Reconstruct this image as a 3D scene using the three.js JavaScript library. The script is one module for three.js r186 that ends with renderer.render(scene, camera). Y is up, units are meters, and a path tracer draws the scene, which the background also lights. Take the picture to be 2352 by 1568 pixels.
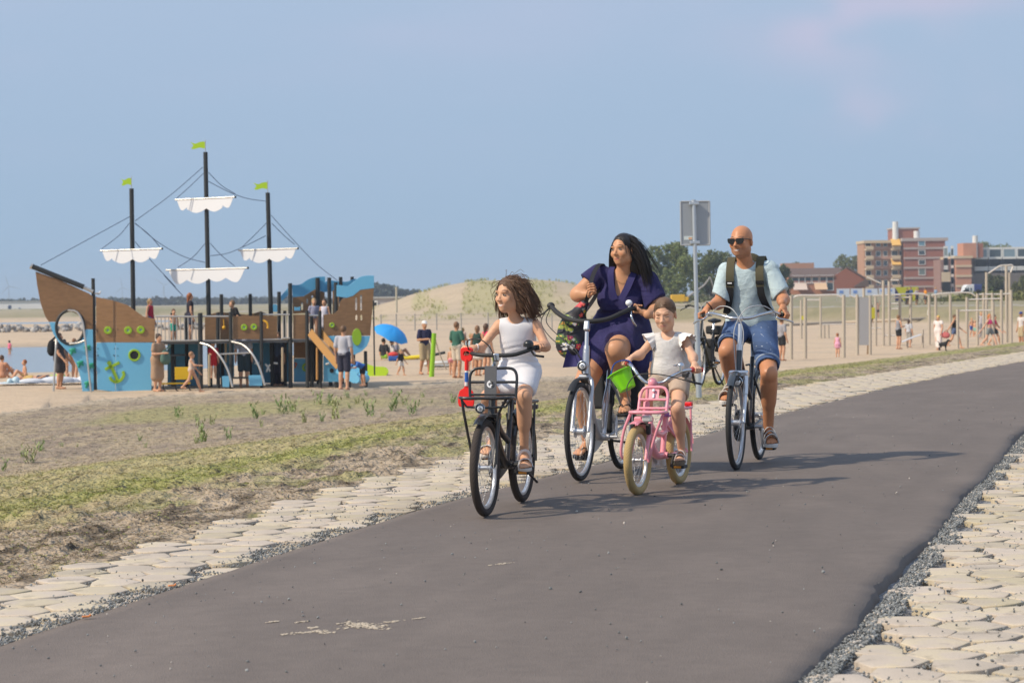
import * as THREE from 'three';
import { mergeGeometries, mergeVertices, toCreasedNormals } from 'three/addons/utils/BufferGeometryUtils.js';
import { RoundedBoxGeometry } from 'three/addons/geometries/RoundedBoxGeometry.js';

// ---------- camera, sky, sun, exposure ----------
const scene = new THREE.Scene();
const renderer = new THREE.WebGLRenderer({ antialias: true });
renderer.toneMapping = THREE.LinearToneMapping;
renderer.toneMappingExposure = 1.3;
renderer.shadowMap.enabled = true;
const FPX = 5080.3;                                   // focal length in the units of a 2352 x 1568 picture
const camera = new THREE.PerspectiveCamera(2 * Math.atan(784 / FPX) * 180 / Math.PI, 2352 / 1568, 0.2, 6000);
camera.rotation.order = 'YXZ';
camera.position.set(0, 1.31, 0);
camera.rotation.set(-Math.atan(99.7 / FPX), 0, -0.014);
camera.updateMatrixWorld(true);
camera.focus = 14.8;
camera.userData.fStop = 6.5;
const SUN = new THREE.Vector3(-0.93, 0.93, 0.40).normalize();
const sun = new THREE.DirectionalLight(new THREE.Color(1, 0.875, 0.70), 3.2);
sun.position.copy(SUN).multiplyScalar(200).add(new THREE.Vector3(0, 0, -40));
sun.target.position.set(0, 0, -40);
sun.castShadow = true;
sun.shadow.radius = 2.2;
sun.shadow.mapSize.set(4096, 4096);
Object.assign(sun.shadow.camera, { left: -80, right: 80, top: 80, bottom: -80, near: 1, far: 600 });
scene.add(sun, sun.target);

// ---------- random numbers and noise ----------
function rng(seed) { let a = seed >>> 0; return () => { a = (a + 0x6D2B79F5) >>> 0; let t = a; t = Math.imul(t ^ (t >>> 15), t | 1); t ^= t + Math.imul(t ^ (t >>> 7), t | 61); return ((t ^ (t >>> 14)) >>> 0) / 4294967296; }; }
const clamp = (x, a = 0, b = 1) => Math.min(b, Math.max(a, x));
const lerp = (a, b, t) => a + (b - a) * t;
const sstep = (a, b, x) => { const t = clamp((x - a) / (b - a)); return t * t * (3 - 2 * t); };
function h3(x, y, z) { let n = Math.imul(x, 374761393) + Math.imul(y, 668265263) + Math.imul(z, 1274126177); n = Math.imul(n ^ (n >>> 13), 1274126177); return ((n ^ (n >>> 16)) >>> 0) / 4294967296; }
function vnoise(x, y, z = 0) {
  const i = Math.floor(x), j = Math.floor(y), k = Math.floor(z); let u = x - i, v = y - j, w = z - k;
  u = u * u * (3 - 2 * u); v = v * v * (3 - 2 * v); w = w * w * (3 - 2 * w);
  const a = lerp(lerp(h3(i, j, k), h3(i + 1, j, k), u), lerp(h3(i, j + 1, k), h3(i + 1, j + 1, k), u), v);
  if (w === 0) return a;
  return lerp(a, lerp(lerp(h3(i, j, k + 1), h3(i + 1, j, k + 1), u), lerp(h3(i, j + 1, k + 1), h3(i + 1, j + 1, k + 1), u), v), w);
}
function fbm(x, y, oct = 4, z = 0) { let s = 0, a = 0.5, t = 0; for (let o = 0; o < oct; o++) { s += a * vnoise(x, y, z + o * 7.3); t += a; a *= 0.5; x *= 2.03; y *= 2.03; } return s / t; }

// ---------- the sky: hazy summer blue, a little paler higher up, with faint cloud veils all round ----------
function makeSky() {
  const w = 1024, h = 512, d = new Float32Array(w * h * 4);
  for (let j = 0; j < h; j++) {
    const el = ((j + 0.5) / h - 0.5) * Math.PI;
    for (let i = 0; i < w; i++) {
      const az = ((i + 0.5) / w) * Math.PI * 2 - Math.PI;
      const dx = Math.cos(el) * Math.cos(az), dy = Math.sin(el), dz = Math.cos(el) * Math.sin(az);
      const e = Math.max(0, dy);
      // blue deepens slightly just above the horizon and pales towards the veils higher up
      const t = sstep(0.0, 0.16, e), u = sstep(0.12, 0.9, e);
      let r = lerp(lerp(0.268, 0.318, t), 0.29, u), g = lerp(lerp(0.382, 0.410, t), 0.39, u), b = lerp(lerp(0.515, 0.55, t), 0.57, u);
      // thin veils
      const px = dx / (e + 0.12), pz = dz / (e + 0.12);
      const v = sstep(0.45, 0.8, fbm(px * 1.3 + 9, pz * 1.9 + 4, 5)) * sstep(0.03, 0.14, e);
      const vv = sstep(0.5, 0.72, fbm(px * 3.1 + 2, pz * 4.2 + 7, 5, 3)) * sstep(0.04, 0.12, e) * 0.5;
      const c = clamp(v * 0.6 + vv * 0.35);
      r = lerp(r, 0.42, c * 0.55); g = lerp(g, 0.44, c * 0.5); b = lerp(b, 0.585, c * 0.45);
      // two faint pinkish cloud heads, as low veils
      const th = Math.atan2(dx, -dz);
      for (const [ta, te, sa, se] of [[0.150, 0.118, 0.040, 0.016], [0.176, 0.082, 0.028, 0.012], [0.19, 0.13, 0.05, 0.01]]) { const q = Math.exp(-(((th - ta) / sa) ** 2) - (((el - te) / se) ** 2)) * sstep(0.34, 0.66, fbm(th * 45, el * 70, 4, 8)) * 0.95; r = lerp(r, 0.43, q); g = lerp(g, 0.435, q * 0.8); b = lerp(b, 0.57, q * 0.6); }
      // hazy brightness round the sun
      const m = Math.max(0, dx * SUN.x + dy * SUN.y + dz * SUN.z);
      const a = 0.16 * Math.pow(m, 6) + 0.5 * Math.pow(m, 40);
      r += a; g += a * 0.97; b += a * 0.9;
      if (dy < 0) { const q = sstep(0, -0.25, dy); r = lerp(r, 0.26, q); g = lerp(g, 0.25, q); b = lerp(b, 0.23, q); }
      d.set([r, g, b, 1], (j * w + i) * 4);
    }
  }
  const t = new THREE.DataTexture(d, w, h, THREE.RGBAFormat, THREE.FloatType);
  t.mapping = THREE.EquirectangularReflectionMapping; t.magFilter = t.minFilter = THREE.LinearFilter; t.needsUpdate = true;
  return t;
}
scene.background = scene.environment = makeSky();

scene.fog = new THREE.FogExp2(new THREE.Color(0.72, 0.82, 0.95), 0.0003);

// ---------- helpers: points, names, things ----------
const V = (x, y, z) => new THREE.Vector3(x, y, z);
const camQ = camera.quaternion.clone(), camP = camera.position.clone();
const sightline = (px, py) => V((px - 1176) / FPX, -(py - 784) / FPX, -1).applyQuaternion(camQ);
const at = (px, py, depth) => { const d = sightline(px, py); return d.multiplyScalar(depth / -d.z).add(camP); };       // a place seen there, so many metres away
const onPlane = (px, py, p0, n) => { const d = sightline(px, py); return d.multiplyScalar(p0.clone().sub(camP).dot(n) / d.dot(n)).add(camP); };
const taken = new Map();
function numbered(name) { const n = taken.get(name) || 0; taken.set(name, n + 1); return n ? `${name}_${String(n).padStart(3, '0')}` : name; }
function tag(o, label, category, group, kind) { if (label) o.userData.label = label; if (category) o.userData.category = category; if (group) o.userData.group = group; if (kind) o.userData.kind = kind; return o; }
function thing(name, label, category, pos = null, turn = 0, group) {
  const o = new THREE.Group(); o.name = numbered(name); if (pos) o.position.copy(pos); o.rotation.y = turn; scene.add(o); return tag(o, label, category, group);
}
function clean(g) { // keeps position, normal, uv, color so that geometries merge
  let q = g.index ? g.toNonIndexed() : g.clone();
  for (const k of Object.keys(q.attributes)) if (!['position', 'normal', 'uv'].includes(k)) q.deleteAttribute(k);
  if (!q.attributes.normal) q.computeVertexNormals();
  if (!q.attributes.uv) q.setAttribute('uv', new THREE.BufferAttribute(new Float32Array(q.attributes.position.count * 2), 2));
  q.morphAttributes = {};
  return q;
}
const join = (gs) => { gs = [].concat(gs).filter(Boolean); return gs.length === 1 ? gs[0] : mergeGeometries(gs.map(clean)); };
function part(name, gs, mat, parent = null) {
  const m = new THREE.Mesh(join(gs), mat); m.castShadow = m.receiveShadow = true;
  m.name = parent ? name : numbered(name); (parent || scene).add(m); return m;
}
const solo = (name, gs, mat, label, category, group, kind) => tag(part(name, gs, mat), label, category, group, kind);
const T = (g, x = 0, y = 0, z = 0, rx = 0, ry = 0, rz = 0, s = 1) => { g.applyMatrix4(new THREE.Matrix4().compose(V(x, y, z), new THREE.Quaternion().setFromEuler(new THREE.Euler(rx, ry, rz)), Array.isArray(s) ? V(...s) : V(s, s, s))); return g; };
const vec = (p) => Array.isArray(p) ? V(...p) : p.clone();
function rod(a, b, r, r2 = r, seg = 8) { // a straight round bar
  a = vec(a); b = vec(b); const l = a.distanceTo(b); const g = new THREE.CylinderGeometry(r2, r, l, seg, 1);
  g.applyQuaternion(new THREE.Quaternion().setFromUnitVectors(V(0, 1, 0), b.clone().sub(a).normalize())); const m = a.add(b).multiplyScalar(0.5); return g.translate(m.x, m.y, m.z);
}
function tube(pts, r, seg = 8, n = 0, closed = false, tension = 0.5) {
  const c = new THREE.CatmullRomCurve3(pts.map(vec), closed, 'centripetal', tension);
  const g = new THREE.TubeGeometry(c, n || pts.length * 5, r, seg, closed);
  if (closed) return g;
  const caps = [0, 1].map(t => { const p = c.getPoint(t), d = c.getTangent(t); const s = new THREE.CircleGeometry(r, seg); s.applyQuaternion(new THREE.Quaternion().setFromUnitVectors(V(0, 0, 1), t ? d : d.negate())); return s.translate(p.x, p.y, p.z); });
  return mergeGeometries([g, ...caps].map(clean));
}
function box(sx, sy, sz, x = 0, y = 0, z = 0, r = 0) { const g = r ? new RoundedBoxGeometry(sx, sy, sz, 2, r) : new THREE.BoxGeometry(sx, sy, sz); return g.translate(x, y, z); }
function ball(r, x = 0, y = 0, z = 0, s = [1, 1, 1], seg = 12) { return T(new THREE.SphereGeometry(r, seg, Math.max(6, seg * 0.7 | 0)), x, y, z, 0, 0, 0, s); }
function plate(pts, depth, bevel = 0, holes = []) { // a flat board of that outline, thick along z
  const s = new THREE.Shape(pts.map(p => new THREE.Vector2(p[0], p[1])));
  for (const h of holes) s.holes.push(new THREE.Path(h.map(p => new THREE.Vector2(p[0], p[1]))));
  const g = new THREE.ExtrudeGeometry(s, { depth: depth - 2 * bevel, bevelEnabled: bevel > 0, bevelThickness: bevel, bevelSize: bevel, bevelOffset: -bevel, bevelSegments: 1, curveSegments: 12, steps: 1 });
  return g.translate(0, 0, -depth / 2 + bevel);
}
const ring = (cx, cy, r, n = 20, ry = r) => Array.from({ length: n }, (_, i) => [cx + Math.cos(i / n * 6.2832) * r, cy + Math.sin(i / n * 6.2832) * ry]);
function smooth2(pts, n = 8, closed = false) { const c = new THREE.CatmullRomCurve3(pts.map(p => V(p[0], p[1], 0)), closed, 'centripetal'); return c.getPoints(pts.length * n).map(p => [p.x, p.y]); }

// ---------- materials ----------
const col = (r, g, b) => new THREE.Color().setRGB(r, g, b);
const mat = (r, g, b, rough = 0.8, metal = 0, extra = {}) => new THREE.MeshStandardMaterial({ color: col(r, g, b), roughness: rough, metalness: metal, ...extra });
const pmat = (r, g, b, rough, extra = {}) => new THREE.MeshPhysicalMaterial({ color: col(r, g, b), roughness: rough, ...extra });
function texture(size, fn, { srgb = false, rep = 1 } = {}) { // fn(u, v) -> [r, g, b] in 0..1; u and v wrap
  const d = new Uint8Array(size * size * 4);
  for (let j = 0; j < size; j++) for (let i = 0; i < size; i++) { const c = fn(i / size, j / size, i, j), o = (j * size + i) * 4; const k = Array.isArray(c) ? c : [c, c, c]; d[o] = clamp(k[0]) * 255; d[o + 1] = clamp(k[1]) * 255; d[o + 2] = clamp(k[2]) * 255; d[o + 3] = 255; }
  const t = new THREE.DataTexture(d, size, size, THREE.RGBAFormat); t.wrapS = t.wrapT = THREE.RepeatWrapping; t.magFilter = THREE.LinearFilter; t.minFilter = THREE.LinearMipmapLinearFilter; t.generateMipmaps = true;
  t.colorSpace = srgb ? THREE.SRGBColorSpace : THREE.NoColorSpace; t.repeat.set(rep, rep); t.needsUpdate = true; return t;
}
function tileNoise(u, v, f, seed) { // value noise that wraps, f cells across
  const x = u * f, y = v * f, i = Math.floor(x), j = Math.floor(y); let a = x - i, b = y - j; a = a * a * (3 - 2 * a); b = b * b * (3 - 2 * b);
  const q = (m, n) => h3(((m % f) + f) % f, ((n % f) + f) % f, seed);
  return lerp(lerp(q(i, j), q(i + 1, j), a), lerp(q(i, j + 1), q(i + 1, j + 1), a), b);
}
const tileFbm = (u, v, f, oct, seed) => { let s = 0, a = 0.5, t = 0; for (let o = 0; o < oct; o++) { s += a * tileNoise(u, v, f << o, seed + o); t += a; a *= 0.55; } return s / t; };
function paint(g, fn) { // vertex colours (linear) by position
  const p = g.attributes.position, c = new Float32Array(p.count * 3); for (let i = 0; i < p.count; i++) { const k = fn(p.getX(i), p.getY(i), p.getZ(i), i); c[i * 3] = k[0]; c[i * 3 + 1] = k[1]; c[i * 3 + 2] = k[2]; }
  g.setAttribute('color', new THREE.BufferAttribute(c, 3)); return g;
}
function planarUV(g, s = 1) { const p = g.attributes.position, u = new Float32Array(p.count * 2); for (let i = 0; i < p.count; i++) { u[i * 2] = p.getX(i) * s; u[i * 2 + 1] = -p.getZ(i) * s; } g.setAttribute('uv', new THREE.BufferAttribute(u, 2)); return g; }
// ---------- the lie of the land ----------
function curve1(pts) { // smooth x over z through points [z, x], straight beyond the ends
  const n = pts.length, m = pts.map((p, i) => { const a = pts[Math.max(0, i - 1)], b = pts[Math.min(n - 1, i + 1)]; return (b[1] - a[1]) / (b[0] - a[0]); });
  return (z) => {
    if (z <= pts[0][0]) return pts[0][1] + m[0] * (z - pts[0][0]);
    if (z >= pts[n - 1][0]) return pts[n - 1][1] + m[n - 1] * (z - pts[n - 1][0]);
    let i = 0; while (z > pts[i + 1][0]) i++;
    const [z0, x0] = pts[i], [z1, x1] = pts[i + 1], h = z1 - z0, t = (z - z0) / h, t2 = t * t, t3 = t2 * t;
    return (2 * t3 - 3 * t2 + 1) * x0 + (t3 - 2 * t2 + t) * h * m[i] + (-2 * t3 + 3 * t2) * x1 + (t3 - t2) * h * m[i + 1];
  };
}
// path edges and the outer edge of the paving, x over distance
const pathL = curve1([[2, -3.5], [5, -2.85], [8.52, -1.99], [10.14, -1.57], [13.25, -0.74], [14.37, -0.4], [18.72, 1.14], [22.32, 2.3], [27.07, 3.95], [32.53, 6.0], [41.58, 9.7], [55, 15.6], [75, 25], [100, 37]]);
const pathR = curve1([[2, -0.9], [5, 0.06], [7.44, 0.89], [8.34, 1.18], [9.46, 1.52], [11.19, 2.02], [14.14, 2.84], [17.91, 3.95], [20.98, 4.85], [27.07, 7.0], [41.58, 12.9], [55, 18.9], [75, 28.4], [100, 40.5]]);
const paveL = curve1([[2, -4.3], [6, -3.45], [10.39, -2.46], [12.54, -1.97], [14.51, -1.55], [16.97, -0.94], [19.31, -0.3], [21.99, 0.58], [29.26, 3.1], [35.94, 5.83], [48.56, 11.3], [60, 16.4], [75, 23.3], [100, 35]]);
const sandEdge = curve1([[-40, 40], [-20, 46], [-12.1, 52.2], [-10.6, 58.5], [-4.06, 65], [-1.56, 67.5], [8.97, 73.1], [15.8, 87], [22.4, 96.6], [30, 108], [60, 150]]);   // distance over x
// the dyke that carries the path swings round behind the exercise park
const dyke = [[-6, 0], [-3.45, 6], [-1.97, 12.54], [0.58, 22], [5.83, 36], [16.4, 60], [23.3, 75], [35, 100], [47, 130], [52, 165], [49, 195], [38, 215], [22, 228], [4, 238], [-6, 246], [-26, 262], [-40, 300], [-44, 400], [-60, 430], [-500, 450]];
function dykeDistance(x, D) { // metres inside the bay (positive) or outside it
  let best = 1e9, sign = 1;
  for (let i = 0; i + 1 < dyke.length; i++) {
    const [ax, ay] = dyke[i], [bx, by] = dyke[i + 1], ex = bx - ax, ey = by - ay, t = clamp(((x - ax) * ex + (D - ay) * ey) / (ex * ex + ey * ey));
    const qx = x - ax - ex * t, qy = D - ay - ey * t, d = qx * qx + qy * qy;
    if (d < best) { best = d; sign = ex * qy - ey * qx > 0 ? 1 : -1; }
  }
  return sign * Math.sqrt(best);
}
const duneShape = (x, D) => {
  const u = (x + 1.5) / 17, v = (D - 256) / 40; // long low dune
  const r = Math.hypot(u * (u < 0 ? 0.98 : 0.75), v);
  const a = 3.3 * (1 - sstep(0.1, 1.12, r)) * (0.93 + 0.14 * fbm(x * 0.16, D * 0.1, 3));
  return a;
};
const SEA = -1.72;
function land(x, D) {
  const n = dykeDistance(x, D);
  const inside = sstep(0, D < 110 ? 13 : 9, n);
  let h = -0.03 - 1.17 * inside - 0.25 * sstep(70, 105, D) * inside * sstep(0, 8, x);
  if (n > 6) {
    const w1 = sstep(-9, -17, x - 0.03 * (D - 90)) * sstep(80, 104, D) * (1 - sstep(150, 168, D));
    const w2 = sstep(-26, -34, x) * sstep(290, 310, D) * (1 - sstep(372, 395, D));
    h -= 1.3 * Math.max(w1 * 0.75, w2);
    h += (fbm(x * 0.25, D * 0.25, 3) - 0.5) * 0.14 * sstep(12, 20, n) * (1 - w1);
  }
  if (D > 280) h += 1.15 * sstep(300, 420, D) * sstep(-8, 10, x - (D - 300) * 0.01);
  if (D > 190) h += Math.max(0, duneShape(x, D));
  if (n < -3.2 && D > 120) h += 0.1;
  return h;
}
const ground = (px, py, guess = -1.2) => { // the place on the land seen there
  const d = sightline(px, py); let t = (guess - camP.y) / d.y; for (let i = 0; i < 12; i++) { const p = camP.clone().addScaledVector(d, t); const e = land(p.x, -p.z) - p.y; t += 0.8 * e / d.y; } return camP.clone().addScaledVector(d, t);
};
const standing = (px, py, dist) => { const p = at(px, py, dist); p.y = land(p.x, dist); return p; }; // feet on the land at that bearing and distance

// ---------- ground textures ----------
const sandMap = texture(1024, (u, v) => { const n = tileFbm(u, v, 6, 6, 3), f = tileNoise(u, v, 340, 9), g = tileFbm(u, v, 28, 4, 21); const k = 0.86 + 0.22 * (n - 0.5) + 0.10 * (f - 0.5) - 0.16 * sstep(0.6, 0.75, g); return [k, k * 0.995, k * 0.985]; });
const sandBump = texture(1024, (u, v) => 0.55 * tileFbm(u, v, 14, 5, 33) + 0.45 * tileFbm(u, v, 60, 3, 35));
const hayMap = texture(2048, (u, v) => {
  const a = tileFbm(u, v * 1, 26, 5, 41), b = tileFbm(u, v, 90, 4, 47), c = tileNoise(u, v, 420, 53), l = tileFbm(u, v, 8, 3, 59);
  const dark = sstep(0.56, 0.72, a) * 0.55 + sstep(0.55, 0.75, b) * 0.4; let k = 0.98 - dark + 0.35 * (c - 0.5) + 0.3 * (l - 0.5);
  const straw = sstep(0.56, 0.7, tileFbm(u, v, 140, 3, 61)); k += 0.28 * straw; return [k, k * (0.985 - 0.02 * straw), k * (0.95 - 0.12 * straw)];
});
const hayBump = texture(1024, (u, v) => 0.6 * tileFbm(u, v, 26, 5, 41) + 0.4 * tileFbm(u, v, 120, 3, 47));
const asphaltMap = texture(2048, (u, v) => {
  const f = tileNoise((u * 3 + v * 2) % 1, (v * 3 - u * 2 + 2) % 1, 230, 5), g = tileNoise((u * 2 + v * 3) % 1, (v * 2 - u * 3 + 3) % 1, 340, 8), n = tileFbm(u, v, 5, 5, 12), m = tileFbm(u, v, 40, 4, 15);
  let k = 0.88 + 0.20 * (f - 0.5) + 0.16 * (g - 0.5) + 0.16 * (n - 0.5) + 0.16 * (m - 0.5); if (f > 0.94 && g > 0.5) k += 0.2; if (f < 0.06) k -= 0.14; return [k * 1.0, k * 0.985, k * 0.98];
});
const asphaltBump = texture(2048, (u, v) => 0.4 * tileNoise((u * 3 + v * 2) % 1, (v * 3 - u * 2 + 2) % 1, 230, 5) + 0.6 * tileNoise((u * 2 + v * 3) % 1, (v * 2 - u * 3 + 3) % 1, 340, 8));
const withRepeat = (t, r) => { const c = t.clone(); c.repeat.set(r, r); c.needsUpdate = true; return c; };

// ---------- sheets of land, finer where near ----------
function fan(name, mat, dists, angles, keep, height, color, uvScale) {
  const pos = [], colr = [], idx = [], uv = []; const nA = angles.length;
  for (const D of dists) for (const a of angles) {
    const x = D * Math.tan(a), h = height(x, D); pos.push(x, h, -D); uv.push(x * uvScale, D * uvScale); colr.push(...color(x, D, h));
  }
  for (let i = 0; i + 1 < dists.length; i++) for (let j = 0; j + 1 < nA; j++) {
    const a = i * nA + j, b = a + 1, c = a + nA, d = c + 1;
    if (keep && !([a, b, c, d].every(q => keep(pos[q * 3], -pos[q * 3 + 2])))) continue;
    idx.push(a, b, d, a, d, c);
  }
  const g = new THREE.BufferGeometry(); g.setAttribute('position', new THREE.Float32BufferAttribute(pos, 3)); g.setAttribute('color', new THREE.Float32BufferAttribute(colr, 3)); g.setAttribute('uv', new THREE.Float32BufferAttribute(uv, 2)); g.setIndex(idx); g.computeVertexNormals();
  const m = new THREE.Mesh(g, mat); m.name = numbered(name); m.receiveShadow = m.castShadow = true; scene.add(m); return tag(m, null, null, null, 'structure');
}
const geo = (a, b, r) => { const o = []; for (let x = a; x < b; x *= r) o.push(x); o.push(b); return o; };
const degs = (lo, hi, step) => { const o = []; for (let a = lo; a <= hi + 1e-9; a += step) o.push(a * Math.PI / 180); return o; };
const wide = [...degs(-70, -17, 3), ...degs(-15.5, 15.5, 0.11), ...degs(17, 70, 3)];
const SAND = [0.615, 0.465, 0.315];
const beachMat = new THREE.MeshStandardMaterial({ map: withRepeat(sandMap, 1), bumpMap: withRepeat(sandBump, 1), bumpScale: 0.05, vertexColors: true, roughness: 0.95 });
function landColor(x, D, h) {
  const n = dykeDistance(x, D); let c = SAND.slice();
  const mixc = (k, t) => { for (let i = 0; i < 3; i++) c[i] = lerp(c[i], k[i], t); };
  const p = fbm(x * 0.35, D * 0.3, 4), q = fbm(x * 0.08, D * 0.05, 3, 5);
  // damp sand by the water
  if (D > 70 && D < 380 && x < 0 && n > 6) mixc([0.33, 0.27, 0.2], sstep(-1.5, -1.66, h) * 0.75);
  mixc([0.44, 0.36, 0.27], sstep(0.52, 0.68, p) * 0.35);
  // dune grass on the mound
  const dn = duneShape(x, D);
  if (false) { const g = sstep(0.40, 0.62, fbm(x * 0.5 + 3, D * 0.09 + 1, 4)) * sstep(0.2, 0.8, dn); mixc([0.42, 0.37, 0.28], 0.45); mixc([0.30, 0.30, 0.12], g * 0.85); }
  // grassy dyke behind the exercise park, and the land beyond it
  if (D > 100) { const t = sstep(10, 5.5, n) * (dn > 0.3 ? 0.25 : 1); mixc(p > 0.5 ? [0.26, 0.23, 0.11] : [0.31, 0.26, 0.14], t * 0.9); if (n < -0.4 && n > -3.6) mixc([0.42, 0.38, 0.33], 0.8); if (n < -4.5 && x > -12) mixc(p > 0.52 ? [0.24, 0.23, 0.11] : [0.33, 0.28, 0.18], 0.85); }
  if (D > 170 && dn > 0.2) { const g = sstep(0.40, 0.62, fbm(x * 0.5 + 3, D * 0.09 + 1, 4)) * sstep(0.2, 0.8, dn); c = SAND.slice(); mixc([0.42, 0.36, 0.26], 0.5); mixc([0.40, 0.37, 0.18], g * 0.75); }
  // dry grass along the far shore
  if (D > 360 && x < 0) mixc(q > 0.55 ? [0.26, 0.25, 0.12] : [0.45, 0.38, 0.26], sstep(380, 470, D) * 0.7);
  return c;
}
fan('beach', beachMat, [1, 3, ...geo(5, 60, 1.05), ...geo(61, 420, 1.012), ...geo(425, 2600, 1.06)], wide, null, (x, D) => {
  if (D < 118 && dykeDistance(x, D) < 26 && D < sandEdge(x) + 0.3 - 0) return land(x, D) - 0.16; return land(x, D);
}, landColor, 1 / 5);
// mown, half bare verge that slopes from the paving down to the sand
const HAY = [0.39, 0.31, 0.18], GREEN = [0.265, 0.26, 0.085], SOIL = [0.235, 0.17, 0.115], PALE = [0.40, 0.315, 0.215];
function vergeInside(x, D) { const e = sandEdge(x) + 1.6 * (fbm(x * 0.6, D * 0.35, 3) - 0.5) * 2; return x < paveL(D) + 0.28 && D < e; }
function vergeColor(x, D) {
  const n = dykeDistance(x, D); let c = HAY.slice(); const mixc = (k, t) => { for (let i = 0; i < 3; i++) c[i] = lerp(c[i], k[i], clamp(t)); };
  const w = (fbm(x * 0.5, D * 0.22, 4) - 0.5) * 2.2, f = fbm(x * 2.3, D * 1.5, 4), s = fbm(x * 0.9 + 30, D * 0.6, 4);
  const band = (c0, half, k = 0.5) => sstep(half, half * 0.25, Math.abs(n - c0 - w * k)), e0 = sandEdge(x) - D;
  mixc(SOIL, 0.35 * sstep(0.5, 0.66, s));
  mixc([0.325, 0.295, 0.125], sstep(1.3, 2.0, n) * sstep(10.5, 7.5, n + w * 1.5) * (0.45 + 0.4 * sstep(0.4, 0.6, s)));      // olive hay
  mixc(GREEN, band(2.0, 0.75, 0.2) * (0.45 + 0.5 * sstep(0.38, 0.58, f)));                                                    // green streak along the paving
  mixc(SOIL, band(3.6, 0.22, 0.3) * 0.7 * sstep(0.45, 0.6, s));
  mixc(PALE, sstep(8.0, 10.5, n + w * 1.4) * 0.9); mixc([0.25, 0.195, 0.15], sstep(8.5, 11, n + w) * sstep(0.42, 0.6, f) * 0.8);  // bare pinkish soil with the weeds
  mixc([0.33, 0.30, 0.125], sstep(6, 2.5, Math.abs(e0 - 11.5 + w * 2)) * sstep(0, -5, x) * sstep(0.36, 0.56, fbm(x * 0.4 + 8, D * 0.12, 3)) * 0.75);
  if (x > 4 && D > 40) mixc([0.27, 0.25, 0.10], sstep(0.42, 0.6, fbm(x * 0.3, D * 0.2 + 5, 3)) * 0.6);
  const e = sandEdge(x) - D; mixc([0.50, 0.415, 0.315], sstep(4.5, 0.3, e + w * 1.2) * 0.8);
  const nb = sstep(1.6, 1.0, n + w * 0.2), cl = fbm(x * 6, D * 5, 3, 7); mixc([0.36, 0.285, 0.215], 0.8 * nb); mixc([0.095, 0.07, 0.045], 0.8 * nb * sstep(0.54, 0.66, cl)); mixc([0.27, 0.26, 0.09], 0.6 * nb * sstep(0.52, 0.62, fbm(x * 1.6 + 4, D * 1.1, 3, 5)));
  const k = 0.98 + 0.40 * f; return c.map(v => v * k);
}
const clod = (x, D) => { const n = clamp(dykeDistance(x, D) / 0.3); return n * ((fbm(x * 3.1, D * 3.1, 4) - 0.45) * 0.05 + 0.035 * sstep(0.55, 0.75, fbm(x * 9, D * 9, 3))) * (D < 30 ? 1 : 0.8); };
const vergeMat = new THREE.MeshStandardMaterial({ map: withRepeat(hayMap, 1), bumpMap: withRepeat(hayBump, 1), bumpScale: 0.09, vertexColors: true, roughness: 1 });
const verge = fan('grass_verge', vergeMat, geo(5, 118, 1.0062), degs(-24, 17, 0.085), vergeInside, (x, D) => land(x, D) + clod(x, D) + 0.01, vergeColor, 1 / 3);

// ---------- asphalt path ----------
{
  const pos = [], uv = [], colr = [], idx = [], N = 40; const ds = [...geo(1.5, 30, 1.006), ...geo(30.3, 110, 1.02)]; const W = N + 3;
  for (const D of ds) {
    const l = pathL(D) + 0.012 * (vnoise(D * 5, 1) - 0.5), r = pathR(D) + 0.10 * (fbm(D * 0.9, 3, 2) - 0.5) + 0.05 * (fbm(D * 6, 9, 3) - 0.5);
    for (let j = -1; j <= N + 1; j++) {
      const t = clamp(j / N), x = lerp(l, r, t) + (j < 0 ? -0.015 : j > N ? 0.03 : 0); const edge = Math.min(t, 1 - t);
      const y = j < 0 || j > N ? -0.09 : 0.012 * sstep(0, 0.3, edge) - 0.012 * sstep(0.02, 0, 1 - t) - 0.004 + 0.006 * (fbm(x * 1.5, D * 1.5, 3) - 0.5);
      pos.push(x, y, -D); uv.push(x / 2.6, D / 2.6);
      const k = 0.95 + 0.2 * (fbm(x * 0.8, D * 0.35, 4) - 0.5) + 0.14 * (fbm(x * 4, D * 0.8, 3, 4) - 0.5) + 0.13 * (fbm(t * 26, D * 0.22, 3, 9) - 0.5) + 0.09 * sstep(0.6, 0.7, fbm(x * 2.2 + 5, D * 1.1, 4, 2)); colr.push(0.188 * k, 0.154 * k, 0.130 * k);
    }
  }
  for (let i = 0; i + 1 < ds.length; i++) for (let j = 0; j + 1 < W; j++) { const a = i * W + j; idx.push(a, a + 1, a + W + 1, a, a + W + 1, a + W); }
  const g = new THREE.BufferGeometry(); g.setAttribute('position', new THREE.Float32BufferAttribute(pos, 3)); g.setAttribute('color', new THREE.Float32BufferAttribute(colr, 3)); g.setAttribute('uv', new THREE.Float32BufferAttribute(uv, 2)); g.setIndex(idx); g.computeVertexNormals();
  const m = new THREE.Mesh(g, new THREE.MeshStandardMaterial({ map: asphaltMap, bumpMap: asphaltBump, bumpScale: 0.0035, vertexColors: true, roughness: 0.82 })); m.name = 'cycle_path'; m.receiveShadow = m.castShadow = true; scene.add(m); tag(m, null, null, null, 'structure');
}
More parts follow.
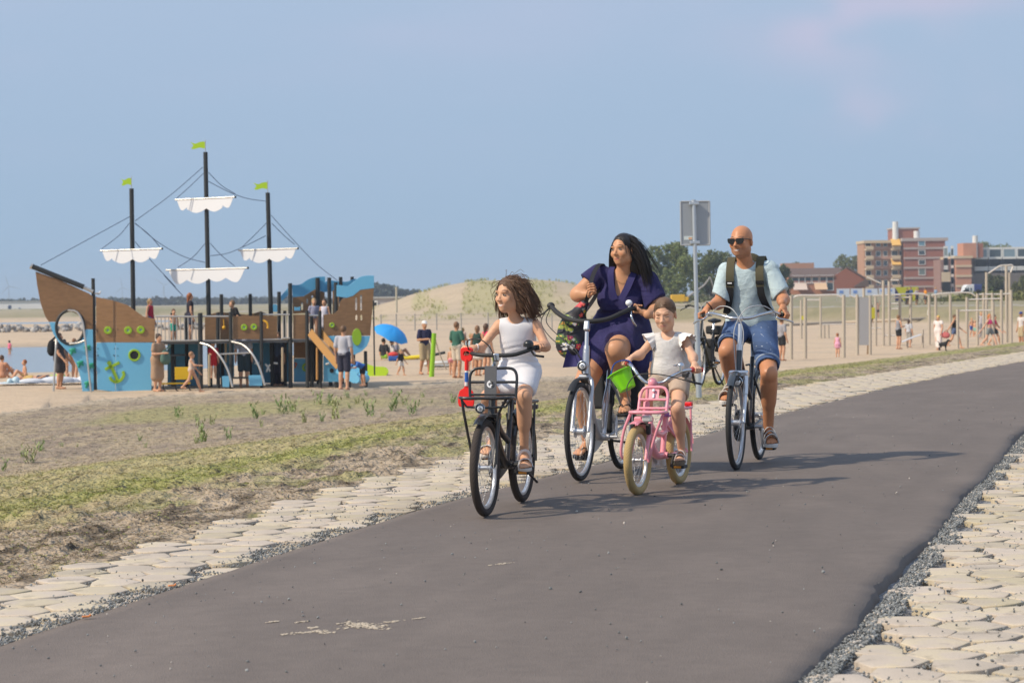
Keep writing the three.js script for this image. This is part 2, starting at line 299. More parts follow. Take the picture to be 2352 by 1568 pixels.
// ---------- gravel bed, hexagonal pavers and loose gravel on both sides ----------
const gravelMap = texture(512, (u, v) => { const k = 0.25 + 0.75 * tileNoise(u, v, 110, 71) * (0.5 + 0.6 * tileNoise(u, v, 60, 73)); return [k, k * 1.0, k * 1.02]; });
const gravelMat = new THREE.MeshStandardMaterial({ map: gravelMap, bumpMap: texture(512, (u, v) => tileNoise(u, v, 110, 71)), bumpScale: 0.012, color: col(0.46, 0.45, 0.44), roughness: 0.95 });
const paverMap = texture(512, (u, v) => { const n = tileFbm(u, v, 4, 5, 81), f = tileNoise(u, v, 190, 84), s = tileFbm(u, v, 9, 4, 88); const k = 0.9 + 0.28 * (n - 0.5) + 0.14 * (f - 0.5) - 0.2 * sstep(0.6, 0.72, s); return [k, k * 0.985, k * (0.95 - 0.1 * sstep(0.5, 0.7, n))]; });
const paverMats = [[0.58, 0.495, 0.41], [0.54, 0.465, 0.385], [0.60, 0.515, 0.435], [0.50, 0.43, 0.335]].map(c => new THREE.MeshStandardMaterial({ map: paverMap, bumpMap: paverMap, bumpScale: 0.004, color: col(...c), roughness: 0.9 }));
const HR = 0.156;
const paverGeos = Array.from({ length: 12 }, (_, v) => { // irregular hexagon with a low crown and rounded shoulders
  const r = rng(500 + v), pts = [], c1 = r() * 6 | 0, c2 = (c1 + 2 + (r() * 3 | 0)) % 6; for (let i = 0; i < 6; i++) { const a = i * Math.PI / 3; const q = HR * (1.0 - 0.05 * r() - (i === c1 ? 0.16 + 0.26 * r() : i === c2 ? 0.26 * r() : 0)); pts.push([Math.cos(a + (r() - 0.5) * 0.10) * q, Math.sin(a + (r() - 0.5) * 0.10) * q]); }
  const pos = [0, 0.002 + r() * 0.002, 0], uvs = [], idx = [], ox = r(), oy = r();
  for (const [k, y] of [[0.62, 0.0015], [0.955, 0.0], [1, -0.005], [1.0, -0.09]]) for (const p of pts) pos.push(p[0] * k, y, p[1] * k);
  for (let i = 0; i < 6; i++) { const n = (i + 1) % 6; idx.push(0, 1 + n, 1 + i); for (let k = 0; k < 3; k++) { const a = 1 + k * 6 + i, b = 1 + k * 6 + n; idx.push(a, b, b + 6, a, b + 6, a + 6); } }
  for (let i = 0; i < pos.length; i += 3) uvs.push(pos[i] * 1.3 + ox, pos[i + 2] * 1.3 + oy);
  const g = new THREE.BufferGeometry(); g.setAttribute('position', new THREE.Float32BufferAttribute(pos, 3)); g.setAttribute('uv', new THREE.Float32BufferAttribute(uvs, 2)); g.setIndex(idx); g.computeVertexNormals(); return g;
});
const stones = []; // [x, y, z, size]
function stripSheet(name, lo, hi, ds, y) {
  const pos = [], uv = [], idx = []; ds.forEach(D => [lo(D), hi(D)].forEach(x => { pos.push(x, y, -D); uv.push(x, D); })); for (let i = 0; i + 1 < ds.length; i++) { const a = i * 2; idx.push(a, a + 1, a + 3, a, a + 3, a + 2); }
  const g = new THREE.BufferGeometry(); g.setAttribute('position', new THREE.Float32BufferAttribute(pos, 3)); g.setAttribute('uv', new THREE.Float32BufferAttribute(uv, 2)); g.setIndex(idx); g.computeVertexNormals();
  const m = new THREE.Mesh(g, gravelMat); m.name = numbered(name); m.receiveShadow = true; scene.add(m); return tag(m, null, null, null, 'structure');
}
function pave(seed, lo, hi, d0, d1, drop, most, bedLo, bedHi) {
  const bed = stripSheet('paved_strip', bedLo, bedHi, [...geo(d0 - 1, d1 + 1, 1.02)], -0.04 - drop); const r = rng(seed), list = [];
  for (let i = -60; i < 200; i++) for (let j = 0; j < 260; j++) {
    const x = -8 + i * 1.5 * HR, D = d0 + (j + (i & 1) * 0.5) * Math.sqrt(3) * HR; if (D > d1) break;
    if (x < lo(D) || x > hi(D)) continue; list.push([x + (r() - 0.5) * 0.012, D + (r() - 0.5) * 0.012, (r() - 0.5) * 0.006, r() * 12 | 0, Math.pow(r(), 1.4) * 4 | 0, (r() - 0.5) * 0.018, (r() - 0.5) * 0.018, (r() - 0.5) * 0.09 + (r() * 6 | 0) * Math.PI / 3]);
  }
  const inView = ([x, D]) => Math.abs(x) < 0.236 * D + 0.2 && D > 6.9; const score = (p) => (inView(p) ? 0 : 1000) + p[1]; list.sort((a, b) => score(a) - score(b));
  const rest = [];
  list.forEach((p, k) => {
    const y = -0.006 - drop + p[2] - (p[0] < pathR(p[1]) && p[0] > pathL(p[1]) - 0.13 ? 0.022 : 0); const M = new THREE.Matrix4().compose(V(p[0], y, -p[1]), new THREE.Quaternion().setFromEuler(new THREE.Euler(p[5], p[7], p[6])), V(1, 1, 1));
    if (k < most && inView(p)) { const m = new THREE.Mesh(paverGeos[p[3]], paverMats[p[4]]); m.name = 'paver'; m.castShadow = m.receiveShadow = true; m.applyMatrix4(M); bed.add(m); }
    else rest.push(paverGeos[p[3]].clone().applyMatrix4(M));
    // gravel in the joints and strewn over the block
    const near = p[1] < 26; if (near) for (let s = 0; s < (p[1] < 14 ? 46 : 26); s++) { const a = r() * 6.283, hex = 0.866 * HR / Math.cos(((a + Math.PI / 6) % (Math.PI / 3)) - Math.PI / 6), q = hex * (0.9 + 0.2 * r()); stones.push([p[0] + Math.cos(a) * q, -0.022 - drop + r() * 0.008, -p[1] + Math.sin(a) * q, 0.003 + 0.0045 * r()]); }
    const loose = fbm(p[0] * 1.7, p[1] * 1.1, 3) > 0.5 ? 6 : 1; if (near) for (let s = 0; s < loose; s++) stones.push([p[0] + (r() - 0.5) * 0.24, y + 0.008, -p[1] + (r() - 0.5) * 0.24, 0.0035 + 0.0045 * r() * r()]);
  });
  if (rest.length) { const m = part('far_pavers', rest, paverMats[1], bed); m.userData.kind = 'stuff'; }
  return bed;
}
const leftPave = pave(11, D => paveL(D) + 0.10, D => pathL(D) + 0.06, 7.2, 60, 0, 300, D => paveL(D) - 0.06, D => pathL(D) + 0.06);
const rightPave = pave(12, D => pathR(D) + 0.17, D => Math.max(pathR(D) + 1.0, 0.3 * D + 0.9), 5.6, 27, 0.022, 300, D => pathR(D) - 0.06, D => Math.max(pathR(D) + 1.2, 0.3 * D + 1.2));
{ // gravel that gathers along both asphalt edges, grains on the path
  const r = rng(77);
  for (let k = 0; k < 16000; k++) { const D = 7 * Math.pow(24 / 7, r()); const w = 0.03 + 0.16 * fbm(D * 1.6, 2, 3); stones.push([pathR(D) + 0.01 + w * Math.pow(r(), 0.8) + 0.02, -0.045 + 0.02 * r(), -D, 0.003 + 0.0048 * r()]); }
  for (let k = 0; k < 5200; k++) { const D = 8 * Math.pow(24 / 8, r()); if (fbm(D * 1.3, 8, 3) < 0.42 + 0.2 * r()) continue; stones.push([pathL(D) - 0.005 - 0.2 * Math.pow(r(), 1.6), -0.006 + 0.006 * r(), -D, 0.0025 + 0.0042 * r()]); }
  for (let k = 0; k < 700; k++) { const D = 7.2 * Math.pow(30 / 7.2, r()), t = r() < 0.4 ? Math.pow(r(), 3) * 0.5 : r(); stones.push([lerp(pathL(D), pathR(D), t), 0.012, -D, 0.0025 + 0.004 * r() * r() * (1 + t)]); }
  const g = new THREE.IcosahedronGeometry(1, 0), im = new THREE.InstancedMesh(g, mat(1, 1, 1, 0.9), stones.length), q = new THREE.Quaternion(), e = new THREE.Euler(), m = new THREE.Matrix4(), c = new THREE.Color();
  stones.forEach((s, i) => { e.set(r() * 6, r() * 6, r() * 6); m.compose(V(s[0], s[1], s[2]), q.setFromEuler(e), V(s[3] * (0.8 + 0.6 * r()), s[3] * (0.6 + 0.3 * r()), s[3] * (0.8 + 0.6 * r()))); im.setMatrixAt(i, m); const k = 0.10 + 0.22 * r(); c.setRGB(k * 0.97, k * 1.0, k * 0.98); if (r() < 0.08) c.setRGB(0.5, 0.45, 0.39); im.setColorAt(i, c); });
  im.name = 'gravel'; im.castShadow = im.receiveShadow = true; scene.add(im); tag(im, 'loose grey gravel between the pale pavers and along the asphalt edges', 'gravel', null, 'stuff');
}
{ // spilled sand on the asphalt: thin drifts of grains
  const r = rng(99), list = []; const spot = (px, py, n, sx, sy) => { const p0 = onPlane(px, py, V(0, 0.01, 0), V(0, 1, 0)); const q0 = onPlane(px + 30, py - 4, V(0, 0.01, 0), V(0, 1, 0)), dir = q0.sub(p0).normalize(), side = V(dir.z, 0, -dir.x); for (let k = 0; k < n; k++) { const a = (r() + r() + r() - 1.5) / 1.5, b = (r() + r() + r() - 1.5) / 1.5; const p = p0.clone().addScaledVector(dir, a * sx).addScaledVector(side, b * sy); list.push([p.x, 0.0095 + r() * 0.002, p.z]); } };
  spot(838, 1436, 130, 0.085, 0.2); spot(800, 1440, 14, 0.2, 0.06); spot(735, 1450, 36, 0.06, 0.10); spot(690, 1453, 14, 0.06, 0.05); spot(660, 1456, 9, 0.05, 0.03); spot(632, 1427, 18, 0.06, 0.012); spot(690, 1428, 16, 0.05, 0.012); spot(960, 1420, 14, 0.06, 0.01); spot(905, 1427, 24, 0.1, 0.02); spot(720, 1441, 10, 0.03, 0.02); spot(2085, 872, 110, 0.35, 0.05); spot(1150, 1295, 22, 0.14, 0.02);
  const im = new THREE.InstancedMesh(new THREE.IcosahedronGeometry(1, 0), mat(0.50, 0.42, 0.32, 0.95), list.length), m = new THREE.Matrix4(), q = new THREE.Quaternion();
  list.forEach((p, i) => { const s = 0.0025 + 0.004 * r(); q.setFromEuler(new THREE.Euler(0, r() * 6, 0)); im.setMatrixAt(i, m.compose(V(...p), q, V(s * 1.6, s * 0.35, s * 1.6))); }); im.name = 'sand_drift'; im.castShadow = im.receiveShadow = true; scene.add(im); tag(im, 'thin pale drifts of sand spilled across the asphalt cycle path', 'sand', null, 'stuff');
}
// ---------- rounded solids: distance fields joined smoothly and turned into meshes ----------
const roundCone = (a, b, ra, rb = ra) => { a = vec(a); b = vec(b); const ex = b.x - a.x, ey = b.y - a.y, ez = b.z - a.z, l = ex * ex + ey * ey + ez * ez + 1e-9; const m = Math.max(ra, rb); return { lo: [Math.min(a.x, b.x) - m, Math.min(a.y, b.y) - m, Math.min(a.z, b.z) - m], hi: [Math.max(a.x, b.x) + m, Math.max(a.y, b.y) + m, Math.max(a.z, b.z) + m], d: (x, y, z) => { const px = x - a.x, py = y - a.y, pz = z - a.z, t = clamp((px * ex + py * ey + pz * ez) / l); return Math.hypot(px - ex * t, py - ey * t, pz - ez * t) - (ra + (rb - ra) * t); } }; };
const ellip = (c, r, q = null) => { c = vec(c); const m = Math.max(...r), qi = q ? q.clone().invert() : null, v = V(0, 0, 0); return { lo: [c.x - m, c.y - m, c.z - m], hi: [c.x + m, c.y + m, c.z + m], d: (x, y, z) => { v.set(x - c.x, y - c.y, z - c.z); if (qi) v.applyQuaternion(qi); const k0 = Math.hypot(v.x / r[0], v.y / r[1], v.z / r[2]), k1 = Math.hypot(v.x / r[0] ** 2, v.y / r[1] ** 2, v.z / r[2] ** 2); return k1 < 1e-6 ? -Math.min(...r) : k0 * (k0 - 1) / k1; } }; };
const half = (p, n) => { p = vec(p); n = vec(n).normalize(); return { d: (x, y, z) => (x - p.x) * n.x + (y - p.y) * n.y + (z - p.z) * n.z }; }; // keeps the side the normal points away from
const uni = (p, k = 0.02) => ['u', p, k], sub = (p, k = 0.01) => ['s', p, k], cut = (p, k = 0) => ['i', p, k];
function solid(ops, cell, wobble = null) {
  const lo = [1e9, 1e9, 1e9], hi = [-1e9, -1e9, -1e9];
  for (const [o, p] of ops) if (o === 'u') for (let i = 0; i < 3; i++) { lo[i] = Math.min(lo[i], p.lo[i]); hi[i] = Math.max(hi[i], p.hi[i]); }
  for (let i = 0; i < 3; i++) { lo[i] -= cell * 3; hi[i] += cell * 3; }
  const n = lo.map((l, i) => Math.ceil((hi[i] - l) / cell) + 1), [nx, ny, nz] = n, F = new Float32Array(nx * ny * nz).fill(0.2);
  for (const [o, p, k] of ops) {
    const mg = k + cell * 3, a = [0, 0, 0], b = n.map(q => q - 1);
    if (p.lo) for (let i = 0; i < 3; i++) { a[i] = Math.max(0, Math.floor((p.lo[i] - mg - lo[i]) / cell)); b[i] = Math.min(n[i] - 1, Math.ceil((p.hi[i] + mg - lo[i]) / cell)); }
    for (let z = a[2]; z <= b[2]; z++) for (let y = a[1]; y <= b[1]; y++) for (let x = a[0], i = x + nx * (y + ny * z); x <= b[0]; x++, i++) {
      const d = p.d(lo[0] + x * cell, lo[1] + y * cell, lo[2] + z * cell), f = F[i];
      if (o === 'u') { const h = Math.max(k - Math.abs(f - d), 0) / (k || 1); F[i] = Math.min(f, d) - h * h * k * 0.25; }
      else { const e = o === 's' ? -d : d, h = Math.max(k - Math.abs(f - e), 0) / (k || 1); F[i] = Math.max(f, e) + h * h * k * 0.25; }
    }
  }
  if (wobble) for (let z = 0, i = 0; z < nz; z++) for (let y = 0; y < ny; y++) for (let x = 0; x < nx; x++, i++) if (Math.abs(F[i]) < cell * 4) F[i] += wobble(lo[0] + x * cell, lo[1] + y * cell, lo[2] + z * cell);
  const id = new Int32Array(nx * ny * nz).fill(-1), pos = [], idx = [], sy = nx, sz = nx * ny, C = [0, 1, sy, sy + 1, sz, sz + 1, sz + sy, sz + sy + 1];
  const E = [[0, 1], [2, 3], [4, 5], [6, 7], [0, 2], [1, 3], [4, 6], [5, 7], [0, 4], [1, 5], [2, 6], [3, 7]];
  for (let z = 0; z < nz - 1; z++) for (let y = 0; y < ny - 1; y++) for (let x = 0; x < nx - 1; x++) {
    const i = x + sy * y + sz * z; let mask = 0; for (let c = 0; c < 8; c++) if (F[i + C[c]] < 0) mask |= 1 << c; if (mask === 0 || mask === 255) continue;
    let px = 0, py = 0, pz = 0, m = 0; for (const [a, b] of E) if ((mask >> a & 1) !== (mask >> b & 1)) { const fa = F[i + C[a]], t = fa / (fa - F[i + C[b]]); px += (a & 1) + t * ((b & 1) - (a & 1)); py += (a >> 1 & 1) + t * ((b >> 1 & 1) - (a >> 1 & 1)); pz += (a >> 2) + t * ((b >> 2) - (a >> 2)); m++; }
    id[i] = pos.length / 3; pos.push(lo[0] + (x + px / m) * cell, lo[1] + (y + py / m) * cell, lo[2] + (z + pz / m) * cell);
  }
  for (let z = 1; z < nz - 1; z++) for (let y = 1; y < ny - 1; y++) for (let x = 1; x < nx - 1; x++) {
    const i = x + sy * y + sz * z, s = F[i] < 0;
    for (const [st, u, v] of [[1, sy, sz], [sy, sz, 1], [sz, 1, sy]]) if (s !== F[i + st] < 0) { const a = id[i - u - v], b = id[i - v], c = id[i], d = id[i - u]; if (s) idx.push(a, b, c, a, c, d); else idx.push(a, c, b, a, d, c); }
  }
  const g = new THREE.BufferGeometry(); g.setAttribute('position', new THREE.Float32BufferAttribute(pos, 3)); g.setIndex(idx); g.computeVertexNormals();
  const uv = new Float32Array(pos.length / 3 * 2); for (let i = 0; i < pos.length / 3; i++) { uv[i * 2] = pos[i * 3] + pos[i * 3 + 2] * 0.7; uv[i * 2 + 1] = pos[i * 3 + 1]; } g.setAttribute('uv', new THREE.BufferAttribute(uv, 2));
  return g;
}
const basis = (x, y, z) => new THREE.Matrix4().makeBasis(x, y, z);
const frameAt = (o, zdir, up = V(0, 1, 0)) => { const z = vec(zdir).normalize(), x = up.clone().cross(z).normalize(), y = z.clone().cross(x); return basis(x, y, z).setPosition(vec(o)); };
function strap(pts, w, t, side, n = 0) { // a flat band along a curve; side: its width direction
  const c = new THREE.CatmullRomCurve3(pts.map(vec), false, 'centripetal'), N = n || pts.length * 5, s = vec(side).normalize(), pos = [], idx = [];
  for (let i = 0; i <= N; i++) { const p = c.getPoint(i / N), d = c.getTangent(i / N), b = s.clone().addScaledVector(d, -s.dot(d)).normalize(), m = d.clone().cross(b); for (const [u, v] of [[-1, -1], [1, -1], [1, 1], [-1, 1]]) pos.push(...p.clone().addScaledVector(b, u * w / 2).addScaledVector(m, v * t / 2).toArray()); }
  for (let i = 0; i < N; i++) for (let k = 0; k < 4; k++) { const a = i * 4 + k, b = i * 4 + (k + 1) % 4; idx.push(a, b, b + 4, a, b + 4, a + 4); } idx.push(0, 2, 1, 0, 3, 2); const e = N * 4; idx.push(e, e + 1, e + 2, e, e + 2, e + 3);
  const g = new THREE.BufferGeometry(); g.setAttribute('position', new THREE.Float32BufferAttribute(pos, 3)); g.setIndex(idx); return toCreasedNormals(g, 0.7);
}
// ---------- heads: x to the side, y up, z out of the face; about 0.23 m tall ----------
function headGeo(skin, { jaw = 1, cheek = 1, lips = [0.45, 0.16, 0.14], brow = null, teeth = 0, cell = 0.0036, smile = 0, child = 0, stubble = null, neckTo = [0, -0.19, -0.05], neckR = 0.05 } = {}) {
  const ops = [uni(ellip([0, 0.036, -0.014], [0.074, 0.086, 0.096]), 0), uni(ellip([0, -0.018, 0.022], [0.060, 0.082, 0.070]), 0.025), uni(ellip([0, -0.086, 0.050], [0.026 * jaw, 0.020, 0.026]), 0.035)];
  for (const s of [-1, 1]) ops.push(uni(ellip([s * 0.046 * jaw, -0.056, 0.006], [0.022, 0.03, 0.03]), 0.035), uni(ellip([s * 0.042, -0.022, 0.062], [0.020 * cheek, 0.02 * cheek, 0.018]), 0.022), uni(ellip([s * 0.026, 0.030, 0.078], [0.026, 0.009, 0.014]), 0.014));
  ops.push(uni(roundCone([0, 0.014, 0.084], [0, -0.024, 0.107 - 0.006 * child], 0.007, 0.0115), 0.010));
  for (const s of [-1, 1]) ops.push(uni(ellip([s * 0.011, -0.028, 0.096], [0.008, 0.007, 0.010]), 0.006), sub(ellip([s * 0.0315, 0.009, 0.101], [0.019, 0.0115, 0.016]), 0.012));
  ops.push(uni(roundCone(neckTo, [0, -0.055, -0.016], neckR * 1.04, neckR), 0.03));
  for (const s of [-1, 1]) ops.push(uni(ellip([s * 0.0765, 0.0, -0.012], [0.010, 0.033, 0.020], new THREE.Quaternion().setFromEuler(new THREE.Euler(0.15, s * 0.45, 0))), 0.006), sub(ellip([s * 0.088, 0.004, -0.006], [0.008, 0.018, 0.010]), 0.004));
  ops.push(uni(ellip([0, -0.060, 0.068], [0.028, 0.017, 0.018]), 0.012), sub(roundCone([-0.022, -0.060 + smile * 0.005, 0.084], [0, -0.0605, 0.0892], 0.0018), 0.003), sub(roundCone([0.022, -0.060 + smile * 0.005, 0.084], [0, -0.0605, 0.0892], 0.0018), 0.003));
  const g = solid(ops, cell);
  return paint(g, (x, y, z) => {
    let c = skin.slice(); const mixc = (k, t) => { for (let i = 0; i < 3; i++) c[i] = lerp(c[i], k[i], clamp(t)); };
    if (z > 0.06) {
      const ly = y - (-0.0605 + smile * 9 * x * x), lm = 0.55 + 0.45 * clamp(-ly / 0.004 + 0.5); mixc(lips, 0.8 * lm * sstep(1.15, 0.7, Math.hypot(x / (0.025 + smile * 0.004), ly / 0.0088))); if (teeth) mixc([0.78, 0.75, 0.70], sstep(1.1, 0.7, Math.hypot(x / 0.021, ly / 0.0042))); else mixc([lips[0] * 0.35, lips[1] * 0.3, lips[2] * 0.3], 0.7 * sstep(1.1, 0.6, Math.hypot(x / 0.023, ly / 0.0022)));
      if (brow) { const bx = Math.abs(x) - 0.033, by = y - (0.0345 + 0.004 * (1 - (bx / 0.018) ** 2)); mixc(brow, 0.9 * sstep(1.15, 0.7, Math.hypot(bx / 0.019, by / 0.0048))); }
      mixc([skin[0] * 1.02, skin[1] * 0.78, skin[2] * 0.74], 0.45 * sstep(1, 0.2, Math.hypot((Math.abs(x) - 0.04) / 0.022, (y + 0.026) / 0.02)));
    }
    if (stubble && y < -0.03 && z > -0.02) mixc(stubble, 0.32 * sstep(-0.03, -0.05, y) * (0.7 + 0.6 * vnoise(x * 400, y * 400, z * 400)));
    return c;
  });
}
const eyeWhite = mat(0.72, 0.68, 0.64, 0.25), lashMat = mat(0.02, 0.014, 0.012, 0.6), irisMat = mat(0.06, 0.035, 0.02, 0.2);
function eyesOn(parent, M, { open = 1, look = 0 } = {}) {
  for (const s of [-1, 1]) {
    const x = s * 0.0315;
    if (open > 0.3) { part('eye', T(ball(0.0125, 0, 0, 0, [1.12, 0.5 * open, 0.7]), x, 0.0075, 0.0805).applyMatrix4(M), eyeWhite, parent); part('iris', T(ball(0.006, 0, 0, 0, [1.1, 0.82 * open, 0.5]), x + look * 0.004, 0.008, 0.0875).applyMatrix4(M), irisMat, parent); }
    const y1 = open > 0.3 ? 0.0125 : 0.006; part('eyelashes', tube([[x - 0.0155, y1 - 0.005, 0.080], [x, y1 + (open > 0.3 ? 0.002 : -0.004), 0.0895], [x + 0.0155, y1 - 0.005, 0.080]], 0.0019, 5).applyMatrix4(M), lashMat, parent);
  }
}
// locks of hair grown from the scalp: each a tapering strand
function locks(seed, count, { len = 0.2, lenVar = 0.4, r0 = 0.006, wind = [0, 0, 0], gravity = 0.35, curl = 0.2, spread = 0.25, hairline = 0.03, back = -0.4, part0 = 0, lie = 1.03, steps = 11, hug = 0 }) {
  const r = rng(seed), gs = [], C = V(0, 0.036, -0.014), R = V(0.077, 0.091, 0.099);
  for (let k = 0; k < count; k++) {
    let u, tries = 0; do { u = V(r() * 2 - 1, r() * 2 - 1, r() * 2 - 1); tries++; if (u.lengthSq() > 1 || u.lengthSq() < 0.01) { u = null; continue; } u.normalize(); const y = u.y * R.y + C.y, z = u.z * R.z + C.z; if ((z > 0.015 && y < hairline + 0.055 + 0.02 * Math.abs(u.x)) || y < back * 0.1) u = null; } while (!u && tries < 60); if (!u) continue;
    let p = u.clone().multiply(R).multiplyScalar(lie + r() * 0.02).add(C), d = V(u.x * 0.6 + (u.x > part0 ? 0.5 : -0.5), -0.1, -0.55).addScaledVector(u, 0.06).normalize(); const L = len * (1 - lenVar * r()), st = L / steps, ph = r() * 6.28, kq = spread * r(), pts = [p.clone()];
    for (let s = 0; s < steps; s++) {
      const t = s / steps; d.add(V(wind[0] * t, wind[1] * t - gravity, wind[2] * t)).add(V(Math.sin(ph + s * 1.3) * curl, Math.sin(ph * 1.7 + s * 1.7) * curl * 0.5, Math.cos(ph + s * 1.1) * curl)).normalize(); p = p.clone().addScaledVector(d, st);
      const q = p.clone().sub(C); const m = Math.hypot(q.x / R.x, q.y / R.y, q.z / R.z), want = 1.02 + kq * Math.min(1, t * t * 2.5); if (m < want || hug) p = q.multiplyScalar(want / m).add(C); const nk = Math.hypot(p.x, p.z + 0.03); if (p.y < -0.05 && nk < 0.066) { p.x *= 0.066 / nk; p.z = (p.z + 0.03) * 0.066 / nk - 0.03; }
      pts.push(p);
    }
    gs.push(lock(pts, r0 * (0.7 + 0.6 * r())));
  }
  return gs;
}
function lock(pts, r0) { // tapering strand with four sides
  const pos = [], idx = [], n = pts.length; for (let i = 0; i < n; i++) { const d = pts[Math.min(n - 1, i + 1)].clone().sub(pts[Math.max(0, i - 1)]).normalize(), a = V(d.y, -d.x, 0.01).normalize(), b = d.clone().cross(a), w = r0 * (i === n - 1 ? 0.08 : (1 - 0.6 * (i / n) ** 2) * (i === 0 ? 0.6 : 1)); for (let k = 0; k < 4; k++) { const c = Math.cos(k * 1.5708), s = Math.sin(k * 1.5708); pos.push(pts[i].x + (a.x * c + b.x * s) * w, pts[i].y + (a.y * c + b.y * s) * w, pts[i].z + (a.z * c + b.z * s) * w); } }
  for (let i = 0; i + 1 < n; i++) for (let k = 0; k < 4; k++) { const a = i * 4 + k, b = i * 4 + (k + 1) % 4; idx.push(a, b, b + 4, a, b + 4, a + 4); }
  const g = new THREE.BufferGeometry(); g.setAttribute('position', new THREE.Float32BufferAttribute(pos, 3)); g.setIndex(idx); g.computeVertexNormals(); return g;
}
// ---------- hand closed round a bar: bar along x, arm from behind (-z), fingers over the top ----------
function fistGeo(s = 1, side = 1, cell = 0.0032) {
  const o = []; const P = (x, y, z) => [x * s * side, y * s, z * s];
  o.push(uni(ellip(P(0, 0.019, -0.036), [0.041 * s, 0.0155 * s, 0.037 * s]), 0), uni(roundCone(P(0, 0.026, -0.092), P(0, 0.021, -0.05), 0.023 * s, 0.024 * s), 0.02));
  [[-0.031, 0.94, 0.0088], [-0.0105, 1.04, 0.0092], [0.0105, 1.0, 0.0088], [0.030, 0.86, 0.0078]].forEach(([x, l, r]) => { const k = [P(x, 0.023, -0.012), P(x * 1.03, 0.0285 * l, 0.0175 * l), P(x * 1.03, 0.006, 0.034 * l), P(x, -0.0205, 0.022 * l), P(x, -0.026, 0.003)]; for (let i = 0; i < 4; i++) o.push(uni(roundCone(k[i], k[i + 1], r * s * (1.08 - i * 0.06), r * s * (1.02 - i * 0.06)), i ? 0.002 : 0.006)); o.push(uni(ellip(k[0], [r * s * 1.15, r * s * 1.1, r * s * 1.15]), 0.004)); });
  const t = [P(-0.026, 0.012, -0.05), P(-0.046, -0.004, -0.028), P(-0.047, -0.022, -0.004), P(-0.034, -0.028, 0.018)]; [0.013, 0.0105, 0.0098].forEach((r, i) => o.push(uni(roundCone(t[i], t[i + 1], r * s, r * s * 0.92), 0.006)));
  return solid(o, cell);
}
// ---------- foot: x forwards, y up, sole at y = 0, ankle at (-0.035, 0.085) ----------
function footGeo(s = 1, side = 1, cell = 0.005) {
  const P = (x, y, z) => [x * s, y * s, z * s * side], o = [uni(ellip(P(-0.05, 0.03, 0), [0.036 * s, 0.03 * s, 0.03 * s]), 0), uni(roundCone(P(-0.035, 0.10, 0), P(-0.04, 0.04, 0), 0.034 * s, 0.034 * s), 0.02), uni(roundCone(P(-0.03, 0.05, 0), P(0.10, 0.022, 0.002), 0.036 * s, 0.022 * s), 0.02), uni(ellip(P(0.105, 0.02, 0.002), [0.045 * s, 0.018 * s, 0.042 * s]), 0.02)];
  [[0.165, -0.030, 0.0135], [0.168, -0.008, 0.0105], [0.158, 0.010, 0.0098], [0.146, 0.026, 0.0092], [0.130, 0.040, 0.0085]].forEach(([x, z, r]) => o.push(uni(roundCone(P(x - 0.04, 0.016, z * 0.9), P(x, 0.011, z), r * s * 1.05, r * s), 0.003)));
  return solid(o, cell);
}
function soleShape(s, side, len0 = -0.095, len1 = 0.19, w = 1) { return smooth2([[len0, 0], [-0.075, 0.034 * w], [0.02, 0.037 * w], [0.11, 0.052 * w], [len1 - 0.03, 0.044 * w], [len1, -0.012], [0.15, -0.044 * w], [0.05, -0.036 * w], [-0.06, -0.033 * w]].map(([x, z]) => [x * s, z * s * side]), 4, true); }
function soleGeo(s, side, thick, y = 0) { return T(plate(soleShape(s, side), thick, 0.003), 0, y - thick / 2, 0, -Math.PI / 2, 0, 0); }
// flat hand hanging down: fingers towards -y, palm facing z
function openHand(s = 1, side = 1, cell = 0.004) {
  const P = (x, y, z) => [x * s * side, y * s, z * s], o = [uni(roundCone(P(0, 0.02, 0), P(0, -0.03, 0.002), 0.022 * s, 0.024 * s), 0), uni(ellip(P(0, -0.045, 0.004), [0.038 * s, 0.042 * s, 0.015 * s]), 0.015)];
  [[-0.028, 0.085], [-0.0095, 0.095], [0.0095, 0.09], [0.027, 0.075]].forEach(([x, l]) => o.push(uni(roundCone(P(x, -0.08, 0.005), P(x * 1.1, -0.08 - l * 0.55, 0.014), 0.009 * s, 0.0085 * s), 0.003), uni(roundCone(P(x * 1.1, -0.08 - l * 0.55, 0.014), P(x * 1.12, -0.08 - l, 0.03), 0.0085 * s, 0.0075 * s), 0.003)));
  o.push(uni(roundCone(P(-0.03, -0.03, 0.008), P(-0.052, -0.065, 0.02), 0.012 * s, 0.010 * s), 0.006), uni(roundCone(P(-0.052, -0.065, 0.02), P(-0.055, -0.095, 0.028), 0.010 * s, 0.0085 * s), 0.003)); return solid(o, cell);
}
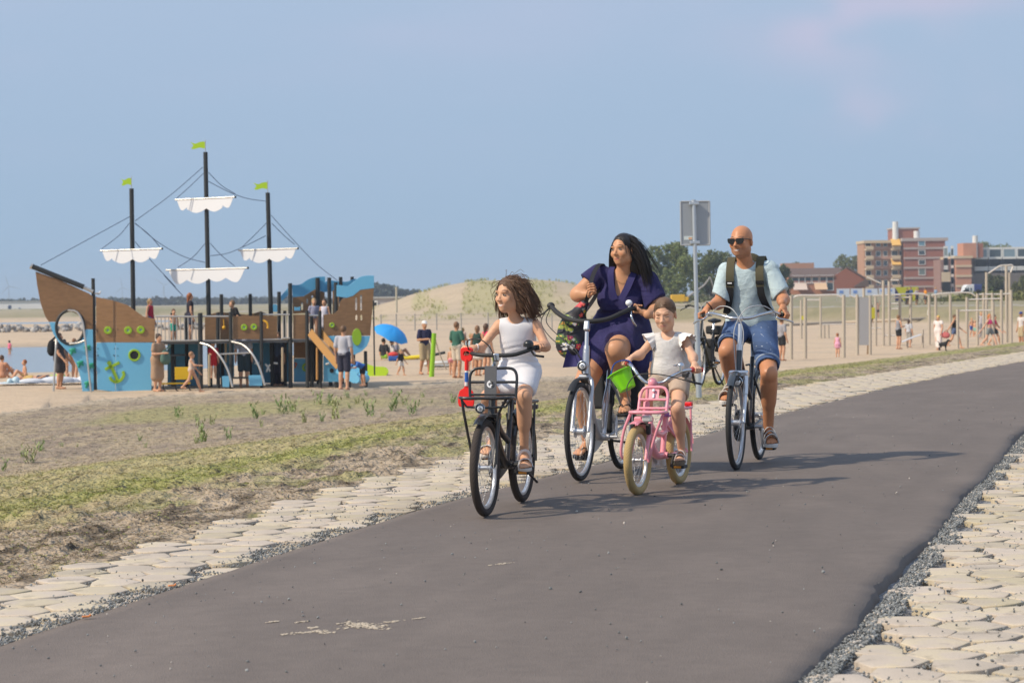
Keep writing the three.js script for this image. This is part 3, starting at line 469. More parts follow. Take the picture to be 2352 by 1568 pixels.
// ---------- body around a set of joints ----------
function torsoQ(J) { const up = vec(J.neck).sub(vec(J.hip)).normalize(), rt = vec(J.shR).sub(vec(J.shL)); rt.addScaledVector(up, -rt.dot(up)).normalize(); return new THREE.Quaternion().setFromRotationMatrix(basis(up.clone().cross(rt), up, rt)); } // local x forwards, y along the spine, z to the right
function bodyOps(J, S, inflate = 0) {
  const i = inflate, q = torsoQ(J), on = (t, x = 0, z = 0) => vec(J.hip).lerp(vec(J.neck), t).add(V(x, 0, z).applyQuaternion(q)), H = vec(J.neck).distanceTo(vec(J.hip)), w = S.w;
  const o = { torso: [uni(ellip(on(0.70, 0.0), [S.chestD + i, H * 0.30 + i, w * 0.80 + i], q), 0.03), uni(ellip(on(0.36, S.bellyX || 0), [S.bellyD + i, H * 0.36 + i, S.waist + i], q), 0.06), uni(ellip(on(0.05, -0.02), [S.hipD + i, H * 0.22 + i, S.hipW + i], q), 0.06), uni(roundCone(vec(J.shR).lerp(vec(J.neck), 0.18), vec(J.shL).lerp(vec(J.neck), 0.18), S.sh + i * 0.7), 0.05)], arms: [], legs: [] };
  if (S.bust) for (const s of [-1, 1]) o.torso.push(uni(ellip(on(0.60, S.chestD * 0.72, s * w * 0.38), [S.bust + i, S.bust * 1.05 + i, S.bust * 1.1 + i], q), 0.04));
  o.torso.push(uni(roundCone(on(0.93, 0.005), J.nk || vec(J.neck).lerp(vec(J.head), 0.5), S.neck + i, S.neck + i), 0.03));
  for (const k of ['R', 'L']) {
    o.arms.push(uni(roundCone(J['sh' + k], J['el' + k], S.arm[0] + i, S.arm[1] + i), 0.03), uni(roundCone(J['el' + k], J['wr' + k], S.arm[1] + i, S.arm[2] + i), 0.02), uni(ellip(vec(J['el' + k]).lerp(vec(J['wr' + k]), 0.25), [S.arm[1] * 1.08 + i, S.arm[1] * 1.08 + i, S.arm[1] * 1.08 + i]), 0.03));
    const hp = on(0.02, 0.0, (k === 'R' ? 1 : -1) * S.hipW * 0.55); o['hp' + k] = hp;
    o.legs.push(uni(roundCone(hp, J['kn' + k], S.leg[0] + i, S.leg[1] + i), 0.05), uni(roundCone(J['kn' + k], J['an' + k], S.leg[1] * 0.93 + i, S.leg[3] + i), 0.02));
    const dir = vec(J['an' + k]).sub(vec(J['kn' + k])), side = vec(J['kn' + k]).sub(hp), back = side.addScaledVector(dir, -side.dot(dir) / dir.lengthSq()).normalize().multiplyScalar(-S.leg[2] * 0.25);
    o.legs.push(uni(roundCone(vec(J['kn' + k]).addScaledVector(dir, 0.18).add(back), vec(J['kn' + k]).addScaledVector(dir, 0.5).add(back.clone().multiplyScalar(0.7)), S.leg[2] + i, S.leg[2] * 0.8 + i), 0.05));
  }
  return o;
}
const skinMat = (rough = 0.48) => new THREE.MeshPhysicalMaterial({ vertexColors: true, roughness: rough, sheen: 0.15, sheenColor: col(0.9, 0.6, 0.5), specularIntensity: 0.6 });
const skinPaint = (g, skin, seed = 0) => paint(g, (x, y, z) => { const k = 0.96 + 0.09 * fbm(x * 24 + seed, y * 24, 3, z * 24); return [skin[0] * k, skin[1] * k * (0.98 + 0.03 * vnoise(x * 60, y * 60, z * 60)), skin[2] * k]; });
const mergeSkin = (gs) => mergeGeometries(gs.map(g => { const q = g.index ? g.toNonIndexed() : g; for (const k of Object.keys(q.attributes)) if (!['position', 'normal', 'color'].includes(k)) q.deleteAttribute(k); return q; }));
const weave = texture(512, (u, v) => { const n = tileFbm(u, v, 5, 4, 151), m = tileFbm(v, u, 9, 3, 157); return 0.55 * (1 - Math.abs(2 * n - 1)) + 0.35 * (1 - Math.abs(2 * m - 1)) + 0.05 * Math.sin(u * 6.2832 * 120) + 0.05 * Math.sin(v * 6.2832 * 120); });
const cloth = (r, g, b, extra = {}) => new THREE.MeshStandardMaterial({ color: col(r, g, b), roughness: 0.92, bumpMap: withRepeat(weave, 3), bumpScale: 0.012, ...extra });
// ---------- bicycles: x forwards, y up, z to the rider's right ----------
const chrome = mat(0.62, 0.63, 0.65, 0.22, 1), silver = mat(0.55, 0.56, 0.58, 0.34, 0.9), black = pmat(0.012, 0.012, 0.013, 0.35, { clearcoat: 0.4, clearcoatRoughness: 0.25 }), rubber = mat(0.022, 0.022, 0.023, 0.75), satinBlack = mat(0.02, 0.02, 0.021, 0.55), cable = mat(0.015, 0.015, 0.015, 0.5), glass = pmat(0.92, 0.95, 0.97, 0.08, { metalness: 0.35 }), alloy = mat(0.68, 0.69, 0.71, 0.3, 0.85);
const treadBump = texture(256, (u, v) => (Math.abs(((u * 64 + Math.abs(v - 0.5) * 10) % 1) - 0.5) > 0.3 ? 0.2 : 0.9));
function wheel(parent, name, x, y, R, tw, tyreMat, { spokes = 32, hub = 0.03, hubW = 0.08, rimMat = alloy, sidewall = null, disc = null, z = 0, spokeMat = mat(0.42, 0.43, 0.45, 0.35, 0.9) } = {}) {
  const w = new THREE.Group(); w.name = name; w.position.set(x, y, z); parent.add(w);
  const t = new THREE.TorusGeometry(R - tw / 2, tw / 2, 14, 72); part('tyre', t, tyreMat, w);
  if (sidewall) part('sidewall_stripe', [1, -1].map(s => T(new THREE.TorusGeometry(R - tw * 0.72, 0.0022, 5, 60), 0, 0, s * tw * 0.43)), sidewall, w);
  const rr = R - tw * 0.93; const prof = [[rr - 0.018, -0.010], [rr - 0.004, -0.0125], [rr + 0.004, -0.0125], [rr + 0.002, 0], [rr + 0.004, 0.0125], [rr - 0.004, 0.0125], [rr - 0.018, 0.010], [rr - 0.020, 0], [rr - 0.018, -0.010]].map(p => new THREE.Vector2(p[0], p[1]));
  part('rim', T(new THREE.LatheGeometry(prof, 64), 0, 0, 0, Math.PI / 2), rimMat, w);
  part('hub', [rod([0, 0, -hubW / 2], [0, 0, hubW / 2], hub * 0.55, hub * 0.55, 14), rod([0, 0, -hubW / 2 + 0.006], [0, 0, -hubW / 2 + 0.012], hub, hub, 16), rod([0, 0, hubW / 2 - 0.012], [0, 0, hubW / 2 - 0.006], hub, hub, 16), rod([0, 0, -hubW * 0.75], [0, 0, hubW * 0.75], 0.006, 0.006, 8)], alloy, w);
  const sp = []; for (let i = 0; i < spokes; i++) { const s = i % 2 ? 1 : -1, a = i / spokes * 6.2832, b = a + (i % 4 < 2 ? 1 : -1) * 0.55; sp.push(rod([Math.cos(b) * hub * 0.92, Math.sin(b) * hub * 0.92, s * (hubW / 2 - 0.009)], [Math.cos(a) * (rr - 0.016), Math.sin(a) * (rr - 0.016), 0], 0.0009, 0.0009, 4)); }
  part('spokes', sp, spokeMat, w);
  if (disc) part('wheel_cover', disc, alloy, w);
  return w;
}
function mudguard(x, y, R, w, a0, a1, z = 0) { const pos = [], idx = [], N = 26, M = 6; for (let i = 0; i <= N; i++) { const a = a0 + (a1 - a0) * i / N; for (let j = 0; j <= M; j++) { const b = (j / M - 0.5) * 2.4, r = R + Math.cos(b) * w * 0.32, zz = z + Math.sin(b) * w / 2; pos.push(x + Math.cos(a) * r, y + Math.sin(a) * r, zz); } } for (let i = 0; i < N; i++) for (let j = 0; j < M; j++) { const a = i * (M + 1) + j; idx.push(a, a + 1, a + M + 2, a, a + M + 2, a + M + 1); } const g = new THREE.BufferGeometry(); g.setAttribute('position', new THREE.Float32BufferAttribute(pos, 3)); g.setIndex(idx); g.computeVertexNormals(); return g; }
function saddleGeo(len, w) { return solid([uni(ellip([-len * 0.28, 0.0, w * 0.22], [len * 0.26, 0.026, w * 0.3]), 0), uni(ellip([-len * 0.28, 0.0, -w * 0.22], [len * 0.26, 0.026, w * 0.3]), 0.03), uni(roundCone([-len * 0.2, 0.0, 0], [len * 0.46, -0.004, 0], 0.034, 0.016), 0.04)], 0.007); }
function crankset(parent, bb, L, angle, z, m, pedalMat = satinBlack, reflect = null) { // angle of the left crank from straight forwards, turning upwards
  for (const [s, a] of [[-1, angle], [1, angle + Math.PI]]) {
    const e = V(bb[0] + Math.cos(a) * L, bb[1] + Math.sin(a) * L, s * z); part('crank', [rod([bb[0], bb[1], s * (z - 0.004)], e, 0.012, 0.009, 8), rod([bb[0], bb[1], 0], [bb[0], bb[1], s * (z + 0.006)], 0.014, 0.014, 10)], m, parent);
    const p = new THREE.Group(); p.name = 'pedal'; p.position.set(e.x, e.y, s * (z + 0.06)); parent.add(p);
    part('pedal_body', [box(0.095, 0.024, 0.085, 0, 0, 0, 0.006), rod([0, 0, -s * 0.06], [0, 0, 0], 0.006)], pedalMat, p); if (reflect) for (const e2 of [1, -1]) part('reflector', box(0.004, 0.014, 0.05, e2 * 0.049, 0, 0), reflect, p);
  }
}
function headlamp(parent, x, y, z, r, m) { const g = new THREE.Group(); g.name = 'headlight'; g.position.set(x, y, z); parent.add(g); part('shell', T(new THREE.LatheGeometry([[0.001, -0.07], [r * 0.5, -0.06], [r * 0.9, -0.02], [r, 0.0], [r, 0.008], [r * 0.88, 0.009]].map(p => new THREE.Vector2(...p)), 20), 0, 0, 0, 0, 0, -Math.PI / 2), m, g); part('lens', T(new THREE.SphereGeometry(r * 0.9, 16, 8, 0, 6.2832, 0, 0.8), -r * 0.58, 0, 0, 0, 0, -Math.PI / 2), glass, g); part('bulb_reflector', rod([0.012, 0, 0], [0.017, 0, 0], r * 0.32, r * 0.25, 12), chrome, g); }
const bent = (pts, r, seg = 10) => tube(pts, r, seg, pts.length * 8);
const amber = mat(0.85, 0.32, 0.02, 0.3), redPl = pmat(0.72, 0.015, 0.02, 0.3);
const bikeAt = (name, label, O, dir) => thing(name, label, 'bicycle', V(O[0], 0.005, O[1]), Math.atan2(-dir[1], dir[0]));

// the girl's black carrier bicycle
const girlO = [-0.06, -13.665], girlD = [-0.24, 0.9708];
{
  const b = bikeAt('carrier_bicycle', 'black children\'s bicycle with big front carrier and headlight, ridden by the girl in white dress', girlO, girlD), R = 0.292, wx = 0.465, ax = -0.465;
  const brownTyre = new THREE.MeshStandardMaterial({ color: col(0.045, 0.034, 0.028), roughness: 0.85, bumpMap: withRepeat(treadBump, 1), bumpScale: 0.003 });
  wheel(b, 'wheel', wx, R, R, 0.05, brownTyre, { hub: 0.026, hubW: 0.09, spokes: 32 }); wheel(b, 'wheel', ax, R, R, 0.05, brownTyre, { hub: 0.035, hubW: 0.09 });
  part('frame', [bent([[0.29, 0.60, 0], [0.12, 0.40, 0], [-0.02, 0.29, 0], [-0.07, 0.27, 0]], 0.024), bent([[0.28, 0.68, 0], [0.1, 0.5, 0], [-0.1, 0.42, 0]], 0.02), rod([-0.07, 0.27, 0], [-0.21, 0.68, 0], 0.018), rod([0.305, 0.56, 0], [0.255, 0.74, 0], 0.023), rod([-0.07, 0.27, 0.03], [ax, R, 0.06], 0.011), rod([-0.07, 0.27, -0.03], [ax, R, -0.06], 0.011), rod([-0.18, 0.58, 0.02], [ax, R, 0.06], 0.01), rod([-0.18, 0.58, -0.02], [ax, R, -0.06], 0.01), rod([-0.07, 0.27, -0.04], [-0.07, 0.27, 0.04], 0.026)], black, b);
  part('fork', [rod([0.31, 0.59, 0.052], [wx, R, 0.055], 0.013, 0.010), rod([0.31, 0.59, -0.052], [wx, R, -0.055], 0.013, 0.010), box(0.05, 0.035, 0.13, 0.315, 0.595, 0, 0.01)], black, b);
  part('front_mudguard', mudguard(wx, R, R + 0.012, 0.06, 1.0, 2.6), black, b); part('rear_mudguard', mudguard(ax, R, R + 0.012, 0.06, 0.5, 3.3), black, b);
  part('stem', [rod([0.255, 0.74, 0], [0.225, 0.90, 0], 0.013), box(0.04, 0.05, 0.04, 0.225, 0.945, -0.02, 0.01), rod([0.225, 0.89, -0.008], [0.223, 0.95, -0.02], 0.017)], chrome, b);
  const hb = part('handlebar', bent([[0.10, 0.988, 0.185], [0.13, 0.972, 0.165], [0.205, 0.962, 0.10], [0.228, 0.958, -0.02], [0.222, 0.960, -0.12], [0.185, 0.98, -0.19], [0.13, 1.0, -0.235], [0.09, 1.003, -0.255]], 0.0125), satinBlack, b);
  part('grip', rod([0.055, 0.992, 0.225], [0.115, 0.98, 0.175], 0.017), rubber, hb); part('grip', rod([0.05, 1.0, -0.278], [0.125, 1.0, -0.238], 0.017), rubber, hb);
  const bell = part('bell', [T(new THREE.SphereGeometry(0.032, 18, 10, 0, 6.2832, 0, 1.5708), 0.16, 1.025, -0.205, 0, 0, 0, [1, 0.75, 1]), rod([0.16, 1.006, -0.205], [0.16, 1.026, -0.205], 0.032, 0.032, 18), rod([0.16, 0.99, -0.205], [0.16, 1.01, -0.205], 0.012)], black, hb);
  part('brake_cable', bent([[0.13, 0.985, 0.18], [0.2, 1.045, 0.17], [0.26, 1.055, 0.07], [0.27, 0.99, 0.0], [0.285, 0.86, -0.02], [0.3, 0.70, -0.025]], 0.004, 6), cable, b);
  part('brake_lever', bent([[0.12, 0.975, -0.215], [0.16, 0.955, -0.245], [0.12, 0.945, -0.29]], 0.007), satinBlack, b);
  // front carrier: back frame with name plate, platform, stays
  const cx = 0.335, c = new THREE.Group(); c.name = 'front_carrier'; b.add(c); const zc = -0.028;
  part('carrier_back', [bent([[cx + 0.03, 0.70, zc + 0.142], [cx + 0.006, 0.85, zc + 0.142], [cx, 0.878, zc + 0.118], [cx, 0.882, zc], [cx, 0.878, zc - 0.118], [cx + 0.006, 0.85, zc - 0.142], [cx + 0.03, 0.70, zc - 0.142]], 0.009), rod([cx + 0.012, 0.80, zc + 0.14], [cx + 0.012, 0.80, zc - 0.14], 0.008), rod([cx + 0.026, 0.725, zc + 0.14], [cx + 0.026, 0.725, zc - 0.14], 0.008)], black, c);
  part('carrier_platform', [bent([[cx + 0.03, 0.70, zc + 0.14], [cx + 0.2, 0.715, zc + 0.16], [cx + 0.245, 0.715, zc + 0.135], [cx + 0.255, 0.715, zc], [cx + 0.245, 0.715, zc - 0.135], [cx + 0.2, 0.715, zc - 0.16], [cx + 0.03, 0.70, zc - 0.14]], 0.009), ...[-0.09, -0.03, 0.03, 0.09].map(z => rod([cx + 0.02, 0.70, zc + z], [cx + 0.25, 0.713, zc + z], 0.006)), rod([cx + 0.13, 0.705, zc - 0.15], [cx + 0.13, 0.705, zc + 0.15], 0.007), bent([[cx + 0.19, 0.66, zc + 0.12], [cx + 0.20, 0.655, zc], [cx + 0.19, 0.66, zc - 0.12]], 0.007), rod([cx + 0.19, 0.66, zc + 0.12], [cx + 0.2, 0.71, zc + 0.155], 0.006), rod([cx + 0.19, 0.66, zc - 0.12], [cx + 0.2, 0.71, zc - 0.155], 0.006)], black, c);
  part('carrier_stay', bent([[cx + 0.19, 0.705, zc + 0.15], [cx + 0.19, 0.62, 0.11], [wx, R + 0.02, 0.07]], 0.0085), black, c); part('carrier_stay', bent([[cx + 0.10, 0.70, zc - 0.10], [cx + 0.09, 0.60, -0.075], [wx, R + 0.02, -0.07]], 0.0085), black, c);
  const pl = part('name_plate', box(0.004, 0.185, 0.076, 0, 0, 0, 0.0015), mat(0.10, 0.10, 0.105, 0.5), c); pl.position.set(cx + 0.02, 0.806, zc + 0.015); pl.rotation.z = 0.12;
  const em = part('emblem', T(new THREE.CylinderGeometry(0.022, 0.022, 0.003, 28), 0.0035, -0.018, 0, 0, 0, Math.PI / 2), mat(0.8, 0.8, 0.8, 0.4), pl); const arc = (a0, a1, r, w) => T(plate([...Array.from({ length: 14 }, (_, i) => { const a = a0 + (a1 - a0) * i / 13; return [Math.cos(a) * r, Math.sin(a) * r]; }), ...Array.from({ length: 14 }, (_, i) => { const a = a1 + (a0 - a1) * i / 13; return [Math.cos(a) * (r - w), Math.sin(a) * (r - w)]; })], 0.002), 0.006, -0.018, 0, 0, Math.PI / 2, 0);
  part('emblem_mark', [arc(-1.2, 1.6, 0.0215, 0.0085), arc(2.2, 4.5, 0.011, 0.005), T(box(0.002, 0.008, 0.022), 0.006, -0.014, -0.008)], mat(0.02, 0.02, 0.02, 0.5), pl);
  headlamp(b, cx + 0.225, 0.653, 0.0, 0.031, chrome);
  const sd = part('saddle', saddleGeo(0.25, 0.19), satinBlack, b); sd.position.set(-0.25, 0.735, 0); part('seatpost', rod([-0.205, 0.66, 0], [-0.24, 0.73, 0], 0.013), chrome, b);
  part('rear_carrier', [bent([[-0.27, 0.645, 0.07], [-0.62, 0.64, 0.07], [-0.66, 0.64, 0], [-0.62, 0.64, -0.07], [-0.27, 0.645, -0.07]], 0.009), rod([-0.3, 0.64, 0], [-0.65, 0.64, 0], 0.007), rod([-0.45, 0.64, 0.075], [-0.45, 0.64, -0.075], 0.007), rod([-0.55, 0.64, 0.07], [ax, R, 0.075], 0.008), rod([-0.55, 0.64, -0.07], [ax, R, -0.075], 0.008), box(0.05, 0.03, 0.13, -0.66, 0.60, 0, 0.008)], black, b);
  part('chain_case', T(plate(smooth2([[-0.52, 0.36], [-0.3, 0.33], [-0.06, 0.38], [0.03, 0.3], [0.0, 0.2], [-0.1, 0.17], [-0.35, 0.22], [-0.53, 0.24]], 5, true), 0.045, 0.012), 0, 0, 0.075), black, b);
  crankset(b, [-0.07, 0.27], 0.14, -0.25, 0.085, satinBlack, satinBlack, amber);
  part('kickstand', rod([-0.25, 0.25, -0.05], [-0.46, 0.13, -0.10], 0.009), black, b);
}
// the woman's silver step-through
const womanO = [0.645, -16.195], womanD = [-0.3057, 0.9521];
{
  const b = bikeAt('step_through_bicycle', 'silver low step-through bicycle with wide black handlebar, ridden by the woman in navy', womanO, womanD), R = 0.352, wx = 0.56, ax = -0.56; const paintS = pmat(0.52, 0.53, 0.56, 0.3, { metalness: 0.75, clearcoat: 0.5 }), cream = pmat(0.72, 0.71, 0.68, 0.4);
  wheel(b, 'wheel', wx, R, R, 0.042, rubber, { hub: 0.045, hubW: 0.085 }); wheel(b, 'wheel', ax, R, R, 0.042, rubber, { hub: 0.04, hubW: 0.09 });
  part('frame', [rod([0.40, 0.755, 0], [0.365, 0.93, 0], 0.026), bent([[0.385, 0.82, 0], [0.31, 0.60, 0], [0.22, 0.40, 0], [0.08, 0.29, 0], [-0.06, 0.275, 0]], 0.03, 12), rod([-0.06, 0.275, 0], [-0.27, 0.80, 0], 0.02), bent([[-0.05, 0.35, 0], [-0.03, 0.5, -0.012], [-0.2, 0.66, 0]], 0.012), rod([-0.06, 0.275, 0.03], [ax, R, 0.065], 0.012), rod([-0.06, 0.275, -0.03], [ax, R, -0.065], 0.012), rod([-0.22, 0.68, 0.02], [ax, R, 0.065], 0.011), rod([-0.22, 0.68, -0.02], [ax, R, -0.065], 0.011), rod([-0.06, 0.275, -0.045], [-0.06, 0.275, 0.045], 0.028)], paintS, b);
  part('fork', [bent([[0.405, 0.735, 0.03], [0.43, 0.70, 0.055], [0.50, 0.50, 0.06], [wx, R, 0.06]], 0.015), bent([[0.405, 0.735, -0.03], [0.43, 0.70, -0.055], [0.50, 0.50, -0.06], [wx, R, -0.06]], 0.015), rod([0.41, 0.735, -0.04], [0.41, 0.735, 0.04], 0.02)], paintS, b);
  part('front_mudguard', mudguard(wx, R, R + 0.014, 0.055, 0.9, 2.3), satinBlack, b); part('rear_mudguard', mudguard(ax, R, R + 0.014, 0.055, 0.5, 3.5), satinBlack, b);
  part('stem', [rod([0.365, 0.93, 0], [0.335, 1.055, 0.004], 0.016, 0.015, 12), rod([0.372, 0.905, 0], [0.36, 0.955, 0], 0.024, 0.022, 12), T(box(0.05, 0.075, 0.042, 0, 0, 0, 0.012), 0.315, 1.095, 0.008, 0, 0, 0.35)], silver, b);
  const hb = part('handlebar', bent([[-0.02, 1.235, 0.375], [0.05, 1.238, 0.352], [0.15, 1.195, 0.28], [0.25, 1.145, 0.16], [0.30, 1.13, 0.01], [0.26, 1.142, -0.12], [0.17, 1.185, -0.21], [0.08, 1.215, -0.262], [-0.02, 1.21, -0.305], [-0.06, 1.20, -0.33]], 0.0175, 10), rubber, b);
  part('shift_lever', [T(ball(0.03, 0, 0, 0, [1, 0.85, 1]), 0.04, 1.245, 0.36), bent([[0.06, 1.23, 0.36], [0.10, 1.19, 0.40], [0.06, 1.17, 0.45], [0.02, 1.165, 0.47]], 0.006, 6)], satinBlack, hb);
  part('bell', [T(ball(0.026, 0, 0, 0, [1, 0.9, 1]), 0.085, 1.258, -0.245), rod([0.085, 1.215, -0.25], [0.085, 1.25, -0.246], 0.01)], pmat(0.85, 0.85, 0.86, 0.25), hb); part('brake_lever', bent([[0.09, 1.20, -0.26], [0.13, 1.155, -0.275], [0.12, 1.11, -0.29], [0.09, 1.09, -0.295]], 0.009, 6), chrome, hb);
  for (const k of [0, 1]) part('brake_cable', bent([[0.08, 1.22, 0.375 - k * 0.02], [0.16, 1.13, 0.40 - k * 0.04], [0.30, 0.99, 0.26 - k * 0.08], [0.40, 0.93, 0.10 - 0.03 * k], [0.42, 0.86, 0.03], [0.42, 0.76, 0.02]], 0.0035, 6), cable, b);
  headlamp(b, 0.475, 0.815, 0.0, 0.038, chrome); part('lamp_bracket', rod([0.40, 0.77, 0], [0.45, 0.81, 0], 0.009), satinBlack, b);
  const sd = part('saddle', saddleGeo(0.27, 0.22), satinBlack, b); sd.position.set(-0.34, 0.915, -0.02); part('seatpost', rod([-0.265, 0.79, 0], [-0.33, 0.90, -0.01], 0.014), chrome, b);
  part('chain_case', [T(plate(smooth2([[-0.62, 0.42], [-0.3, 0.39], [-0.06, 0.40], [0.06, 0.28], [-0.02, 0.16], [-0.3, 0.22], [-0.62, 0.28]], 6, true), 0.05, 0.014), 0, 0, 0.085)], cream, b);
  part('rear_carrier', [bent([[-0.34, 0.755, 0.06], [-0.74, 0.75, 0.07], [-0.78, 0.75, 0], [-0.74, 0.75, -0.07], [-0.34, 0.755, -0.06]], 0.008), rod([-0.36, 0.75, 0], [-0.77, 0.75, 0], 0.006), rod([-0.6, 0.75, 0.07], [ax, R, 0.075], 0.007), rod([-0.6, 0.75, -0.07], [ax, R, -0.075], 0.007)], satinBlack, b);
  part('pannier_bag', [box(0.30, 0.30, 0.11, -0.56, 0.61, -0.135, 0.03), box(0.30, 0.30, 0.11, -0.56, 0.61, 0.135, 0.03), box(0.3, 0.03, 0.3, -0.56, 0.765, 0, 0.012)], mat(0.025, 0.027, 0.032, 0.8), b);
  crankset(b, [-0.06, 0.275], 0.16, Math.PI / 2 + 0.1, 0.10, silver, satinBlack, null); part('kickstand', rod([-0.2, 0.24, -0.03], [-0.45, 0.2, -0.13], 0.009), satinBlack, b);
}
// the small pink bicycle
const pinkO = [0.98, -14.905], pinkD = [-0.3791, 0.9254];
{
  const b = bikeAt('child_bicycle', 'pink child bicycle with front rack and cream tyres', pinkO, pinkD), R = 0.229, wx = 0.435, ax = -0.435, pink = pmat(0.80, 0.30, 0.36, 0.32, { clearcoat: 0.5 }), creamT = new THREE.MeshStandardMaterial({ color: col(0.47, 0.33, 0.14), roughness: 0.8, bumpMap: withRepeat(treadBump, 1), bumpScale: 0.003 }), whiteP = pmat(0.74, 0.72, 0.72, 0.35);
  wheel(b, 'wheel', wx, R, R, 0.056, creamT, { spokes: 28, hub: 0.022, hubW: 0.07 }); wheel(b, 'wheel', ax, R, R, 0.056, creamT, { spokes: 28, hub: 0.03, hubW: 0.08 });
  part('frame', [rod([0.275, 0.475, 0], [0.235, 0.60, 0], 0.024), bent([[0.27, 0.50, 0], [0.18, 0.34, 0], [0.06, 0.24, 0], [-0.08, 0.225, 0]], 0.027, 12), bent([[0.255, 0.55, 0], [0.15, 0.43, 0], [-0.02, 0.37, 0], [-0.13, 0.38, 0]], 0.022, 12), rod([-0.08, 0.225, 0], [-0.165, 0.50, 0], 0.02), rod([-0.08, 0.225, 0.03], [ax, R, 0.06], 0.011), rod([-0.08, 0.225, -0.03], [ax, R, -0.06], 0.011), rod([-0.14, 0.42, 0.02], [ax, R, 0.06], 0.01), rod([-0.14, 0.42, -0.02], [ax, R, -0.06], 0.01), rod([-0.08, 0.225, -0.04], [-0.08, 0.225, 0.04], 0.024)], pink, b);
  part('fork', [rod([0.30, 0.49, 0.05], [wx, R, 0.055], 0.017, 0.012), rod([0.30, 0.49, -0.05], [wx, R, -0.055], 0.017, 0.012), box(0.06, 0.04, 0.125, 0.30, 0.49, 0, 0.014)], pink, b);
  part('front_mudguard', mudguard(wx, R, R + 0.012, 0.07, 1.2, 2.5), pink, b); part('rear_mudguard', mudguard(ax, R, R + 0.012, 0.066, 0.6, 3.0), pink, b);
  part('brake', [box(0.03, 0.07, 0.03, 0.37, 0.43, 0.055, 0.008), box(0.03, 0.07, 0.03, 0.37, 0.43, -0.055, 0.008), rod([0.37, 0.47, -0.05], [0.37, 0.47, 0.05], 0.008)], satinBlack, b);
  part('stem', [rod([0.235, 0.60, 0], [0.215, 0.70, 0], 0.012), ball(0.032, 0.2, 0.725, -0.03, [1, 1.2, 1])], pink, b);
  const hb = part('handlebar', bent([[0.0, 0.852, 0.23], [0.06, 0.848, 0.185], [0.14, 0.83, 0.13], [0.17, 0.765, 0.07], [0.18, 0.728, 0.02], [0.18, 0.722, -0.04], [0.18, 0.732, -0.10], [0.16, 0.765, -0.145], [0.10, 0.80, -0.20], [0.04, 0.81, -0.255], [-0.01, 0.808, -0.29]], 0.0115), chrome, b);
  part('grip', rod([-0.02, 0.852, 0.25], [0.045, 0.849, 0.195], 0.0165), mat(0.45, 0.05, 0.05, 0.6), hb); part('grip', rod([-0.03, 0.806, -0.305], [0.045, 0.811, -0.25], 0.0165), mat(0.45, 0.05, 0.05, 0.6), hb);
  part('bell', [T(new THREE.SphereGeometry(0.024, 16, 8, 0, 6.2832, 0, 1.6), 0.11, 0.838, -0.20), rod([0.11, 0.80, -0.20], [0.11, 0.84, -0.20], 0.01), box(0.03, 0.012, 0.02, 0.12, 0.842, -0.165, 0.003)], chrome, hb); part('brake_lever', [bent([[0.06, 0.79, -0.24], [0.12, 0.75, -0.235], [0.13, 0.735, -0.27], [0.08, 0.715, -0.33]], 0.008, 6), box(0.04, 0.03, 0.04, 0.09, 0.775, -0.225, 0.008)], satinBlack, hb);
  part('brake_cable', bent([[0.13, 0.74, -0.24], [0.21, 0.775, -0.14], [0.24, 0.79, -0.02], [0.24, 0.775, 0.08], [0.26, 0.70, 0.13], [0.3, 0.58, 0.09]], 0.0035, 6), cable, b);
  const c = new THREE.Group(); c.name = 'front_rack'; b.add(c); const zc = -0.072;
  part('rack_back', [bent([[0.335, 0.545, zc + 0.098], [0.29, 0.66, zc + 0.092], [0.282, 0.695, zc + 0.07], [0.28, 0.702, zc], [0.282, 0.695, zc - 0.07], [0.29, 0.66, zc - 0.092], [0.335, 0.545, zc - 0.098]], 0.0105), rod([0.307, 0.622, zc + 0.095], [0.307, 0.622, zc - 0.095], 0.009), rod([0.330, 0.565, zc + 0.097], [0.330, 0.565, zc - 0.097], 0.009)], pink, c);
  part('rack_platform', [bent([[0.33, 0.545, zc + 0.10], [0.46, 0.545, zc + 0.112], [0.48, 0.545, zc], [0.46, 0.545, zc - 0.112], [0.33, 0.545, zc - 0.10]], 0.0105), ...[-0.05, 0, 0.05].map(z => rod([0.335, 0.545, zc + z], [0.475, 0.545, zc + z], 0.008)), rod([0.40, 0.545, zc - 0.11], [0.40, 0.545, zc + 0.11], 0.009)], pink, c);
  part('rack_stay', bent([[0.44, 0.54, zc + 0.115], [0.46, 0.42, 0.085], [0.47, 0.26, 0.10], [wx, R - 0.01, 0.075]], 0.0095), pink, c); part('rack_stay', bent([[0.44, 0.54, zc - 0.112], [0.45, 0.40, -0.13], [0.45, 0.28, -0.095], [wx, R - 0.01, -0.075]], 0.0095), pink, c);
  part('rack_plate', T(box(0.004, 0.072, 0.07, 0, 0, 0, 0.001), 0.296, 0.655, zc, 0, 0, 0.35), pink, c); part('rack_clip', [T(box(0.014, 0.02, 0.018, 0, 0, 0, 0.003), 0.302, 0.682, zc, 0, 0, 0.35), T(box(0.012, 0.032, 0.016, 0, 0, 0, 0.003), 0.306, 0.645, zc, 0, 0, 0.35)], chrome, c);
  part('front_lamp', box(0.05, 0.045, 0.06, 0.44, 0.505, zc, 0.01), pmat(0.75, 0.77, 0.78, 0.15, { metalness: 0.5 }), b);
  part('chain_guard', [T(new THREE.CylinderGeometry(0.085, 0.085, 0.02, 28), -0.08, 0.225, 0.07, Math.PI / 2), T(plate(smooth2([[-0.5, 0.29], [-0.1, 0.31], [-0.02, 0.23], [-0.1, 0.15], [-0.5, 0.17]], 5, true), 0.03, 0.008), 0, 0, 0.075)], whiteP, b);
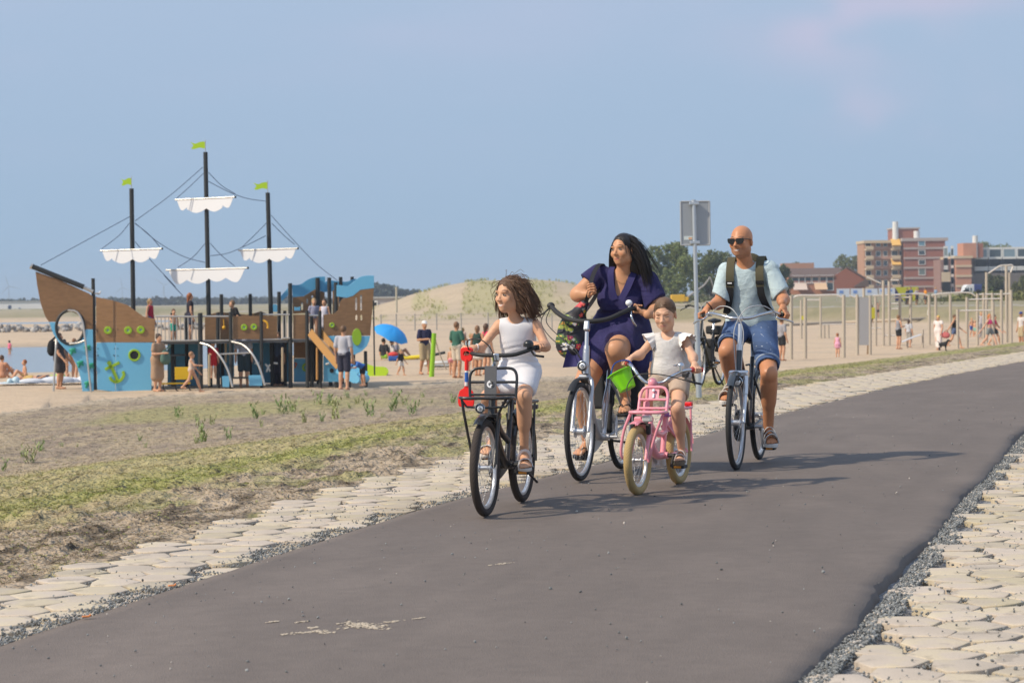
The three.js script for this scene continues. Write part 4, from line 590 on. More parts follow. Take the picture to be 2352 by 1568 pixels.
  const sd = part('saddle', saddleGeo(0.22, 0.17), mat(0.20, 0.10, 0.035, 0.6), b); sd.position.set(-0.215, 0.645, 0); part('seatpost', rod([-0.165, 0.50, 0], [-0.205, 0.63, 0], 0.013), chrome, b); part('seat_clamp', [rod([-0.16, 0.48, 0], [-0.168, 0.51, 0], 0.025), rod([-0.13, 0.49, -0.03], [-0.18, 0.49, -0.04], 0.008)], pmat(0.38, 0.14, 0.45, 0.3), b);
  part('rear_rack', [bent([[-0.22, 0.53, 0.06], [-0.52, 0.53, 0.07], [-0.56, 0.53, 0], [-0.52, 0.53, -0.07], [-0.22, 0.53, -0.06]], 0.0095), rod([-0.25, 0.53, 0], [-0.55, 0.53, 0], 0.008), rod([-0.5, 0.53, 0.07], [ax - 0.03, R, 0.085], 0.008), rod([-0.5, 0.53, -0.07], [ax - 0.03, R, -0.085], 0.008)], pink, b); part('tail_lamp', [box(0.04, 0.03, 0.06, -0.545, 0.55, -0.04, 0.01)], redPl, b);
  crankset(b, [-0.08, 0.225], 0.10, -0.75, 0.085, satinBlack, satinBlack, amber);
}
// the man's city bicycle
const manO = [1.805, -16.985], manD = [-0.2682, 0.9634];
function cityBike(b, { main, fork, bar, R = 0.353, wb = 1.06, hbY = 1.135, lampMat = chrome, crank = Math.PI / 2, zoff = 0, headLampY = 0.655 }) {
  const wx = wb / 2, ax = -wb / 2; wheel(b, 'wheel', wx, R, R, 0.042, rubber, { hub: 0.04, hubW: 0.085, spokes: 36 }); wheel(b, 'wheel', ax, R, R, 0.042, rubber, { hub: 0.04, hubW: 0.09, spokes: 36 });
  part('frame', [rod([0.365, 0.74, 0], [0.335, 0.90, 0], 0.024), rod([0.36, 0.77, 0], [-0.06, 0.29, 0], 0.021), bent([[0.345, 0.87, 0], [0.1, 0.66, 0], [-0.14, 0.50, 0]], 0.018), rod([-0.06, 0.29, 0], [-0.26, 0.82, 0], 0.018), rod([-0.06, 0.29, 0.03], [ax, R, 0.065], 0.011), rod([-0.06, 0.29, -0.03], [ax, R, -0.065], 0.011), rod([-0.2, 0.66, 0.02], [ax, R, 0.065], 0.01), rod([-0.2, 0.66, -0.02], [ax, R, -0.065], 0.01), rod([-0.06, 0.29, -0.045], [-0.06, 0.29, 0.045], 0.026)], main, b);
  part('fork', [rod([0.385, 0.70, 0.055], [0.43, 0.56, 0.057], 0.02, 0.02, 12), rod([0.385, 0.70, -0.055], [0.43, 0.56, -0.057], 0.02, 0.02, 12), rod([0.43, 0.56, 0.057], [wx, R, 0.058], 0.015, 0.012), rod([0.43, 0.56, -0.057], [wx, R, -0.058], 0.015, 0.012), box(0.06, 0.05, 0.15, 0.378, 0.715, 0, 0.018)], fork, b);
  part('front_mudguard', mudguard(wx, R, R + 0.014, 0.055, 0.85, 2.5), main, b); part('rear_mudguard', mudguard(ax, R, R + 0.014, 0.055, 0.5, 3.5), main, b);
  part('stem', [rod([0.335, 0.90, 0], [0.295, hbY - 0.05, 0], 0.016, 0.015, 12), rod([0.34, 0.885, 0], [0.33, 0.93, 0], 0.024), T(box(0.07, 0.04, 0.036, 0, 0, 0, 0.012), 0.275, hbY - 0.01, 0, 0, 0, -0.3)], fork, b);
  const hb = part('handlebar', bent([[-0.02, hbY + 0.005, 0.335], [0.06, hbY + 0.015, 0.31], [0.14, hbY + 0.03, 0.25], [0.21, hbY + 0.015, 0.16], [0.25, hbY - 0.005, 0.07], [0.255, hbY - 0.008, 0], [0.25, hbY - 0.005, -0.07], [0.21, hbY + 0.02, -0.15], [0.14, hbY + 0.035, -0.22], [0.06, hbY + 0.02, -0.27], [-0.02, hbY + 0.005, -0.295]], 0.0125), bar, b);
  for (const s of [1, -1]) { part('grip', rod([-0.045, hbY + 0.002, s * 0.325 + 0.02], [0.065, hbY + 0.016, s * 0.295 + 0.02], 0.0175), rubber, hb); part('brake_lever', [bent([[0.10, hbY + 0.02, s * 0.255 + 0.02], [0.14, hbY - 0.01, s * 0.285 + 0.02], [0.10, hbY - 0.025, s * 0.34 + 0.02], [0.04, hbY - 0.045, s * 0.385 + 0.02]], 0.007, 6), box(0.05, 0.035, 0.03, 0.11, hbY + 0.025, s * 0.245 + 0.02, 0.008)], bar, hb); part('brake_cable', bent([[0.13, hbY + 0.03, s * 0.25], [0.24, hbY + 0.085, s * 0.16], [0.33, hbY + 0.06, s * 0.05], [0.36, hbY - 0.08, -s * 0.03], [0.385, 0.88, -s * 0.03], [0.39, 0.74, -s * 0.02]], 0.004, 6), mat(0.45, 0.46, 0.47, 0.4), b); }
  if (headLampY) headlamp(b, 0.45, headLampY, 0.0, 0.042, lampMat);
  const sd = part('saddle', saddleGeo(0.27, 0.2), satinBlack, b); sd.position.set(-0.33, 0.955, 0.02); part('seatpost', rod([-0.26, 0.81, 0], [-0.32, 0.93, 0.01], 0.014), chrome, b);
  part('chain_case', T(plate(smooth2([[-0.6, 0.42], [-0.3, 0.39], [-0.06, 0.41], [0.05, 0.29], [-0.03, 0.18], [-0.3, 0.23], [-0.6, 0.28]], 6, true), 0.045, 0.014), 0, 0, 0.085), satinBlack, b);
  part('rear_carrier', [bent([[-0.32, 0.755, 0.06], [-0.70, 0.75, 0.07], [-0.74, 0.75, 0], [-0.70, 0.75, -0.07], [-0.32, 0.755, -0.06]], 0.008), rod([-0.34, 0.75, 0.025], [-0.73, 0.75, 0.025], 0.006), rod([-0.34, 0.75, -0.025], [-0.73, 0.75, -0.025], 0.006), rod([-0.56, 0.75, 0.07], [ax, R, 0.075], 0.007), rod([-0.56, 0.75, -0.07], [ax, R, -0.075], 0.007)], satinBlack, b);
  crankset(b, [-0.06, 0.29], 0.168, crank, 0.10, silver, satinBlack, amber); return b;
}
const steelBlue = pmat(0.035, 0.04, 0.046, 0.3, { clearcoat: 0.6 });
{ const b = bikeAt('city_bicycle', 'dark grey city bicycle with silver fork and round headlight, ridden by the bald man', manO, manD); cityBike(b, { main: steelBlue, fork: alloy, bar: chrome, crank: -Math.PI / 2 - 0.05 }); part('kickstand', rod([-0.2, 0.26, -0.06], [-0.42, 0.2, -0.13], 0.01), chrome, b); part('hub_gear', [box(0.16, 0.04, 0.03, -0.22, 0.36, -0.075, 0.01)], silver, b); }
// ---------- the four riders ----------
const riderAt = (label, O, dir) => thing('person', label, 'person', V(O[0], 0.005, O[1]), Math.atan2(-dir[1], dir[0]));
function gripFrame(J, k, grip, along, s, lift = 0) { // along: direction of the bar from the rider's right to left
  const X = vec(along).normalize(), Z = vec(grip).sub(vec(J['el' + k])); Z.y += lift; Z.addScaledVector(X, -Z.dot(X)).normalize(); const Y = Z.clone().cross(X); const M = basis(X, Y, Z).setPosition(vec(grip)); J['wr' + k] = V(0, 0.026 * s, -0.09 * s).applyMatrix4(M); return M;
}
function footFrame(J, k, pedal, s, pitch, yaw, soleY = 0.03) {
  const side = k === 'R' ? 1 : -1, R = new THREE.Matrix4().makeRotationFromEuler(new THREE.Euler(0, -side * yaw, pitch, 'YXZ')); const ball0 = V(0.085 * s, -soleY, 0).applyMatrix4(R); const M = R.clone().setPosition(vec(pedal).sub(ball0)); J['an' + k] = V(-0.035 * s, 0.10 * s, 0).applyMatrix4(M); return M;
}
const headFrame = (o, psi, pitch, roll, s) => { const z = V(Math.cos(psi) * Math.cos(pitch), Math.sin(pitch), Math.sin(psi) * Math.cos(pitch)); const M = frameAt(o, z); return M.multiply(new THREE.Matrix4().makeRotationZ(roll)).multiply(new THREE.Matrix4().makeScale(s, s, s)); };
const swayedFolds = (amp, f, seed) => (x, y, z) => amp * (fbm(x * f + seed, y * f * 0.6, 3, z * f) - 0.5) * 2;
const along = (a, b, t) => vec(a).lerp(vec(b), t);
const inv = (M) => M.clone().invert();

function buildRider(root, c) {
  const { J, S, skin } = c; const gs = [], hands = {}, feet = {};
  for (const k of ['R', 'L']) { const h = c.grips[k]; hands[k] = gripFrame(J, k, h[0], h[1], c.hs, h[2] || 0); const f = c.pedals[k]; feet[k] = footFrame(J, k, f[0], c.fs, f[1], f[2], c.soleY); }
  const hm = headFrame(...c.head); J.head = V(0, -0.02, -0.02).applyMatrix4(hm); J.nk = V(0, -0.07, -0.02).applyMatrix4(hm);
  const B = bodyOps(J, S); gs.push(skinPaint(solid([...B.torso, ...B.arms, ...B.legs], 0.011), skin, 1));
  const nt = vec(J.neck).applyMatrix4(inv(hm)); gs.push(headGeo(skin, { ...c.face, neckTo: [nt.x * 0.75, Math.max(nt.y, -0.17), nt.z * 0.75 - 0.01], neckR: S.neck / c.head[4] * 0.98 }).applyMatrix4(hm));
  for (const k of ['R', 'L']) { gs.push(skinPaint(fistGeo(c.hs, k === 'R' ? -1 : 1).applyMatrix4(hands[k]), skin, 2)); gs.push(skinPaint(footGeo(c.fs, k === 'R' ? 1 : -1).applyMatrix4(feet[k]), skin, 3)); }
  const m = new THREE.Mesh(mergeSkin(gs), skinMat(c.rough || 0.5)); m.name = 'body'; m.castShadow = m.receiveShadow = true; root.add(m);
  return { B, hm, hands, feet };
}
// the girl in the white dress
{
  const root = riderAt('girl with wavy brown hair in sleeveless white dress riding the black bicycle', girlO, girlD);
  const J = { hip: V(-0.235, 0.83, -0.05), neck: V(-0.105, 1.165, -0.07), shR: V(-0.11, 1.135, 0.052), shL: V(-0.11, 1.135, -0.192), elR: V(-0.035, 0.985, 0.155), elL: V(-0.06, 1.0, -0.265), knL: V(0.125, 0.705, -0.165), knR: V(0.085, 0.70, 0.075) };
  const S = { w: 0.128, chestD: 0.076, bellyD: 0.07, waist: 0.092, hipD: 0.088, hipW: 0.108, sh: 0.032, neck: 0.036, arm: [0.031, 0.026, 0.020], leg: [0.063, 0.044, 0.037, 0.027] };
  const c = { J, S, skin: [0.64, 0.355, 0.215], hs: 0.82, fs: 0.88, soleY: 0.022, grips: { R: [V(0.085, 0.986, 0.205), V(0.06, -0.012, -0.05)], L: [V(0.082, 1.0, -0.262), V(-0.075, 0.0, -0.04)] }, pedals: { L: [V(0.066, 0.25, -0.15), -0.12, 0.28], R: [V(-0.206, 0.318, 0.15), -0.2, 0.12] }, head: [V(-0.065, 1.318, -0.035), 0.56, 0.0, -0.04, 0.94], face: { jaw: 0.9, child: 1, smile: 0.9, brow: [0.12, 0.06, 0.035], lips: [0.58, 0.24, 0.20], teeth: 1 } };
  const { B, hm, feet } = buildRider(root, c); eyesOn(root, hm, { look: 0.6 });
  const i = 0.012, D = bodyOps(J, S, i), kR = along(D.hpR, J.knR, 0.62), kL = along(D.hpL, J.knL, 0.66);
  const dress = solid([...D.torso.slice(0, 4), uni(roundCone(D.hpL, kL, 0.077, 0.070), 0.05), uni(roundCone(D.hpR, kR, 0.077, 0.068), 0.06), uni(roundCone(along(D.hpL, D.hpR, 0.5), along(kL, kR, 0.5), 0.07, 0.045), 0.07),
    sub(roundCone(J.shR.clone().add(V(0.03, 0.02, 0.035)), J.shR.clone().add(V(0.005, -0.075, 0.028)), 0.05, 0.03), 0.012), sub(roundCone(J.shL.clone().add(V(0.03, 0.02, -0.035)), J.shL.clone().add(V(0.005, -0.075, -0.028)), 0.05, 0.03), 0.012),
    sub(ellip(J.neck.clone().add(V(0.05, 0.038, 0)), [0.085, 0.058, 0.062]), 0.01), cut(half(kL.clone().add(V(0.05, -0.0, 0)), V(0.75, -0.65, 0)), 0.01)], 0.0075,
    (x, y, z) => (y < 1.06 && y > 0.83 ? 0.0028 * Math.sin(y * 190 + 2.2 * Math.sin(z * 22 + 1) + 3 * fbm(x * 9, z * 9, 2)) * sstep(1.06, 0.98, y) * sstep(0.83, 0.9, y) : 0) + 0.003 * (fbm(x * 22, y * 16, 3, z * 22) - 0.5));
  part('dress', dress, new THREE.MeshStandardMaterial({ color: col(0.70, 0.70, 0.735), roughness: 0.9, bumpMap: withRepeat(texture(256, (u) => 0.5 + 0.5 * Math.sin(u * 6.2832 * 32)), 8), bumpScale: 0.0005 }), root);
  const hairMat = mat(0.115, 0.058, 0.03, 0.55), hairDark = hairMat, hairLight = hairMat;
  const cap = solid([uni(ellip([0, 0.045, -0.022], [0.083, 0.093, 0.102]), 0), uni(ellip([0.055, -0.03, -0.06], [0.065, 0.09, 0.07]), 0.05), uni(ellip([-0.05, -0.03, -0.05], [0.05, 0.085, 0.06]), 0.05), sub(ellip([-0.008, -0.035, 0.095], [0.062, 0.105, 0.09]), 0.02)], 0.006, (x, y, z) => 0.005 * (fbm(x * 60, y * 30, 3, z * 60) - 0.5) * 2).applyMatrix4(hm);
  const hair = part('hair', cap, hairDark, root);
  part('hair_locks', locks(21, 1000, { len: 0.215, r0: 0.0025, wind: [0.10, 0, -0.10], gravity: 0.24, curl: 0.36, spread: 0.62, hairline: 0.035, part0: -0.15 }).map(g => g.applyMatrix4(hm)), hairMat, hair);
  part('hair_locks', locks(22, 420, { len: 0.21, r0: 0.002, wind: [0.14, 0, -0.12], gravity: 0.22, curl: 0.42, spread: 0.72, hairline: 0.03, part0: -0.15 }).map(g => g.applyMatrix4(hm)), hairLight, hair);
  const white = pmat(0.82, 0.81, 0.82, 0.45);
  for (const k of ['R', 'L']) { const s = c.fs, sd = k === 'R' ? 1 : -1; const sh = new THREE.Group(); sh.name = 'sandal'; root.add(sh); part('sole', soleGeo(s, sd, 0.018).applyMatrix4(feet[k]), mat(0.6, 0.54, 0.48, 0.8), sh); part('strap', strap([[0.105 * s, 0.0, -0.054 * s], [0.10 * s, 0.046 * s, -0.036 * s], [0.098 * s, 0.056 * s, 0.0], [0.10 * s, 0.044 * s, 0.038 * s], [0.105 * s, 0.0, 0.05 * s]], 0.042 * s, 0.004, [1, 0.2, 0]).applyMatrix4(feet[k]), white, sh); part('ankle_strap', strap([[-0.01, 0.02, -0.042 * s], [0.01, 0.085 * s, -0.03 * s], [0.012, 0.098 * s, 0], [0.01, 0.085 * s, 0.03 * s], [-0.01, 0.02, 0.042 * s]], 0.018 * s, 0.004, [0.4, 1, 0]).applyMatrix4(feet[k]), white, sh); part('heel_strap', strap([[0.0, 0.06 * s, -0.042 * s], [-0.07 * s, 0.07 * s, -0.025 * s], [-0.085 * s, 0.07 * s, 0], [-0.07 * s, 0.07 * s, 0.025 * s], [0.0, 0.06 * s, 0.042 * s]], 0.016 * s, 0.004, [0, 1, 0]).applyMatrix4(feet[k]), white, sh); }
  part('bracelet', T(new THREE.TorusGeometry(0.023, 0.003, 6, 20), 0, 0.026 * 0.82, -0.078 * 0.82).applyMatrix4(gripFrame({ ...J }, 'R', c.grips.R[0], c.grips.R[1], 0.82)), pmat(0.7, 0.7, 0.72, 0.3), root);
}
// the woman in navy
{
  const root = riderAt('woman with long black hair in navy shirt dress riding the silver bicycle', womanO, womanD);
  const J = { hip: V(-0.335, 1.05, -0.075), neck: V(-0.17, 1.475, -0.14), shR: V(-0.165, 1.465, 0.06), shL: V(-0.19, 1.41, -0.325), elR: V(-0.09, 1.325, 0.195), elL: V(-0.165, 1.20, -0.40), knL: V(0.17, 0.92, -0.165), knR: V(0.09, 0.63, 0.115) };
  const S = { w: 0.188, chestD: 0.11, bellyD: 0.115, waist: 0.148, hipD: 0.14, hipW: 0.172, sh: 0.052, neck: 0.055, bust: 0.078, arm: [0.062, 0.05, 0.034], leg: [0.115, 0.078, 0.066, 0.043] };
  const strapDir = V(0.05, -0.12, -0.03);
  const c = { J, S, skin: [0.56, 0.285, 0.155], rough: 0.46, hs: 0.98, fs: 0.98, soleY: 0.022, grips: { R: [V(0.035, 1.362, 0.055), strapDir], L: [V(0.005, 1.213, -0.30), V(-0.10, -0.005, -0.045)] }, pedals: { L: [V(-0.06, 0.45, -0.165), -0.22, 0.2], R: [V(-0.044, 0.13, 0.165), -0.12, 0.15] }, head: [V(-0.105, 1.638, -0.155), 0.36, 0.03, 0.06, 0.99], face: { jaw: 1.06, cheek: 1.1, smile: 0.15, brow: [0.03, 0.018, 0.014], lips: [0.42, 0.13, 0.12] } };
  const { B, hm, feet } = buildRider(root, c); eyesOn(root, hm, { look: 0.5, open: 0.8 });
  const i = 0.014, D = bodyOps(J, S, i), navy = cloth(0.024, 0.020, 0.105, { roughness: 0.85 });
  const kL = along(D.hpL, J.knL, 0.80), kR = along(D.hpR, J.knR, 0.55), q = torsoQ(J), nv = (x, y, z) => J.neck.clone().add(V(x, y, z).applyQuaternion(q));
  const dress = solid([...D.torso.slice(0, 6), uni(roundCone(J.shR, along(J.shR, J.elR, 0.15), 0.074, 0.072), 0.04), uni(roundCone(J.shL, along(J.shL, J.elL, 0.3), 0.078, 0.075), 0.04),
    uni(roundCone(D.hpL, kL, 0.14, 0.115), 0.06), uni(roundCone(D.hpR, kR, 0.14, 0.11), 0.08), uni(roundCone(along(D.hpL, D.hpR, 0.5).add(V(0.02, -0.02, 0)), along(kL, kR, 0.55).add(V(-0.06, 0.03, 0)), 0.13, 0.09), 0.09), uni(roundCone(V(-0.28, 0.98, -0.23), V(-0.16, 0.80, -0.255), 0.09, 0.075), 0.07), uni(roundCone(V(-0.2, 1.0, 0.08), V(-0.07, 0.80, 0.12), 0.1, 0.055), 0.07),
    sub(roundCone(nv(0.06, 0.06, 0), nv(0.125, -0.155, 0.005), 0.066, 0.012), 0.012), sub(roundCone(nv(0.0, 0.03, 0), nv(0.02, 0.14, 0), 0.066, 0.08), 0.012),
    cut(half(kL.clone(), J.knL.clone().sub(D.hpL)), 0)], 0.0085,
    (x, y, z) => 0.018 * (fbm(x * 11 + 4, y * 7 + z * 5, 3, z * 13) - 0.5) + (y < 1.22 ? 0.018 * (vnoise(z * 20 + x * 7, y * 2.0, x * 9) - 0.5) * sstep(1.24, 1.1, y) : 0) - 0.008 * Math.exp(-(((y - 1.205 + 0.03 * z) / 0.012) ** 2)));
  const dr = part('dress', dress, navy, root);
  for (const [k, f, m] of [['R', 0.42, 0.0], ['L', 0.72, -0.1]]) { const a = J['sh' + k], e = J['el' + k], d = e.clone().sub(a); part('sleeve', solid([uni(roundCone(a.clone().addScaledVector(d, -0.05), along(a, e, f + 0.2), 0.076, 0.094), 0), cut(half(along(a, e, f), d.clone().add(V(0, 0, m))))], 0.007, (x, y, z) => 0.008 * (fbm(x * 16, y * 9, 3, z * 16) - 0.5)), navy, dr); }
  for (const s of [-1, 1]) part('lapel', strap([nv(-0.03, 0.035, s * 0.088), nv(0.055, 0.02, s * 0.085), nv(0.122, -0.06, s * 0.062), nv(0.158, -0.15, s * 0.022)], 0.045, 0.006, V(0.3, -0.3, s).applyQuaternion(q), 24), navy, dr);
  for (const k of [0, 1, 2]) part('button', T(new THREE.CylinderGeometry(0.006, 0.006, 0.004, 10), 0, 0, 0, Math.PI / 2).applyMatrix4(frameAt(nv(0.145 + k * 0.004, -0.175 - k * 0.035, -0.012), V(1, 0.1, 0).applyQuaternion(q))), mat(0.3, 0.3, 0.4, 0.4), dr);
  // the loose hem that the wind lifts beside her right knee
  part('hem_flap', (() => { const g = new THREE.PlaneGeometry(0.22, 0.2, 12, 10), p = g.attributes.position; for (let k = 0; k < p.count; k++) { const u = p.getX(k) / 0.22 + 0.5, v = 0.5 - p.getY(k) / 0.2; p.setXYZ(k, lerp(-0.05, 0.06, v) + 0.03 * Math.sin(u * 7), lerp(0.98, 0.80, v) + 0.03 * u - 0.04 * v * u, lerp(0.08, 0.235, u) + 0.03 * v * u); } g.computeVertexNormals(); return g; })(), new THREE.MeshStandardMaterial({ color: col(0.024, 0.020, 0.105), roughness: 0.85, side: THREE.DoubleSide }), dr);
  const hairMat = mat(0.015, 0.010, 0.008, 0.42), hairDark = hairMat;
  const hair = part('hair', solid([uni(ellip([0, 0.045, -0.022], [0.082, 0.092, 0.102]), 0), uni(ellip([0.03, -0.05, -0.075], [0.05, 0.12, 0.05]), 0.05), uni(roundCone([0.05, -0.10, -0.085], [0.09, -0.26, -0.13], 0.045, 0.025), 0.05), uni(ellip([-0.045, -0.02, -0.05], [0.045, 0.09, 0.05]), 0.05), sub(ellip([0, -0.04, 0.09], [0.064, 0.125, 0.082]), 0.018)], 0.006, (x, y, z) => 0.003 * (fbm(x * 70, y * 16, 3, z * 70) - 0.5) * 2).applyMatrix4(hm), hairDark, root);
  part('hair_locks', locks(31, 900, { len: 0.35, r0: 0.0025, wind: [0.05, 0, -0.07], gravity: 0.36, curl: 0.07, spread: 0.1, hairline: 0.046, part0: -0.2, steps: 12 }).map(g => g.applyMatrix4(hm)), hairMat, hair);
  part('hair_locks', locks(32, 40, { len: 0.34, r0: 0.0016, wind: [0.12, 0.02, -0.1], gravity: 0.24, curl: 0.14, spread: 0.35, hairline: 0.04, part0: -0.2, steps: 12 }).map(g => g.applyMatrix4(hm)), hairMat, hair);
  part('earring', ball(0.006).applyMatrix4(hm.clone().multiply(new THREE.Matrix4().makeTranslation(0.083, -0.036, -0.004))), chrome, root);
  part('necklace', tube([[0.07, -0.01, -0.075], [0.115, -0.045, -0.03], [0.12, -0.055, 0.0], [0.115, -0.045, 0.03], [0.07, -0.01, 0.075]].map(p => nv(p[0] - 0.03, p[1] + 0.015, p[2] * 0.8)), 0.0016, 5), mat(0.6, 0.42, 0.2, 0.3, 1), root);
  for (const k of ['R', 'L']) { const s = c.fs, sd = k === 'R' ? 1 : -1, g = new THREE.Group(); g.name = 'flip_flop'; root.add(g); part('sole', soleGeo(s, sd, 0.02).applyMatrix4(feet[k]), mat(0.02, 0.02, 0.022, 0.8), g); part('thong', [tube([[0.13 * s, 0.004, -0.018 * s * sd], [0.125 * s, 0.032 * s, -0.016 * s * sd], [0.09 * s, 0.047 * s, -0.028 * s], [0.03 * s, 0.01, -0.045 * s]], 0.0045, 6), tube([[0.125 * s, 0.032 * s, -0.016 * s * sd], [0.09 * s, 0.047 * s, 0.02 * s], [0.03 * s, 0.01, 0.045 * s]], 0.0045, 6)].map(q2 => q2.applyMatrix4(feet[k])), mat(0.05, 0.04, 0.035, 0.5), g); }
  // flower-print bag hung from her shoulder strap
  const flowers = texture(512, (u, v) => { let c0 = [0.02, 0.02, 0.03]; const put = (n, seed, r0, colors) => { for (let k = 0; k < n; k++) { const cx = h3(k, seed, 1), cy = h3(k, seed, 2), r = r0 * (0.6 + 0.8 * h3(k, seed, 3)), pet = 3 + (h3(k, seed, 5) * 4 | 0); let dx = u - cx, dy = v - cy; dx -= Math.round(dx); dy -= Math.round(dy); const d = Math.hypot(dx, dy); if (d > r) continue; const a = Math.atan2(dy, dx); if (d < r * (0.55 + 0.45 * Math.abs(Math.sin(a * pet / 2 + k)))) { c0 = colors[h3(k, seed, 7) * colors.length | 0].map(q => q * (0.7 + 0.5 * h3(k, seed, 9) - 0.4 * d / r)); if (d < r * 0.18) c0 = [0.75, 0.5, 0.08]; } } }; put(46, 3, 0.05, [[0.05, 0.16, 0.06], [0.12, 0.24, 0.05], [0.35, 0.42, 0.08], [0.45, 0.5, 0.5]]); put(26, 5, 0.06, [[0.75, 0.08, 0.09], [0.8, 0.42, 0.06], [0.72, 0.72, 0.76], [0.55, 0.05, 0.16], [0.78, 0.7, 0.15]]); return c0; }, { srgb: false });
  const bagMat = new THREE.MeshStandardMaterial({ map: withRepeat(flowers, 3.2), roughness: 0.55 });
  const bag = thing('shoulder_bag', 'black flower-print shoulder bag hanging beside the woman in navy', 'bag', root.position.clone(), root.rotation.y);
  part('bag_body', solid([uni(ellip([-0.075, 1.02, 0.235], [0.075, 0.16, 0.115]), 0), uni(ellip([-0.075, 0.95, 0.235], [0.075, 0.10, 0.11]), 0.06), uni(roundCone([-0.07, 1.14, 0.20], [-0.03, 1.25, 0.13], 0.075, 0.04), 0.06)], 0.008, (x, y, z) => 0.012 * (fbm(x * 14, y * 11, 3, z * 14) - 0.5) * 2), bagMat, bag);
  part('bag_strap', strap([[-0.055, 1.18, 0.16], [0.0, 1.29, 0.095], [0.036, 1.362, 0.06], [-0.01, 1.45, 0.055], [-0.085, 1.535, 0.03], [-0.17, 1.545, 0.02], [-0.27, 1.47, 0.03], [-0.3, 1.3, 0.12], [-0.17, 1.14, 0.21]], 0.03, 0.005, [0.3, 0.1, 1], 60), mat(0.02, 0.02, 0.025, 0.7), bag);
  part('bag_pocket', strap([[-0.02, 1.06, 0.16], [0.005, 1.04, 0.23], [-0.01, 1.05, 0.30]], 0.012, 0.006, [0, 1, 0]), mat(0.03, 0.03, 0.03, 0.5), bag);
}
